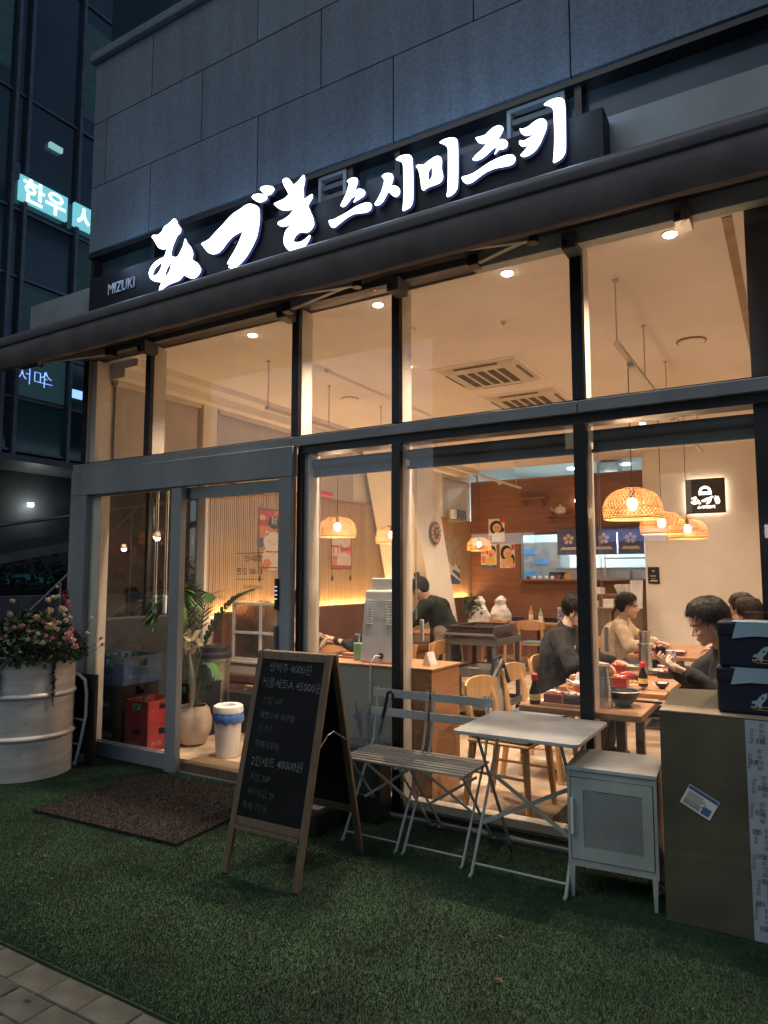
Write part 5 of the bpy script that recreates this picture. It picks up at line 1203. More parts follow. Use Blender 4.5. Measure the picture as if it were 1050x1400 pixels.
# -------- kitchen wall: shelves, pots, lamp, hatch contents, noren
for (a, b, z, lab) in ((-4.28,-3.75,2.865,'empty small wooden shelf high on the brown wall'), (-3.80,-3.0,2.535,'lower wooden wall shelf carrying a white teapot')):
    t = thing('wall_shelf', (a, KY-.001, z), lab, 'shelf', 'shelves on the brown wall')
    MB().box(0, b-a, -.24, 0, -.025, 0).build('board', M['brown'], t, bev=.003); MB().bar((.1,-.01,-.12),(.1,-.16,-.025),.02).bar((b-a-.1,-.01,-.12),(b-a-.1,-.16,-.025),.02).build('bracket', M['walnut'], t)
t = thing('teapot', (-3.52, KY-.13, 2.536), 'white decorated teapot on the lower wall shelf', 'teapot')
MB().lathe([(.05,0),(.09,.02),(.10,.08),(.085,.13),(.05,.15),(.02,.17),(.02,.185),(.0,.19)], 20).build('body', M['china'], t, smooth=True)
MB().tube([(-.09,0,.05),(-.14,0,.09),(-.16,0,.14)], [.02,.014,.01], 8).build('spout', M['china'], t); MB().tube([(.09,0,.04),(.14,0,.07),(.14,0,.12),(.09,0,.13)], .009, 6).build('handle', M['pred'], t)
MB().box(-.11,.11,-.07,.07,-.0,.008).build('tray', M['redl'], t)
t = thing('red_ornament', (-5.2, 3.1, 2.496), 'small red box lying on top of the slatted wall', 'box')
MB().box(0,.10,0,.32,0,.05).build('box_body', M['pred'], t, bev=.01)
for y, m, hh, lab in ((7.25,'white',.16,'white carton standing on the wall ledge'), (7.45,'black',.17,'black bag standing on the wall ledge')):
    t = thing('ledge_item', (-5.27, y, 2.496), lab, 'container'); MB().box(0,.09,0,.14 if m=='white' else .35,0,hh).build('body', M[m], t, bev=.02)
t = thing('spotlight', (-3.06, KY-.02, 3.0), 'white spotlight fixed high on the brown wall', 'spotlight')
MB().tube([(0,0,.1),(0,-.14,.1)], .012, 8).tube([(0,-.14,.12),(0,-.18,-.08)], .055, 14).build('lamp_head', M['white'], t)
t = thing('wall_sconce', (-3.30+.05, KY-.06, 2.78), 'bright warm lamp glowing on the brown wall beside the mullion', 'wall lamp')
MB().ell((0,0,0),(.035,.035,.06),12,8).build('bulb', M['bulb'], t, smooth=True); MB().box(-.03,.03,.02,.058,-.05,.05).build('wall_plate', M['walnut'], t)
def noren(x, lab):
    t = thing('noren_curtain', (x, KY-.03, 1.84), lab, 'curtain', 'navy noren curtains over the kitchen hatch')
    w = .42; mb = MB(); n = 16
    vs = [(w*i/n, .012*math.sin(i*1.1+x*3), z) for z in (0,.45) for i in range(n+1)]; mb.add(vs, [(i,i+1,n+2+i,n+1+i) for i in range(n)])
    o = mb.build('cloth', M['norenm'], t, smooth=True)
    f = MB()
    for k in range(5):
        a = 2*math.pi*k/5+math.pi/2; T = TR((w/2, -.018, .27)) @ RY(-a+math.pi/2)
        f.prism([(0,.015),(.028,.045),(.034,.078),(.014,.098),(0,.086),(-.014,.098),(-.034,.078),(-.028,.045)], -.0012, 0, M['paper'], T)
    f.prism(disc2(w/2,.27,.017,.017,10), -.022, -.0195, M['pred'])
    f.prism([(w*.14,.085),(w*.86,.085),(w*.86,.10),(w*.14,.10)], -.0205, -.018, M['paper'])
    for q in (.3,.5,.7): f.prism(disc2(w*q,.115,.05,.022,12), -.0225, -.0206, M['paper'])
    f.build('flower_print', None, o)
noren(-3.62, 'navy noren curtain with a white blossom, leftmost of three'); noren(-3.02, 'navy noren curtain with a white blossom, middle of three'); noren(-2.58, 'navy noren curtain with a white blossom, rightmost of three')
t = thing('noren_rod', (0, KY-.03, 2.31), 'thin wooden rod carrying the noren curtains', 'curtain rod'); MB().tube([(-3.7,0,0),(-2.02,0,0)], .008, 6).build('rod', M['walnut'], t)
# things in the kitchen
t = thing('fridge', (-4.85, 9.6, 0), 'tall steel refrigerator with blue notices seen through the hatch', 'refrigerator')
MB().box(0,.85,0,.7,0,2.15).build('body', M['kgrey'], t, bev=.01)
for k, (x, z) in enumerate(((.1,1.9),(.35,1.7),(.12,1.45))): MB().box(x,x+.26,-.008,-.001,z,z+.12).build('blue_notice', M['kblue'], t)
MB().box(.40,.44,-.05,-.001,.9,1.4).build('handle', M['steel'], t)
t = thing('range_hood', (-3.9, 9.5, 1.9), 'steel extractor hood over the kitchen stove', 'hood')
MB().add([(0,0,0),(1.6,0,0),(1.6,.8,0),(0,.8,0),(.3,.3,.5),(1.3,.3,.5),(1.3,.8,.5),(.3,.8,.5)], [(0,1,2,3),(4,5,6,7),(0,1,5,4),(1,2,6,5),(2,3,7,6),(3,0,4,7)]).build('canopy', M['kgrey'], t); MB().box(.6,1.0,.4,.8,.501,1.8).build('duct', M['kgrey'], t)
t = thing('kitchen_bench', (-3.95, 9.2, 0), 'white kitchen work bench behind the hatch', 'counter')
MB().box(0,1.9,0,.6,0,1.60).build('cupboard', M['kwall'], t, bev=.01); MB().box(-.02,1.92,-.02,.62,1.601,1.63).build('worktop', M['kgrey'], t)
t = thing('dark_oven', (-4.02, 8.95, 1.38), 'black oven standing behind the hatch counter', 'oven') 
MB().box(0,.30,0,.2,0,.17).build('body', M['black'], t, bev=.01); MB().box(.02,.22,-.008,-.001,.03,.14).build('door', M['greyd'], t); MB().box(0,.30,0,.2,-1.33,-.001).build('stand', M['kgrey'], t)
t = thing('kitchen_rack', (-2.95, 8.75, 0), 'steel kitchen rack with white tubs seen under the curtains', 'rack')
for z in (1.40,1.78): MB().box(0,.95,0,.4,z,z+.02).build('shelf', M['steel'], t)
for x in (0,.93): MB().box(x,x+.02,0,.02,0,1.85).build('post', M['steel'], t)
for k, x in enumerate((.18,.46)): MB().box(x,x+.24,.05,.3,1.421,1.58).build('tub', M['kwall'], t, bev=.01)
for k in range(7):
    x = -4.15+.11*k; t = thing('counter_jar', (x, KY-.06, hz0+.001), 'small pale jar in the row on the hatch counter, number %s from the left' % ['one','two','three','four','five','six','seven'][k], 'jar', 'small jars along the hatch counter')
    MB().lathe([(.03,0),(.035,.03),(.025,.05),(.012,.055)], 10).build('body', random.choice([M['china'], M['kwall'], M['redl']]), t); t['label'] = 'small jar on the kitchen hatch counter, ' + ['leftmost of the row','second from the left end','third from the left end','middle one of the row','third from the right end','second from the right end','rightmost of the row'][k]
t = thing('chopstick_holder', (-3.32-.1, KY-.10, hz0+.001), 'wooden chopstick holder on the hatch counter', 'holder')
MB().box(-.05,.07,-.04,.04,0,.09).build('holder_body', M['oak'], t)
cs = MB()
for k in range(8): cs.tube([(-.03+.011*k,0,.03),(-.04+.014*k,random.uniform(-.02,.02),.16)], .003, 4)
cs.build('chopstick', M['oak'], t)
# service counter below the hatch, right part, with cups and paper
t = thing('service_counter', (-2.90, 6.75, 0), 'service counter with cups and tissue boxes behind the beige sweatshirt guest', 'counter')
MB().box(0,.86,0,.45,ZF,.98).build('cupboard', M['walnut'], t); MB().box(-.01,.87,-.01,.46,.981,1.0).build('worktop', M['brown'], t)
MB().box(.0,.86,.25,.45,1.18,1.20).build('shelf', M['brown'], t); MB().box(.0,.02,.25,.45,1.0,1.18).build('shelf_side', M['brown'], t); MB().box(.84,.86,.25,.45,1.0,1.18).build('shelf_side', M['brown'], t)
def boxy(nm, x, y, z, a, b, c, m, lab, cat, bev=.004):
    t = thing(nm, (x, y, z), lab, cat); MB().box(-a/2,a/2,-b/2,b/2,0,c).build('body', M[m], t, bev=bev); return t
boxy('tissue_box', -2.72, 6.85, 1.001, .22, .12, .10, 'china', 'white tissue box at the left of the service counter', 'tissue box')
boxy('napkin_box', -2.46, 6.85, 1.001, .16, .12, .13, 'china', 'square white napkin box in the middle of the service counter', 'box')
boxy('small_carton', -2.62, 7.05, 1.201, .12, .10, .10, 'china', 'white carton on the shelf above the service counter', 'box')
t = thing('paper_cups', (-2.26, 7.08, 1.201), 'bunch of white paper straws and cups above the service counter', 'cups')
for k in range(7): MB().lathe([(.025,0),(.035,.15)], 10, None, TR((-.09+.03*k, random.uniform(-.03,.03), 0)) @ RY(R(-20+7*k))).build('cup', M['china'], t)
t = thing('framed_stand', (-2.06, 6.80, 1.001), 'pale menu stand leaning beside the beige wall', 'menu stand')
MB().box(-.09,.09,-.01,.01,0,.42,None,RX(R(-14)) ).build('panel', M['whitem'], t); MB().box(-.07,.07,.0,.14,0,.01).build('foot', M['whitem'], t)
t = thing('wifi_sign', (-1.955, 7.247, 1.36), 'small black wifi notice on the beige wall', 'sign')
MB().box(0,.165,-.012,0,0,.25).build('plate', M['black'], t, bev=.004)
text_mesh('WIFI', .040, .001, 'lettering', M['paper'], t, TR((.035,-.0135,.10))); MB().box(.03,.135,-.0135,-.0125,.035,.05).box(.05,.11,-.0135,-.0125,.07,.075).build('lettering', M['paper'], t)
wf = MB()
for r in (.012,.024,.036): wf.tube([(.082+r*math.sin(a), -.014, .165+r*math.cos(a)) for a in [-.8+.2*i for i in range(9)]], .0022, 4)
wf.build('wifi_symbol', M['paper'], t)
# lit shop sign on the back wall
t = thing('wall_sign', (-1.375, 7.19, 2.385), 'square black wall sign with glowing white logo and lettering', 'sign')
MB().box(0,.53,-.03,-.0,0,.51).build('panel', mat('sign_panel_brown', (.05,.035,.03), .4), t, bev=.003)
MB().box(.02,.51,.001,.02,.02,.49).build('glow_backing', glow('halo_light', (1,.78,.56), 7), t)
MB().box(.1,.43,.021,.058,.1,.41).build('mount', M['dark'], t)
dome = [(.265+.085*math.cos(math.pi*k/16), .30+.10*math.sin(math.pi*k/16)) for k in range(17)]; dome_i = [(.265+.055*math.cos(math.pi*k/12), .315+.05*math.sin(math.pi*k/12)) for k in range(13)]
curve_mesh([dome + [(.18,.285),(.35,.285)][:0] , dome_i], -.036, .004, 'logo', M['nsig'], t, smooth_loop=False)
MB().box(.18,.35,-.036,-.031,.272,.290).build('logo', M['nsig'], t)
sx0, sz0 = G[0][2], None
# miniature of the fascia lettering, scaled down
allp = [wpoly(pc(l, *c), LY) for nm, c, lo_ in G[:5] for l in lo_]
mnx = min(p[0] for l in allp for p in l); mxx = max(p[0] for l in allp for p in l); mnz = min(p[1] for l in allp for p in l); mxz = max(p[1] for l in allp for p in l)
for nm, c, lo_ in G[:5]:
    lw = [[(.07+(x-mnx)/(mxx-mnx)*.39, .130+(z-mnz)/(mxz-mnz)*.12) for x, z in wpoly(pc(l, *c), LY)] for l in lo_]
    curve_mesh(lw, -.036, .004, 'lettering', M['nsig'], t)
text_mesh('스시미즈키', .052, .004, 'lettering', M['nsig'], t, TR((.155,-.034,.072)), off=.001)

# -------- tables, chairs
def table(x0, x1, y0, y1, lab):
    t = thing('dining_table', ((x0+x1)/2, (y0+y1)/2, ZF), lab, 'table', 'oak dining tables')
    a, b = (x1-x0)/2, (y1-y0)/2
    MB().box(-a,a,-b,b,.655,.69).build('table_top', M['oakx'], t, bev=.004)
    MB().box(-.03,.03,-.03,.03,.02,.654).build('pillar', M['black'], t); MB().box(-.22,.22,-.22,.22,0,.018).build('foot_plate', M['black'], t)
    MB().box(-.2,.2,-.2,.2,.64,.6545).build('bracket', M['black'], t) if False else None
    return t
TZ = ZF+.69
table(-1.42,-.745,.03,.62,'oak table right behind the window with a steel jug and a black bowl')
table(-1.42,-.745,.80,1.42,'second oak table from the window, with sushi trays')
table(-1.42,-.745,1.44,2.06,'third oak table from the window on the right side')
table(-1.42,-.745,3.0,3.62,'oak table in front of the guest in the camel sweatshirt')
table(-1.42,-.745,3.64,4.26,'oak table farthest back along the right side')
table(-4.52,-3.90,1.70,2.32,'oak table by the bench with the tumbler, nearest the door')
table(-4.52,-3.90,2.60,3.22,'oak table by the bench that the employee is clearing')
table(-4.52,-3.90,4.2,4.82,'oak table by the bench next to the leaning column')
table(-4.3,-2.9,6.75,7.35,'long oak table before the brown wall with sauce bottles')
def chair():
    t = thing('wooden_chair', (0,0,0), 'x', 'chair', 'pale oak dining chairs')      # faces +x
    MB().box(-.20,.21,-.21,.21,.405,.425).build('seat', M['oak'], t, bev=.008)
    MB().box(-.19,.20,-.20,.20,.4255,.450).build('seat_pad', mat('grey_blue_pad', (.13,.16,.18), .8) if 'pad' not in M else M['pad'], t, bev=.010)
    for sx_, sy_ in ((1,1),(1,-1)): MB().tube([(.17*sx_,.17*sy_,.404),(.20*sx_,.195*sy_,0)], [.026,.018], 8).build('leg', M['oak'], t)
    for sy_ in (1,-1): MB().tube([(-.23,.185*sy_,0),(-.175,.175*sy_,.40),(-.20,.175*sy_,.60),(-.245,.165*sy_,.76)], [.019,.027,.022,.014], 8).build('leg', M['oak'], t)
    b = MB(); n = 10; vs = []
    for i in range(n+1):
        y = -.215+.43*i/n; c = .045*(1-(2*i/n-1)**2)
        h0 = .63+.03*(1-(2*i/n-1)**2)*0; top = .775-.03*abs(2*i/n-1)**3
        for dx, z in ((0,h0+.02*abs(2*i/n-1)**2),(0,top),(.016,top),(.016,h0+.02*abs(2*i/n-1)**2)): vs.append((-.205-c+dx-.04*(z-.6), y, z))
    fs = [(4*i+k,4*i+(k+1)%4,4*(i+1)+(k+1)%4,4*(i+1)+k) for i in range(n) for k in range(4)]+[(0,1,2,3),(4*n,4*n+1,4*n+2,4*n+3)]
    b.add(vs, fs); b.build('backrest', M['oak'], t, bev=.003, smooth=True)
    for sy_ in (1,-1): MB().tube([(-.20,.17*sy_,.22),(.17,.18*sy_,.22)], .009, 6).build('side_rail', M['oak'], t)
    return t
M['pad'] = mat('grey_blue_pad', (.13,.16,.18), .8)
CH = chair(); first = True
for (x, y, rz, lab) in ((-1.60,.38,0,'empty oak chair right behind the window, beside the bistro table'),(-1.66,1.16,0,'oak chair with a grey canvas bag hung over its back'),(-1.66,1.80,0,'oak chair under the man in the black sweater'),
        (-1.68,3.32,0,'oak chair with a bag, beside the guest in the camel sweatshirt'),(-1.70,3.85,0,'oak chair under the guest in the camel sweatshirt'),(-3.42,2.62,180,'oak chair in front of the employee'),(-3.46,1.98,180,'oak chair behind the kiosk, holding the guest in black'),
        (-3.42,6.30,90,'oak chair with a blue-grey pad before the far table, right of the cart'),(-4.0,6.30,90,'oak chair before the far table, hidden behind the cart'),(-2.62,6.95,180,'oak chair at the right end of the far table'),
        (-.32,.92,180,'oak chair under the man with the phone'),(-.30,3.02,180,'oak chair under the nearer far-right woman'),(-.32,3.62,180,'oak chair under the farther far-right woman')):
    o = CH if first else dup(CH); first = False
    o.location = (x, y, ZF); o.rotation_euler = (0, 0, R(rz+random.uniform(-5,5))); o['label'] = lab
# canvas bag and coat on the second chair
t = thing('canvas_bag', (-1.93, .98, .42), 'grey canvas tote bag hanging from the back of an oak chair', 'bag')
b = MB(); 
vs = []; n = 12
for j in range(7):
    z = .34*j/6; wdt = .155+.02*math.sin(j); th = .05*(1-.5*j/6)+.01
    for i in range(n):
        a = 2*math.pi*i/n; vs.append((th*math.sin(a)*(1+.15*math.sin(3*a+j)), wdt*math.cos(a), z))
b.add(vs, [(j*n+i,j*n+(i+1)%n,(j+1)*n+(i+1)%n,(j+1)*n+i) for j in range(6) for i in range(n)]+[tuple(range(n))]); b.build('bag_body', mat('grey_canvas', (.30,.28,.25), .9, bump=.3), t, smooth=True)
MB().tube([(0,-.10,.33),(.01,-.07,.46),(.01,.05,.47),(0,.09,.33)], .012, 6).tube([(.03,-.12,.33),(.05,-.02,.44),(.04,.13,.28)], .02, 6).build('strap', M['black'], t, smooth=True)

# -------- table settings
def jug(x, y, z, r, h, lab):
    t = thing('steel_jug', (x, y, z), lab, 'jug'); MB().lathe([(r,0),(r*1.02,.01),(r,h*.55),(r*.80,h*.78),(r*.86,h*.97),(r*.97,h),(r*.9,h),(r*.75,h*.8)], 28).build('body', M['steel'], t, smooth=True); return t
jug(-.985,.20,TZ+.001,.056,.235,'large brushed steel water jug on the nearest table')
jug(-1.02,1.70,TZ+.001,.048,.32,'tall steel flask standing between the trays on the right tables'); MB().lathe([(.049,.215),(.053,.218),(.053,.228),(.049,.231)], 20).build('ring', M['chrome'], bpy.data.objects['steel_jug.001'], smooth=True)
def bottle(x, y, z, m, cap, lab, s=1.0):
    t = thing('sauce_bottle', (x, y, z), lab, 'bottle'); MB().lathe([(.026*s,0),(.028*s,.01*s),(.028*s,.06*s),(.013*s,.105*s),(.012*s,.115*s)], 14).build('body', M[m], t, smooth=True); MB().lathe([(.017*s,.1155*s),(.017*s,.145*s),(.012*s,.15*s)], 12).build('cap', M[cap], t)
    MB().lathe([(.0285*s,.02*s),(.0287*s,.05*s)], 14, caps=False).build('paper_label', M['paper'] if m != 'soy' else M['pyel'], t); return t
bottle(-1.345,.10,TZ+.001,'soy','redcap','dark soy sauce bottle with a red cap at the left of the nearest table',1.15)
bottle(-.90,.94,TZ+.022,'soy','redcap','soy sauce bottle with a red cap on the second table',1.05)
bottle(-1.06,2.0,TZ+.001,'soy','redcap','soy sauce bottle with a red cap on the third table')
def tray(x0, x1, y0, y1, m, lab):
    t = thing('serving_tray', ((x0+x1)/2, (y0+y1)/2, TZ+.001), lab, 'tray', 'wooden serving trays'); a, b = (x1-x0)/2, (y1-y0)/2
    MB().box(-a,a,-b,b,0,.008).box(-a,a,-b,-b+.01,.008,.020).box(-a,a,b-.01,b,.008,.020).box(-a,-a+.01,-b+.01,b-.01,.008,.020).box(a-.01,a,-b+.01,b-.01,.008,.020).build('tray_body', M[m], t); return t
tray(-1.30,-.99,.055,.30,'oak','long oak serving tray on the nearest table') if False else tray(-1.30,-1.05,.05,.26,'oak','oak serving tray with red boxes on the nearest table')
tray(-1.36,-.90,.83,1.10,'oakx','oak serving tray with black dishes at the front of the second table')
tray(-1.40,-1.0,1.50,1.80,'oakx','oak serving tray on the third table')
tray(-1.38,-.95,3.10,3.40,'redl','dark red lacquer tray before the camel sweatshirt guest')
def lbox(x, y, m, lab, z=TZ+.0095, s=.10, h=.06):
    t = thing('lacquer_box', (x, y, z), lab, 'box', 'lacquer boxes on the trays'); MB().box(-s/2,s/2,-s/2,s/2,0,h).build('box_body', M[m], t, bev=.004)
    f = MB()
    for k in range(9): f.ell((random.uniform(-s*.35,s*.35), random.uniform(-s*.35,s*.35), h+.004), (.016,.012,.010), 7, 5, random.choice([M['pred'],M['foodo'],M['paper'],M['redl']]))
    f.build('food', None, t, kind='stuff')
lbox(-1.235,.12,'redl','red lacquer box at the left of the nearest tray'); lbox(-1.12,.12,'bowlb','black lacquer box at the right of the nearest tray')
lbox(-1.05,.95,'redl','dark red lacquer box on the second table'); lbox(-1.20,1.0,'bowlb','black lacquer box near the man\'s hand')
lbox(-1.2,1.62,'redl','red lacquer box on the third table'); lbox(-1.15,3.24,'bowlb','black lacquer box before the camel sweatshirt guest')
def squeeze(x, y, lab):
    t = thing('sauce_pot', (x, y, TZ+.001), lab, 'sauce jug'); MB().lathe([(.036,0),(.038,.01),(.038,.085)], 18).build('sauce_body', M['sauce'], t, smooth=True); MB().lathe([(.039,.086),(.039,.10),(.020,.115),(.014,.15),(.010,.16)], 18).build('lid', M['china'], t, smooth=True)
    MB().tube([(-.036,0,.10),(-.07,0,.115),(-.072,0,.06),(-.039,0,.04)], .006, 6).build('handle', M['china'], t, smooth=True)
lbox(-1.33,.92,'oakx','small wooden box of food at the left of the second table', TZ+.022, .08, .035)
lbox(-1.08,1.30,'redl','red lacquer box near the middle of the second table', TZ+.001, .11, .045)
lbox(-1.30,1.28,'bowlb','black lacquer box before the man in the black sweater', TZ+.001, .12, .035)
lbox(-.86,1.58,'bowlb','black lacquer box beside the tall flask', TZ+.001, .10, .045)
lbox(-1.30,3.5,'redl','red lacquer box at the far side of the camel sweatshirt guest\'s table', TZ+.001, .12, .045)
for x, y, lab in ((-.84,1.22,'white folded napkin at the right of the second table'),(-1.38,.22,'white folded napkin at the left of the nearest table')):
    t = thing('napkin', (x, y, TZ+.001), lab, 'napkin'); MB().box(-.05,.05,-.03,.03,0,.004).build('paper_fold', M['china'], t)
t = thing('chopsticks', (-.84,.93,TZ+.001), 'pair of pale chopsticks lying before the phone', 'chopsticks')
for q in (0,.012): MB().tube([(-.10,q,.004),(.11,q+.006,.004)], .003, 6).build('chopstick', M['oak'], t)
squeeze(-1.16,.36,'orange sauce jug with a white lid and handle on the nearest table'); squeeze(-4.2,1.82,'red sauce jug on the table by the door')
def bowl(x, y, z, r, m, lab, fill=None):
    t = thing('bowl', (x, y, z), lab, 'bowl'); MB().lathe([(r*.42,0),(r*.45,.008),(r*.8,r*.42),(r,r*.85),(r*1.03,r*.86),(r*.97,r*.84),(r*.75,r*.42),(r*.38,r*.10)], 26).build('bowl_body', M[m], t, smooth=True)
    if fill:
        f = MB(); 
        for k in range(14): f.ell((random.uniform(-r*.5,r*.5), random.uniform(-r*.5,r*.5), r*.75), (r*.28,r*.22,r*.18), 7, 5)
        f.build('food', M[fill], t, kind='stuff')
bowl(-.895,.30,TZ+.001,.098,'bowlb','large black noodle bowl beside the steel jug','soil')
for a in ('bowl',): MB().lathe([(.100,.083),(.104,.086),(.101,.089)], 26, caps=False).build('rim', M['china'], bpy.data.objects['bowl'], smooth=True)
bowl(-.80,1.04,TZ+.001,.045,'bowlb','small dark cup of rice in front of the phone','rice'); bowl(-1.30,1.08,TZ+.022,.06,'bowlb','black bowl of rice under the man\'s hand','rice')
bowl(-.98,1.26,TZ+.001,.040,'bowlb','small black dish in the middle of the second table'); bowl(-1.10,2.12-.2,TZ+.001,.05,'bowlb','small black bowl on the third table'); bowl(-.93,1.94,TZ+.001,.05,'china','white bowl on the third table')
t = thing('shrimp_plate', (-1.0,1.1,TZ+.001), 'small plate of fried shrimp on the second table', 'plate'); MB().lathe([(.03,0),(.06,.008),(.065,.012)], 18).build('plate', M['china'], t)
for k in range(3): MB().cap((-.04+.03*k,-.03,.022),(-.02+.03*k,.04,.024), .010,.006, 8).build('fried_shrimp', M['foodo'], t, smooth=True)
for x, y, lab in ((-1.15,2.05-.18,'stack of white plates on the third table'),(-.93,1.72,'pale plates beside the tall flask'),(-1.02,3.2,'white plate before the camel sweatshirt guest')):
    t = thing('plate_stack', (x, y, TZ+.001), lab, 'plates')
    for k in range(3): MB().lathe([(.05,.012*k),(.085,.012*k+.012),(.09,.012*k+.013)], 22).build('plate', M['china'], t, smooth=True)
def cupstack(x, y, z, n, lab):
    t = thing('cup_stack', (x, y, z), lab, 'cups', 'stacks of patterned cups')
    for k in range(n):
        c = MB().lathe([(.030,.058*k),(.038,.058*k+.055),(.036,.058*k+.0575)], 18).build('cup', M['china'] if k == n-1 else M['norenm'], t, smooth=True)
        p = MB()
        for j in range(9):
            a = j*.7+k; T = RZ(a); p.prism(disc2(0,.058*k+.015+.03*(j%2),.010,.009,8), -.0385, -.030, M['norenm'] if k == n-1 else M['paper'], T)
        p.build('pattern', None, c)
cupstack(-.86,2.05-.2,TZ+.001,3,'stack of navy and white patterned cups on the third right-hand table'); cupstack(-4.16,6.95,TZ+.001,4,'stack of patterned cups at the left of the far table'); cupstack(-3.28,7.1,TZ+.001,4,'stack of patterned cups near the green bottles')
t = thing('menu_book', (-1.30,.44,TZ+.001), 'thin black menu lying on the nearest table', 'menu'); MB().box(-.10,.10,-.04,.04,0,.006).build('cover', M['china'], t)
t = thing('placemat', (-.86,.47,TZ+.001), 'long black chopstick case across the nearest table', 'chopstick case'); MB().box(-.13,.15,-.012,.012,0,.010).build('case', M['black'], t)
for k, (x, m, lab) in enumerate(((-3.72,'oak','tall pale flask on the far table'),(-3.12,'greenb','green bottle, left of the pair on the far table'),(-3.02,'greenb','green bottle, right of the pair on the far table'),(-3.56,'gel','small clear bottle with a blue label on the far table'))):
    t = thing('bottle', (x, 7.0, TZ+.001), lab, 'bottle'); h = .26 if k in (0,) else .22
    MB().lathe([(.034,0),(.036,.01),(.036,h*.6),(.014,h*.8),(.013,h)], 16).build('body', M[m], t, smooth=True); MB().lathe([(.0365,h*.15),(.0365,h*.45)], 16, caps=False).build('paper_label', M['paper'], t)
for k, (x, m, lab) in enumerate(((-4.0,'black','black tissue box on the far table'),(-3.42,'bowlb','dark caddy on the far table'),(-3.56,'china','pale napkin pile at the near edge of the far table'))):
    t = thing('table_caddy', (x, 7.1 if k < 2 else 6.83, TZ+.001), lab, 'caddy'); MB().box(-.10,.10,-.06,.06,0,.07 if k < 2 else .035).build('body', M[m], t, bev=.004)
# window counter with kiosk, gel, cable
t = thing('window_counter', (0,0,0), 'low counter behind the window carrying the kiosk, beige front and wooden end', 'counter')
MB().box(-2.93,-2.245,.13,.55,ZF,.872).build('front_panel', mat('frosted_panel', (.33,.31,.235), .6, var=.05), t); MB().box(-2.243,-2.03,.13,.55,ZF,.872).build('end_panel', M['oakx'], t, bev=.003)
MB().box(-2.94,-2.02,.12,.56,.873,.888).build('worktop', M['oakx'], t, bev=.003)
MB().lathe([(.035,-.004),(.035,.004)], 18, None, TR((-2.37,.126,.36)) @ RX(R(90))).build('round_outlet', M['white'], t)
KI = thing('ordering_kiosk', (-2.60,.20,.889), 'grey plastic tabletop machine with vent slots seen from behind', 'kiosk')
MB().add([(-.02,0,0),(.255,0,0),(.255,.18,0),(-.02,.18,0),(.0,.04,.49),(.245,.04,.49),(.245,.17,.49),(.0,.17,.49)], [(0,1,2,3),(4,5,6,7),(0,1,5,4),(1,2,6,5),(2,3,7,6),(3,0,4,7)]).build('housing', M['kiosk'], KI, bev=.012)
MB().box(.02,.24,.09,.14,.495,.575).build('display_top', M['kiosk'], KI, bev=.008)
for sx_ in (.022,.182):
    for k in range(10):
        z = .26+.0175*k; y = .04*z/.49-.006; MB().box(sx_,sx_+.045,y-.001,y+.008,z,z+.006).build('vent_slot', M['white'], KI, bev=.001)
MB().lathe([(.020,-.004),(.020,.004)], 18, None, TR((.15,.004,.05)) @ RX(R(90))).build('cable_port', M['black'], KI)
text_mesh('MIZUKI', .018, .0005, 'type_label', M['greyd'], KI, TR((.12,.028,.43))) if False else MB().box(.11,.18,.021,.0235,.37,.42).build('type_label', M['kwall'], KI)
t = thing('power_cable', (-2.45,.19,.0), 'white cable hanging from the back of the grey machine', 'cable'); MB().tube([(0,.005,.94),(-.02,-.03,.945),(-.028,-.075,.90),(-.028,-.078,.8),(-.035,-.075,.6),(-.03,-.07,.3),(-.04,-.06,.10)], .004, 6).build('cable', M['china'], t, smooth=True)
t = thing('gel_bottle', (-2.69,.30,.889), 'green hand gel pump bottle beside the grey machine', 'bottle'); MB().box(-.035,.035,-.022,.022,0,.12).build('body', M['gel'], t, bev=.008); MB().tube([(0,0,.12),(0,0,.17)], .007, 8).box(-.03,.008,-.006,.006,.17,.18).build('pump', M['china'], t)
t = thing('small_card', (-2.13,.25,.889), 'small white card stand at the end of the window counter', 'card'); MB().prism([(-.03,0),(.03,0),(.005,.085),(-.005,.085)], 0,.10).build('card', M['china'], t)
t = thing('wood_tray', (-2.82,.40,.889), 'folded brown menu boards on the window counter', 'menu'); MB().box(-.09,.09,-.06,.06,0,.012).box(-.06,.06,-.03,.05,.0125,.03).build('board', M['oakx'], t)
# tumbler on the bench table
# trolley with tub
TC = thing('service_trolley', (-3.17,2.72,ZF), 'grey plastic service trolley carrying a brown tub', 'trolley')
for x in (0,.50):
    for y in (0,.66): MB().box(x,x+.045,y,y+.045,.06,.80).build('post', M['cart'], TC, bev=.006)
for z in (.74,.42,.10):
    s_ = MB().box(.0461,.4999,.0461,.6599,z,z+.02).build('shelf', M['cart'], TC)
    MB().box(-.01,.555,-.012,-.001,z-.015,z+.055).box(-.01,.555,.706,.717,z-.015,z+.055).box(-.012,-.001,0,.705,z-.015,z+.055).box(.546,.557,0,.705,z-.015,z+.055).build('shelf_rim', M['cart'], s_, bev=.003)
MB().tube([(-.0,-.0,.80),(-.0,-.03,.83),(.54,-.03,.83),(.54,0,.80)], .018, 8).build('handle', M['cart'], TC, smooth=True)
for x in (.02,.52):
    for y in (.02,.68): MB().lathe([(.03,-.012),(.03,.012)], 14, None, TR((x,y,.03)) @ RX(R(90))).build('wheel', M['black'], TC)
t = thing('brown_tub', (-2.90,3.06,ZF+.761), 'big brown plastic dish tub on top of the trolley', 'tub')
MB().add([(-.20,-.27,0),(.20,-.27,0),(.20,.27,0),(-.20,.27,0),(-.235,-.31,.15),(.235,-.31,.15),(.235,.31,.15),(-.235,.31,.15)], [(0,1,2,3),(0,1,5,4),(1,2,6,5),(2,3,7,6),(3,0,4,7)]).build('tub_body', M['tub'], t, bev=.01)
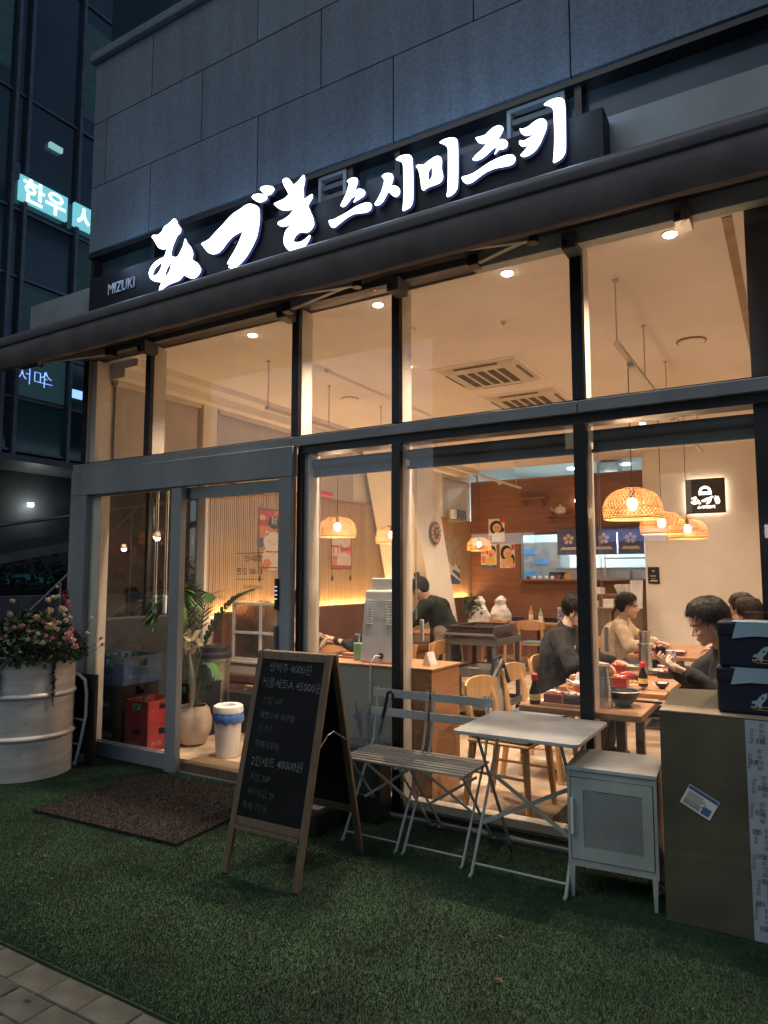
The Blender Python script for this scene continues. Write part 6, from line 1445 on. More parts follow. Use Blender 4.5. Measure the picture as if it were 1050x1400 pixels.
MB().box(-.25,.25,-.325,-.30,.14,.155).box(-.25,.25,.30,.325,.14,.155).box(-.25,-.225,-.30,.30,.14,.155).box(.225,.25,-.30,.30,.14,.155).build('rim', M['tub'], t, bev=.004)
t = thing('black_tray', (-2.90,3.05,ZF+.441), 'flat black tray on the middle shelf of the trolley', 'tray'); MB().box(-.2,.2,-.28,.28,0,.03).build('tray_body', M['black'], t, bev=.008); MB().box(-.08,.02,-.2,-.16,.0305,.045).build('white_block', M['china'], t)
# white shopping bags and plant on the far bench table
for i, (x, y) in enumerate(((-4.2,6.05),(-3.98,6.35))):
    t = thing('plastic_bag', (x,y,.741), ['knotted white plastic bag, left of two','knotted white plastic bag, right of two'][i], 'plastic bag', 'white plastic bags on the side table')
    b = MB(); vs = []; n = 16; random.seed(20+i)
    for j, (r, z) in enumerate(((.10,0),(.15,.05),(.16,.14),(.13,.22),(.08,.30),(.09,.36),(.03,.42))):
        for k in range(n): a = 2*math.pi*k/n; q = r*(1+.12*math.sin(3*a+j)+random.uniform(-.06,.06)); vs.append((q*math.cos(a), q*math.sin(a), z+random.uniform(-.012,.012)*(j>0)))
    b.add(vs, [(j*n+k,j*n+(k+1)%n,(j+1)*n+(k+1)%n,(j+1)*n+k) for j in range(6) for k in range(n)]+[tuple(range(n)), tuple(6*n+k for k in range(n))]); b.build('bag', M['china'], t)
table(-4.5,-3.75,5.85,6.60,'oak side table with white plastic bags, before the brown wall') if True else None
t = thing('small_plant', (-4.28,5.72+.18,.741), 'small leafy potted plant beside the white plastic bags', 'plant')
MB().lathe([(.04,0),(.055,.08),(.05,.08),(.045,.07)], 14).build('pot', M['white'], t)
lf = MB(); lf.tube([(0,0,.05),(0,0,.3)], .006, 6, M['walnut'])
for k in range(120): leaf(lf, Vector((random.gauss(0,.07), random.gauss(0,.07), .30+random.gauss(0,.07))), .06, M['leaf'])
lf.build('leaves', None, t)

# -------- entrance: crates, palm, bin, low partition, dispenser
def crate(x0, x1, y0, y1, z, h, m, lab, txt=None, tc='chalkw', ts=.05, bottles=0, txt2=None):
    t = thing('drinks_crate', (x0, y0, z), lab, 'crate', 'plastic drinks crates stacked inside the door'); w, d_ = x1-x0, y1-y0
    for a, b, c, e in ((0,w,0,.010),(0,w,d_-.010,d_),(0,.010,.0105,d_-.0105),(w-.010,w,.0105,d_-.0105)):
        lng = (b-a) > (e-c)
        hz = h*.62; hw = .11
        mb = MB()
        mb.box(a,b,c,e,.0,hz)
        if lng: m0=(a+b)/2; mb.box(a,m0-hw/2,c,e,hz+.0002,h-.02); mb.box(m0+hw/2,b,c,e,hz+.0002,h-.02)
        else: m0=(c+e)/2; mb.box(a,b,c,m0-.045,hz+.0002,h-.02); mb.box(a,b,m0+.045,e,hz+.0002,h-.02)
        mb.box(a,b,c,e,h-.0198,h); mb.build('side', M[m], t, bev=.0015)
    MB().box(.011,w-.011,.011,d_-.011,.004,.012).build('bottom', M[m], t)
    MB().box(-.004,w+.004,-.005,-.0005,h-.022,h+.001).box(w+.0005,w+.005,-.004,d_+.004,h-.022,h+.001).box(-.004,w+.004,-.005,-.0005,.0,.014).box(w+.0005,w+.005,-.004,d_+.004,.0,.014).build('rib', M[m], t)
    if txt: text_mesh(txt, ts, .001, 'crate_lettering', M[tc], t, TR((w*.12, -.0022, h*.22)))
    if txt2: text_mesh(txt2, ts, .001, 'crate_lettering', M[tc], t, TR((w+.0022, d_*.12, h*.22)) @ RZ(R(90)))
    for k in range(bottles):
        x = .05+(k%4)*(w-.1)/3; y = .05+(k//4)*(d_-.1)/2
        MB().lathe([(.026,.013),(.028,h*.6),(.013,h*.85),(.013,h*1.0),(.015,h*1.03)], 12, c=(x,y,0)).build('bottle', M['greenb'], t, smooth=True)
gold = M['pyel']
crate(-5.315,-5.02,.40,.78,ZF,.235,'brcr','dark brown crate lettered TERRA at the bottom of the left stack','TERRA','gold2',.062) if False else None
M['gold2'] = mat('dull_gold_print', (.85,.70,.34), .6); M['pblue2'] = mat('pale_blue_print', (.30,.42,.50), .6); M['pinkp'] = mat('pale_red_print', (.50,.30,.28), .6)
crate(-5.31,-4.97,.14,.52,ZF,.25,'brcr','dark crate lettered TERRA at the bottom of the left stack','TERRA','gold2',.064)
crate(-5.31,-4.97,.14,.52,ZF+.253,.245,'black','black crate lettered CASS in the middle of the left stack','CASS','gold2',.06)
crate(-5.315,-4.95,.13,.54,ZF+.501,.235,'blue','blue crate of bottles on top of the left stack','하이트진로','pblue2',.034, 12, '하이트진로')
crate(-4.88,-4.60,.10,.42,ZF,.20,'red','red crate under another red crate, nearest the door glass','처음처럼','pinkp',.038, 0, '참이슬')
crate(-4.88,-4.60,.10,.42,ZF+.203,.20,'red','upper red crate of the right stack', None, 'pinkp', .04, 5)
crate(-4.93,-4.62,.62,.95,ZF,.235,'navy','dark crate behind the red crates, at floor level')
crate(-4.93,-4.62,.62,.95,ZF+.238,.235,'black','black crate of bottles behind the red crates','CASS','gold2',.05, 8)
PP = thing('potted_palm', (-4.50,.50,ZF), 'tall potted palm with a cream ribbon inside the open door', 'potted plant')
MB().lathe([(.07,0),(.11,.02),(.152,.12),(.158,.20),(.138,.29),(.112,.325),(.104,.325),(.112,.29),(.09,.27)], 36).build('pot', M['pot'], PP, smooth=True)
MB().lathe([(.001,.272),(.105,.275)], 20, caps=False).build('soil', M['soil'], PP)
random.seed(33)
def frond(p0, pts, n=26, ln=.26, droop=.6):
    pts = [Vector(p) for p in pts]
    # smooth path
    path = []
    for i in range(len(pts)-1):
        for k in range(8):
            t = k/8; a = pts[max(i-1,0)]; b = pts[i]; c = pts[i+1]; e = pts[min(i+2,len(pts)-1)]
            path.append(.5*((2*b)+(c-a)*t+(2*a-5*b+4*c-e)*t*t+(3*b-a-3*c+e)*t**3))
    path.append(pts[-1])
    st = MB(); st.tube(path, [.008*(1-.75*i/len(path)) for i in range(len(path))], 6); o = st.build('stem', M['palm'], PP, smooth=True)
    lf = MB(); N_ = len(path); ln *= 1.25; n = int(n*1.15)
    for k in range(n):
        f = .42+.57*k/n; i = min(int(f*(N_-1)), N_-2); p = path[i]; t = (path[i+1]-path[i]).normalized()
        sd = t.cross(Vector((0,0,1))).normalized() if abs(t.z) < .95 else Vector((1,0,0))
        for s in (-1, 1):
            L_ = ln*math.sin(math.pi*min(1,(f-.36)/.66))**.6*random.uniform(.85,1.1)
            d = (sd*s*.8+t*.75+Vector((0,0,.1))).normalized(); w = .016
            vs = []; q = Vector(p)
            up = d.cross(t).normalized()
            for j in range(6):
                u = j/5; ww = w*math.sin(math.pi*(.12+.86*u)); side = d.cross(Vector((0,0,1))).normalized()
                vs += [q-side*ww, q+side*ww]; q = q + (d+Vector((0,0,-droop*u))).normalized()*L_/5
            lf.add(vs, [(2*j,2*j+1,2*j+3,2*j+2) for j in range(5)])
    lf.build('leaflets', M['palm'], o, kind='stuff')
frond(0, [(0,0,.27),(.02,.0,.6),(.12,.05,.95),(.35,.10,1.22),(.55,.14,1.32)], 22, .15, .5)
frond(0, [(-.01,0,.27),(-.02,.0,.7),(-.05,-.05,1.12),(-.02,-.16,1.30),(.03,-.26,1.22)], 24, .26)
frond(0, [(.0,.01,.27),(.0,.02,.7),(.05,.04,1.10),(.15,.0,1.27),(.27,-.03,1.24)], 20, .20)
frond(0, [(-.02,0,.27),(-.08,.0,.7),(-.17,.0,1.05),(-.32,-.03,1.22),(-.44,-.08,1.15)], 22, .24)
frond(0, [(.01,0,.27),(.06,.0,.50),(.15,-.02,.66),(.27,-.04,.70),(.38,-.05,.60)], 18, .13)
frond(0, [(.0,-.01,.27),(-.04,-.03,.7),(-.10,-.12,1.05),(-.16,-.22,1.16),(-.2,-.3,1.05)], 22, .22)
rb = MB()
for k in range(5):
    a = 2*math.pi*k/5; T = TR((.03,-.07,.88)) @ RY(-a) @ Matrix.Scale(1.55, 4)
    vs = []; n = 8
    for i in range(n+1):
        u = i/n*math.pi; 
        for s in (-.022,.022): vs.append((.085*math.sin(u)*(.8+.2*math.cos(2*u)), s-.02+.03*math.cos(u), .05*math.sin(2*u)*.6+.03))
    rb.add(vs, [(2*i,2*i+1,2*i+3,2*i+2) for i in range(n)], None, T)
bo = rb.build('ribbon_bow', M['ribbon'], PP, smooth=True); sm = bo.modifiers.new('t','SOLIDIFY'); sm.thickness = .002
for k, (xe, s) in enumerate(((-.16,-1),(.10,1))):
    vs = []; n = 14
    for i in range(n+1):
        u = i/n; x = .02+(xe-.02)*u+.03*math.sin(u*5)*s; z = .84-.60*u; 
        vs += [(x-.022,-.10-.02*math.sin(u*6),z),(x+.022,-.10-.02*math.sin(u*6+.6),z+.006)]
    o = MB().add(vs, [(2*i,2*i+1,2*i+3,2*i+2) for i in range(n)]).build('ribbon_tail', M['ribbon'], PP, smooth=True); sm = o.modifiers.new('t','SOLIDIFY'); sm.thickness = .0015
    for j, ch in enumerate('축개업' if k else '번창'): text_mesh(ch, .034, .0004, 'ribbon_lettering', M['ink'], o, TR((.02+(xe-.02)*(.3+.16*j)-.014, -.128, .84-.60*(.3+.16*j)))).rotation_euler = (0, 0, 0)
TB = thing('waste_bin', (-3.97,.36,ZF), 'cream waste bin with a blue bag under its ring lid inside the door', 'waste bin')
MB().lathe([(.088,0),(.094,.01),(.108,.33),(.10,.33)], 30).build('bin_body', M['white'], TB, smooth=True)
bg_ = MB(); vs = []; n = 36
for j, (r, z) in enumerate(((.115,.345),(.122,.33),(.125,.30),(.120,.272),(.112,.268))):
    for k in range(n): a = 2*math.pi*k/n; vs.append((r*(1+.035*math.sin(k*2.3+j))*math.cos(a), r*(1+.035*math.sin(k*2.3+j))*math.sin(a), z+.008*math.sin(k*1.7+j)))
bg_.add(vs, [(j*n+k,j*n+(k+1)%n,(j+1)*n+(k+1)%n,(j+1)*n+k) for j in range(4) for k in range(n)]).build('blue_bag', M['blubag'], TB, smooth=True)
MB().lathe([(.119,.346),(.121,.36),(.116,.395),(.10,.405),(.06,.400),(.055,.38)], 30, caps=False).build('ring_lid', M['white'], TB, smooth=True)
MB().lathe([(.001,.37),(.06,.37)], 20, caps=False).build('bin_opening', M['black'], TB)
LP = thing('low_partition', (-5.18,1.50,ZF), 'low partition with a white-framed pebbled glass window beside the bench', 'partition')
MB().box(.13,.86,0,.10,0,.55).build('partition_wall', mat('olive_plaster', (.48,.45,.36), .8, var=.05), LP)
MB().box(.11,.88,-.015,.115,.551,.575).build('ledge', M['cream'], LP, bev=.003)
for x in (.14,.50,.83): MB().box(x,x+.03,.03,.065,.576,1.13).build('frame_bar', M['china'], LP, bev=.003)
for z in (.577,.84,1.131): MB().box(.14,.86,.025,.07,z,z+.028).build('frame_bar', M['china'], LP, bev=.003)
for a, b in ((.171,.499),(.531,.829)):
    for c, e in ((.606,.838),(.869,1.129)): MB().box(a,b,.044,.052,c,e).build('glass_pane', M['texg'], LP)
t = thing('water_dispenser', (-4.78,1.02,ZF), 'dark drum-shaped dispenser with a black lid behind the palm', 'dispenser')
MB().lathe([(.15,0),(.15,.62),(.16,.63),(.16,.66)], 26).build('body', M['steel'], t, smooth=True); MB().lathe([(.165,.661),(.165,.70),(.13,.72),(.13,.76),(.10,.78)], 26).build('lid', M['black'], t, smooth=True)
t = thing('tool_case', (-4.40,1.15,ZF), 'black case with a yellow handle behind the waste bin', 'case')
MB().box(-.20,.20,-.12,.12,0,.36).build('case_body', M['black'], t, bev=.01); MB().tube([(-.10,0,.36),(-.09,0,.40),(.09,0,.40),(.10,0,.36)], .012, 8).build('handle', M['yellow'], t, smooth=True)

# ================================================================== PEOPLE
from mathutils import noise as MN
def fused(mb, name, m, parent, vox, wr=0, wf=14, sm=2):
    """fuse overlapping tapered limbs into one continuous skin"""
    o = mb.build('tmp')
    r = o.modifiers.new('r', 'REMESH'); r.mode = 'VOXEL'; r.voxel_size = vox; r.use_smooth_shade = True
    if sm: q = o.modifiers.new('s', 'SMOOTH'); q.iterations = sm; q.factor = .5
    bpy.context.view_layer.update()
    me = bpy.data.meshes.new_from_object(o.evaluated_get(bpy.context.evaluated_depsgraph_get()))
    bpy.data.objects.remove(o)
    if wr:
        n = len(me.vertices); v = np.empty(3*n); me.vertices.foreach_get('co', v); v = v.reshape(-1, 3)
        nn = np.empty(3*n); me.vertex_normals.foreach_get('vector', nn); nn = nn.reshape(-1, 3)
        h = np.array([MN.noise(Vector((p[0]*wf, p[1]*wf, p[2]*wf*.55))) + .5*MN.noise(Vector((p[0]*wf*2.3, p[1]*wf*2.3, p[2]*wf*1.2))) for p in v])
        v += nn*(h*wr)[:,None]; me.vertices.foreach_set('co', v.reshape(-1))
    me.polygons.foreach_set('use_smooth', [True]*len(me.polygons)); me.materials.clear(); me.materials.append(m); me.update()
    o = bpy.data.objects.new(name, me); COL.objects.link(o); o.parent = parent
    o.matrix_parent_inverse = parent.matrix_world.inverted() if False else TR(-parent.location)
    return o
def hand(mb, w, d, n, side, curl=.5, s=1.0, thumb=.5):
    w = Vector(w); d = Vector(d).normalized(); n = Vector(n); n = (n - d*n.dot(d)).normalized(); sd = d.cross(n)*side
    offs = (-.030, -.010, .010, .030); lens = (.072, .086, .080, .062)
    for k in range(4):
        kn = w + d*(.085-.006*abs(k-1.3))*s + sd*offs[3-k]*s
        mb.cap(w + sd*offs[3-k]*.55*s + d*.01, kn, .014*s, .0115*s, 8)
        p = kn; a = 0; 
        for j, f in enumerate((.46,.30,.24)):
            a += curl*(.8 if j == 0 else 1.0)*(1+.12*k)
            q = p + (d*math.cos(a) + n*math.sin(a) + sd*(.08*(1.5-k)))*lens[k]*f*s
            mb.cap(p, q, (.0098-.0010*j)*s, (.0090-.0012*j)*s, 8); p = q
    t0 = w + d*.022*s + sd*.026*s; t1 = t0 + (d*.55+sd*.65+n*.45*thumb*2)*.045*s; t2 = t1 + (d*.85+sd*.15+n*.6*thumb*2).normalized()*.034*s; t3 = t2+(d*.9+n*.5)*.022*s
    mb.cap(w+d*.012*s, t0, .016*s, .014*s, 8).cap(t0, t1, .014*s, .0115*s, 8).cap(t1, t2, .011*s, .010*s, 8).cap(t2, t3, .0098*s, .0080*s, 8)
def headT(c, yaw, pitch, roll=0): return TR(c) @ RZ(R(yaw)) @ RY(R(pitch)) @ RX(R(roll))
def head(mb, T, fem=False):
    e = lambda c, r: mb.ell(c, r, 16, 12, None, T)
    e((-.012,0,.030), (.094,.075,.088)); e((.018,0,-.022), (.070,.060,.080)); e((.030,0,-.070), (.050,.046 if not fem else .041,.040)); e((.062,0,-.098), (.022,.024,.018))
    e((.072,0,.028), (.016,.046,.016)); e((.070,.032,-.032), (.018,.020,.020)); e((.070,-.032,-.032), (.018,.020,.020))
    mb.cap((.086,0,.004), (.103,0,-.032), .0075, .0115, 10, None, T); e((.094,.010,-.036), (.010,.008,.007)); e((.094,-.010,-.036), (.010,.008,.007))
    e((.082,0,-.063), (.012,.022,.0055)); e((.079,0,-.074), (.012,.019,.0065))
    for s in (-1, 1): e((-.004,.076*s,-.018), (.016,.008,.030)); e((.004,.080*s,-.012), (.008,.007,.022))
def hairdo(T, name, m, parent, style, vox=.007, vol=1.0, seed=1):
    rnd = random.Random(seed); mb = MB()
    rx, ry, rz = .104*vol, .087*vol, .100*vol
    mb.ell((-.034,0,.062), (rx*.80, ry*.97, rz*.74), 18, 12, None, T); mb.ell((-.050,0,.010), (.060,ry*.90,.075), 16, 10, None, T)
    N_ = 120
    for k in range(N_):
        a = 2*math.pi*k/N_ + rnd.uniform(-.1,.1); c = math.cos(a)      # c=1 front
        end = {'short': (.44 if c > .45 else -.10 if c > -.3 else -.62), 'tied': (.52 if c > .6 else -.05 if c > -.2 else -.55), 'long': (.25 if c > .55 else -.5), 'bob': (.2 if c > .6 else -.75)}[style]
        end += rnd.uniform(-.12,.10)
        if style == 'short' and c > .45: end -= .12*rnd.random()
        pts = []
        st = rnd.uniform(1.0, 1.45); tw = rnd.uniform(-.35,.35)
        for j in range(7):
            la = st + (end-st)*j/6; f = 1+rnd.uniform(0,.05)+.03*math.sin(j*1.1)
            aa = a+tw*j/6
            pts.append(T @ Vector((-.020+rx*f*math.cos(la)*math.cos(aa), ry*f*math.cos(la)*math.sin(aa), .040+rz*f*math.sin(la))))
        r0 = rnd.uniform(.009,.015)
        mb.tube(pts, [r0*q for q in (.7,1,1.05,1,.85,.6,.25)], 6)
    if style in ('long','bob'):
        L_ = .26 if style == 'long' else .14
        for k in range(46):
            a = math.pi*(.42+1.16*k/45); p0 = Vector((-.020+rx*.95*math.cos(a), ry*1.02*math.sin(a), .0)); q = p0 + Vector((rnd.uniform(-.01,.02), rnd.uniform(-.012,.012), -L_*rnd.uniform(.8,1.05)))
            mb.tube([T @ (p0+Vector((0,0,.05))), T @ p0, T @ p0.lerp(q,.5), T @ q], [.012,.014,.013,.004], 6)
    if style == 'tied' and seed != 77:
        for k in range(12):
            p0 = Vector((-.115, rnd.uniform(-.02,.02), .0)); mb.tube([T @ Vector((-.09, rnd.uniform(-.03,.03), .03)), T @ p0, T @ (p0+Vector((-.035,rnd.uniform(-.02,.02),-.07))), T @ (p0+Vector((-.03,rnd.uniform(-.03,.03),-.17)))], [.014,.013,.014,.004], 6)
    if style == 'tied' and seed == 77:
        mb.ell((-.075,0,.165), (.036,.034,.032), 12, 8, None, T); mb.cap((-.05,0,.11), (-.07,0,.15), .024, .024, 8, None, T)
    hr_ = fused(mb, name, m, parent, vox, wr=.007, wf=48, sm=0)
    sm_ = MB()
    for k in range(620):
        a = rnd.uniform(0, 2*math.pi); c = math.cos(a)
        end = (.46 if c > .5 else -.15 if c > -.3 else -.60)+rnd.uniform(-.22,.12); st = rnd.uniform(.35,1.5); tw = rnd.uniform(-.9,.9); f = rnd.uniform(1.04,1.17)
        pts = []
        for j in range(6):
            la = st+(end-st)*j/5; aa = a+tw*j/5; ff = f+.02*math.sin(j+k)
            pts.append((Vector((-.020+rx*ff*math.cos(la)*math.cos(aa), ry*ff*math.cos(la)*math.sin(aa), .040+rz*ff*math.sin(la))), Vector((-math.sin(aa), math.cos(aa), 0))))
        w0 = rnd.uniform(.0016,.0036); vs = []
        for j, (p_, n_) in enumerate(pts): w1 = w0*(1-.75*j/5); vs += [p_-n_*w1, p_+n_*w1]
        sm_.add(vs, [(2*j,2*j+1,2*j+3,2*j+2) for j in range(5)], None, T)
    q_ = sm_.build('hair_strands', m, hr_, kind='stuff'); q_.matrix_parent_inverse = TR((0,0,0))
    return hr_
def person(label, base, P, cloth, trous, hairm, style, vox=.008, fem=False, vol=1.0, seed=1, hands=True, sleeve=1.0, build=1.0, extra=None, group=None):
    t = thing('person', base, label, 'person', group)
    g = {k: Vector(v) for k, v in P.items() if k not in ('yaw','pitch','roll','hl','hr','curl')}
    T = headT(g['head'], P['yaw'], P['pitch'], P.get('roll', 0)); b = MB()
    head(b, T, fem)
    nt = T @ Vector((-.025,0,-.06)); b.cap(g['neck'], nt, .056*build*(.88 if fem else 1), .050*(.88 if fem else 1), 12)
    b.cap(g['hip'], g['chest'], .115*build, .12*build, 14); b.cap(g['chest'], g['neck'], .11*build, .06, 14)
    for s in 'LR':
        b.cap(g['sh'+s], g['el'+s], .040, .036, 10); b.cap(g['el'+s], g['wr'+s], .036, .024, 10); b.cap(g['chest'], g['sh'+s], .08, .045, 10)
        b.cap(g['th'+s], g['kn'+s], .065, .048, 10); b.cap(g['kn'+s], g['an'+s], .046, .032, 10); b.cap(g['hip'], g['th'+s], .09, .07, 10)
        f = (g['kn'+s]-g['th'+s]); f.z = 0; f = f.normalized() if f.length > .05 else Vector((math.cos(R(P['yaw'])), math.sin(R(P['yaw'])), 0))
        if s in 'LR' and hands:
            d, n = P['hl'] if s == 'L' else P['hr']
            hand(b, g['wr'+s], d, n, 1 if s == 'L' else -1, P.get('curl', .5), .92 if fem else 1.0)
    fused(b, 'body', M['skin'], t, vox, sm=1)
    # clothes
    c = MB(); B_ = build
    mid = g['hip'].lerp(g['chest'], .5)
    c.cap(g['hip'], mid, .150*B_, .145*B_, 16).cap(mid, g['chest'], .145*B_, .150*B_, 16)
    c.cap(g['chest'], g['chest'].lerp(g['neck'], .75), .135*B_, .075*B_, 16)
    for s in 'LR':
        c.cap(g['chest'].lerp(g['neck'],.35), g['sh'+s], .10*B_, .070*B_, 12).cap(g['sh'+s], g['el'+s], .068*B_, .060*B_, 12)
        e = g['el'+s].lerp(g['wr'+s], .90*sleeve); c.cap(g['el'+s], e, .059*B_, .043*B_, 12)
    c.lathe([(.062,-.01),(.066,.01),(.063,.03)], 18, None, TR(g['neck']) @ (nt-g['neck']).to_track_quat('Z','Y').to_matrix().to_4x4())
    fused(c, 'sweater', cloth, t, .010, wr=.019, wf=11, sm=1)
    l_ = MB()
    for s in 'LR':
        l_.cap(g['hip'], g['th'+s], .13*B_, .10, 12).cap(g['th'+s], g['kn'+s], .092, .070, 12).cap(g['kn'+s], g['an'+s]+Vector((0,0,.02)), .068, .052, 12)
    fused(l_, 'trousers', trous, t, .014, wr=.009, wf=12, sm=2)
    for s in 'LR':
        f = Vector((math.cos(R(P['yaw'])), math.sin(R(P['yaw'])), 0))
        q = g['an'+s]; sh = MB().cap((q.x-f.x*.03, q.y-f.y*.03, ZF+.042), (q.x+f.x*.13, q.y+f.y*.13, ZF+.034), .042, .033, 10)
        o = sh.build('shoe', M['black'], t, smooth=True); o.location -= Vector(base)
    hairdo(T, 'hair', hairm, t, style, max(vox,.006), vol, seed)
    e = MB()
    for s in (-1, 1): e.ell((.0835,.030*s,-.006), (.005,.013,.0045), 8, 6, M['ink'], T)
    o = e.build('eyes', None, t, smooth=True); o.location = -Vector(base); o['kind'] = 'stuff'
    e = MB()
    for s in (-1, 1): e.tube([T @ Vector((.090,.014*s,.017)), T @ Vector((.088,.030*s,.023)), T @ Vector((.078,.047*s,.016))], [.003,.004,.002], 6, hairm)
    e.ell((.090,0,-.067), (.006,.017,.004), 10, 6, mat('lip', (.48,.20,.17), .5), T)
    o = e.build('eyebrows_and_mouth', None, t, smooth=True); o.location = -Vector(base); o['kind'] = 'stuff'
    return t
def seated(hx, hy, f, kx=.42, z=.55):      # hip/legs for a seat facing f (+1 = +x)
    return dict(hip=(hx,hy,z), thL=(hx+.04*f,hy+.09*f,z-.01), thR=(hx+.04*f,hy-.09*f,z-.01), knL=(hx+kx*f,hy+.11*f,z-.01), knR=(hx+kx*f,hy-.11*f,z-.01), anL=(hx+(kx-.02)*f,hy+.12*f,.13), anR=(hx+(kx-.06)*f,hy-.12*f,.13))
# man with the phone
P = seated(-.30,.94,-1,.40); P.update(chest=(-.335,.905,.87), neck=(-.40,.865,1.045), head=(-.488,.800,1.185), yaw=203, pitch=20,
    shL=(-.33,.715,.985), elL=(-.42,.555,.80), wrL=(-.575,.500,.925), shR=(-.44,1.07,.985), elR=(-.60,.95,.80), wrR=(-.655,.66,.93), hl=((-.9,.05,.28),(-.1,.5,.9)), hr=((-.75,-.55,.30),(-.3,-.2,.9)), curl=.55)
m2 = person('young man in black with tousled black hair looking down at the phone in his hands', (-.30,.94,ZF), P, M['sweat_b'], M['jeans'], M['hair'], 'short', .0055, vol=1.14, seed=3, build=1.12)
PH = thing('phone', (-.70,.475,.985), 'pale grey smartphone held by the young man in black', 'phone')
Tp = RZ(R(203)) @ RY(R(-38)); MB().box(-.078,.078,-.037,.037,-.004,.004,None,Tp).build('phone_body', M['kgrey'], PH, bev=.003); MB().box(-.072,.072,-.034,.034,.0042,.0047,None,Tp).build('screen', glow('phone_screen', (.9,.85,.75), .5), PH)
# man in black sweater
P = seated(-1.74,1.82,1,.40); P.update(chest=(-1.70,1.79,.88), neck=(-1.63,1.77,1.055), head=(-1.545,1.755,1.185), yaw=-6, pitch=26,
    shR=(-1.645,1.585,1.0), elR=(-1.50,1.47,.80), wrR=(-1.315,1.43,.835), shL=(-1.66,1.975,1.0), elL=(-1.52,2.03,.80), wrL=(-1.30,1.90,.80), hr=((.9,.15,-.12),(0,-.1,-1)), hl=((.95,-.2,-.1),(0,0,-1)), curl=.45)
m1 = person('man in a black printed sweater leaning over his tray of sushi, behind the mullion', (-1.74,1.82,ZF), P, M['sweat_b'], M['jeans'], M['hair'], 'short', .006, vol=1.04, seed=8, build=1.13)
pt = MB()
for k in range(5): pt.prism(disc2(-.03+.02*k,.05*math.sin(k*2),.012,.03,8), -.006, 0, M['paper'], TR((-1.60,1.628,.88)) @ RY(R(20)))
o = pt.build('chest_print', None, m1, kind='stuff'); o.location = -Vector((-1.74,1.82,ZF))
# woman in camel sweatshirt
P = seated(-1.72,3.86,1,.38); P.update(chest=(-1.67,3.78,.85), neck=(-1.60,3.72,1.02), head=(-1.535,3.68,1.155), yaw=2, pitch=4,
    shR=(-1.60,3.55,.965), elR=(-1.48,3.42,.78), wrR=(-1.28,3.44,.785), shL=(-1.63,3.89,.97), elL=(-1.48,3.96,.80), wrL=(-1.28,3.82,.79), hr=((1,.2,0),(0,0,-1)), hl=((1,-.3,0),(0,0,-1)), curl=.4)
person('young woman in a camel sweatshirt with dark tied-back hair, facing right', (-1.72,3.86,ZF), P, M['sweat_c'], M['jeans'], M['hair'], 'tied', .007, True, 1.02, 12, build=1.08)
# two women far right
P = seated(-.30,3.62,-1,.38); P.update(chest=(-.36,3.60,.87), neck=(-.42,3.58,1.03), head=(-.485,3.56,1.165), yaw=178, pitch=8,
    shL=(-.40,3.42,.98), elL=(-.52,3.36,.79), wrL=(-.70,3.42,.79), shR=(-.40,3.78,.98), elR=(-.52,3.82,.79), wrR=(-.70,3.72,.79), hl=((-1,.1,0),(0,0,-1)), hr=((-1,-.1,0),(0,0,-1)), curl=.4)
person('woman with dark brown hair at the far right, the one sitting farther back', (-.30,3.62,ZF), P, M['blackm'], M['jeans'], M['hairb'], 'bob', .009, True, 1.04, 21)
P = seated(-.24,3.02,-1,.38); P.update(chest=(-.28,3.02,.86), neck=(-.34,3.01,1.01), head=(-.405,3.00,1.140), yaw=176, pitch=4,
    shL=(-.32,2.84,.96), elL=(-.44,2.78,.79), wrL=(-.62,2.86,.79), shR=(-.32,3.20,.96), elR=(-.44,3.26,.79), wrR=(-.62,3.16,.79), hl=((-1,.1,0),(0,0,-1)), hr=((-1,-.1,0),(0,0,-1)), curl=.4)
person('woman with brown shoulder-length hair in profile at the right edge above the bags', (-.24,3.02,ZF), P, M['sweat_c'], M['jeans'], M['hairb'], 'long', .009, True, 1.04, 25)
# employee
P = dict(hip=(-3.42,3.22,.90), thL=(-3.42,3.13,.86), thR=(-3.42,3.31,.86), knL=(-3.44,3.10,.50), knR=(-3.36,3.34,.50), anL=(-3.42,3.10,.13), anR=(-3.34,3.36,.13),
    chest=(-3.50,3.16,1.11), neck=(-3.585,3.12,1.215), head=(-3.665,3.085,1.315), yaw=188, pitch=38,
    shL=(-3.55,2.97,1.155), elL=(-3.68,2.89,.955), wrL=(-3.86,2.92,.84), shR=(-3.54,3.32,1.16), elR=(-3.74,3.30,.98), wrR=(-3.95,3.16,.87), hl=((-.9,.1,-.25),(0,.1,-1)), hr=((-.9,-.1,-.25),(0,.1,-1)), curl=.45)
em = person('employee with a hair bun in a dark olive fleece bending over a table', (-3.42,3.22,ZF), P, M['sweat_g'], M['trous'], M['hair'], 'tied', .0065, True, 1.0, 77, sleeve=.55)
ap = MB(); ap.cap((-3.43,3.22,.88), (-3.42,3.22,.55), .165, .185, 18); fused(ap, 'black_apron', M['blackm'], em, .012, wr=.012, wf=12)
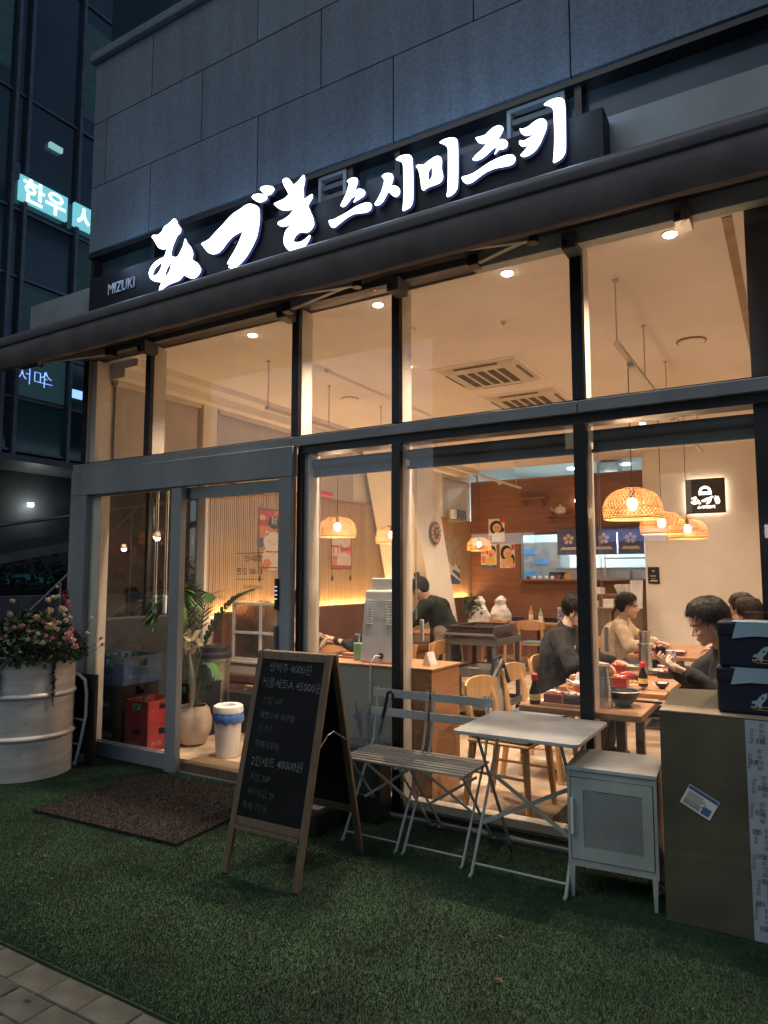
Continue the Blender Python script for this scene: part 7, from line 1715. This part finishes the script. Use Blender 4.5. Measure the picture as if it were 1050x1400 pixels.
# bench guest in a beige coat, guest in black behind the kiosk
P = seated(-4.86,2.30,1,.40); P.update(chest=(-4.84,2.27,.86), neck=(-4.80,2.25,1.03), head=(-4.755,2.22,1.165), yaw=-5, pitch=15,
    shR=(-4.80,2.08,.98), elR=(-4.72,1.98,.79), wrR=(-4.50,1.98,.80), shL=(-4.80,2.45,.98), elL=(-4.72,2.50,.79), wrL=(-4.48,2.36,.80), hr=((1,0,0),(0,0,-1)), hl=((1,-.2,0),(0,0,-1)), curl=.4)
bg2 = person('guest in a beige hooded coat on the bench, mostly behind the door frame', (-4.86,2.30,ZF), P, M['coat'], M['jeans'], M['hairb'], 'bob', .009, True, 1.0, 31, build=1.15)
hd_ = MB(); hd_.ell((-4.90,2.36,1.04), (.10,.17,.085), 14, 10); hd_.ell((-4.82,2.44,1.0), (.07,.07,.10), 14, 10); fused(hd_, 'hood', mat('brown_hood', (.22,.13,.07), .95, bump=.4), bg2, .012, wr=.01)
P = seated(-3.52,2.02,-1,.40); P.update(chest=(-3.54,2.02,.86), neck=(-3.58,2.03,1.02), head=(-3.63,2.04,1.145), yaw=180, pitch=14,
    shL=(-3.58,1.86,.96), elL=(-3.72,1.80,.80), wrL=(-3.99,1.80,.865), shR=(-3.58,2.20,.96), elR=(-3.72,2.24,.79), wrR=(-3.88,2.20,.79), hl=((-.95,-.1,.15),(-.2,.3,-.9)), hr=((-1,0,0),(0,0,-1)), curl=.55)
person('guest in black sitting behind the grey machine, reaching for the steel tumbler', (-3.52,2.02,ZF), P, M['blackm'], M['jeans'], M['hair'], 'short', .0075, False, .95, 41, build=.92, sleeve=.8)
tm_ = thing('steel_tumbler', (-4.10,1.76,TZ+.03), 'shiny steel tumbler tilted in a guest\'s hand over the table', 'tumbler'); MB().lathe([(.034,0),(.042,.13),(.040,.135),(.036,.13),(.03,.01)], 22, None, RY(R(38)) @ RX(R(12))).build('body', M['chrome'], tm_, smooth=True)
FC = thing('fur_hooded_coat', (-4.95,1.88,ZF+.46), 'black coat with a tan fur-trimmed hood propped on the bench', 'coat')
f1 = MB(); random.seed(3)
for k in range(60):
    a = 2*math.pi*k/60; f1.cap((0,.11*math.cos(a),.58+.09*math.sin(a)), (random.uniform(-.03,.05),(.135)*math.cos(a),.58+.115*math.sin(a)), .034,.015, 7)
o = f1.build('tmp2'); bpy.data.objects.remove(o)
o = fused(f1, 'fur_trim', M['fur'], FC, .010, wr=.012, wf=45, sm=1); o.matrix_parent_inverse = Matrix.Identity(4)
b_ = MB(); b_.cap((0,0,.12),(0,.02,.42), .16,.10, 14).ell((0,.02,.55),(.10,.10,.11),14,10); o = fused(b_, 'coat_body', M['blackm'], FC, .012, wr=.012); o.matrix_parent_inverse = Matrix.Identity(4)
for x, y, lab in ((-4.30,2.10,'black bowl beside the steel tumbler on the bench table'),(-4.05,2.15,'pale bowl of food on the bench table')): bowl(x, y, TZ+.001, .06, 'bowlb' if x < -4.2 else 'china', lab, 'foodo')
t = thing('glass_jar', (-4.38,1.80,TZ+.001), 'small dark jar with a steel lid on the bench table', 'jar'); MB().lathe([(.035,0),(.037,.07)], 16).build('jar_body', M['soy'], t); MB().lathe([(.038,.071),(.038,.09)], 16).build('lid', M['steel'], t)
for o in [o for o in bpy.data.objects if o.name.startswith('tmp')]: bpy.data.objects.remove(o)
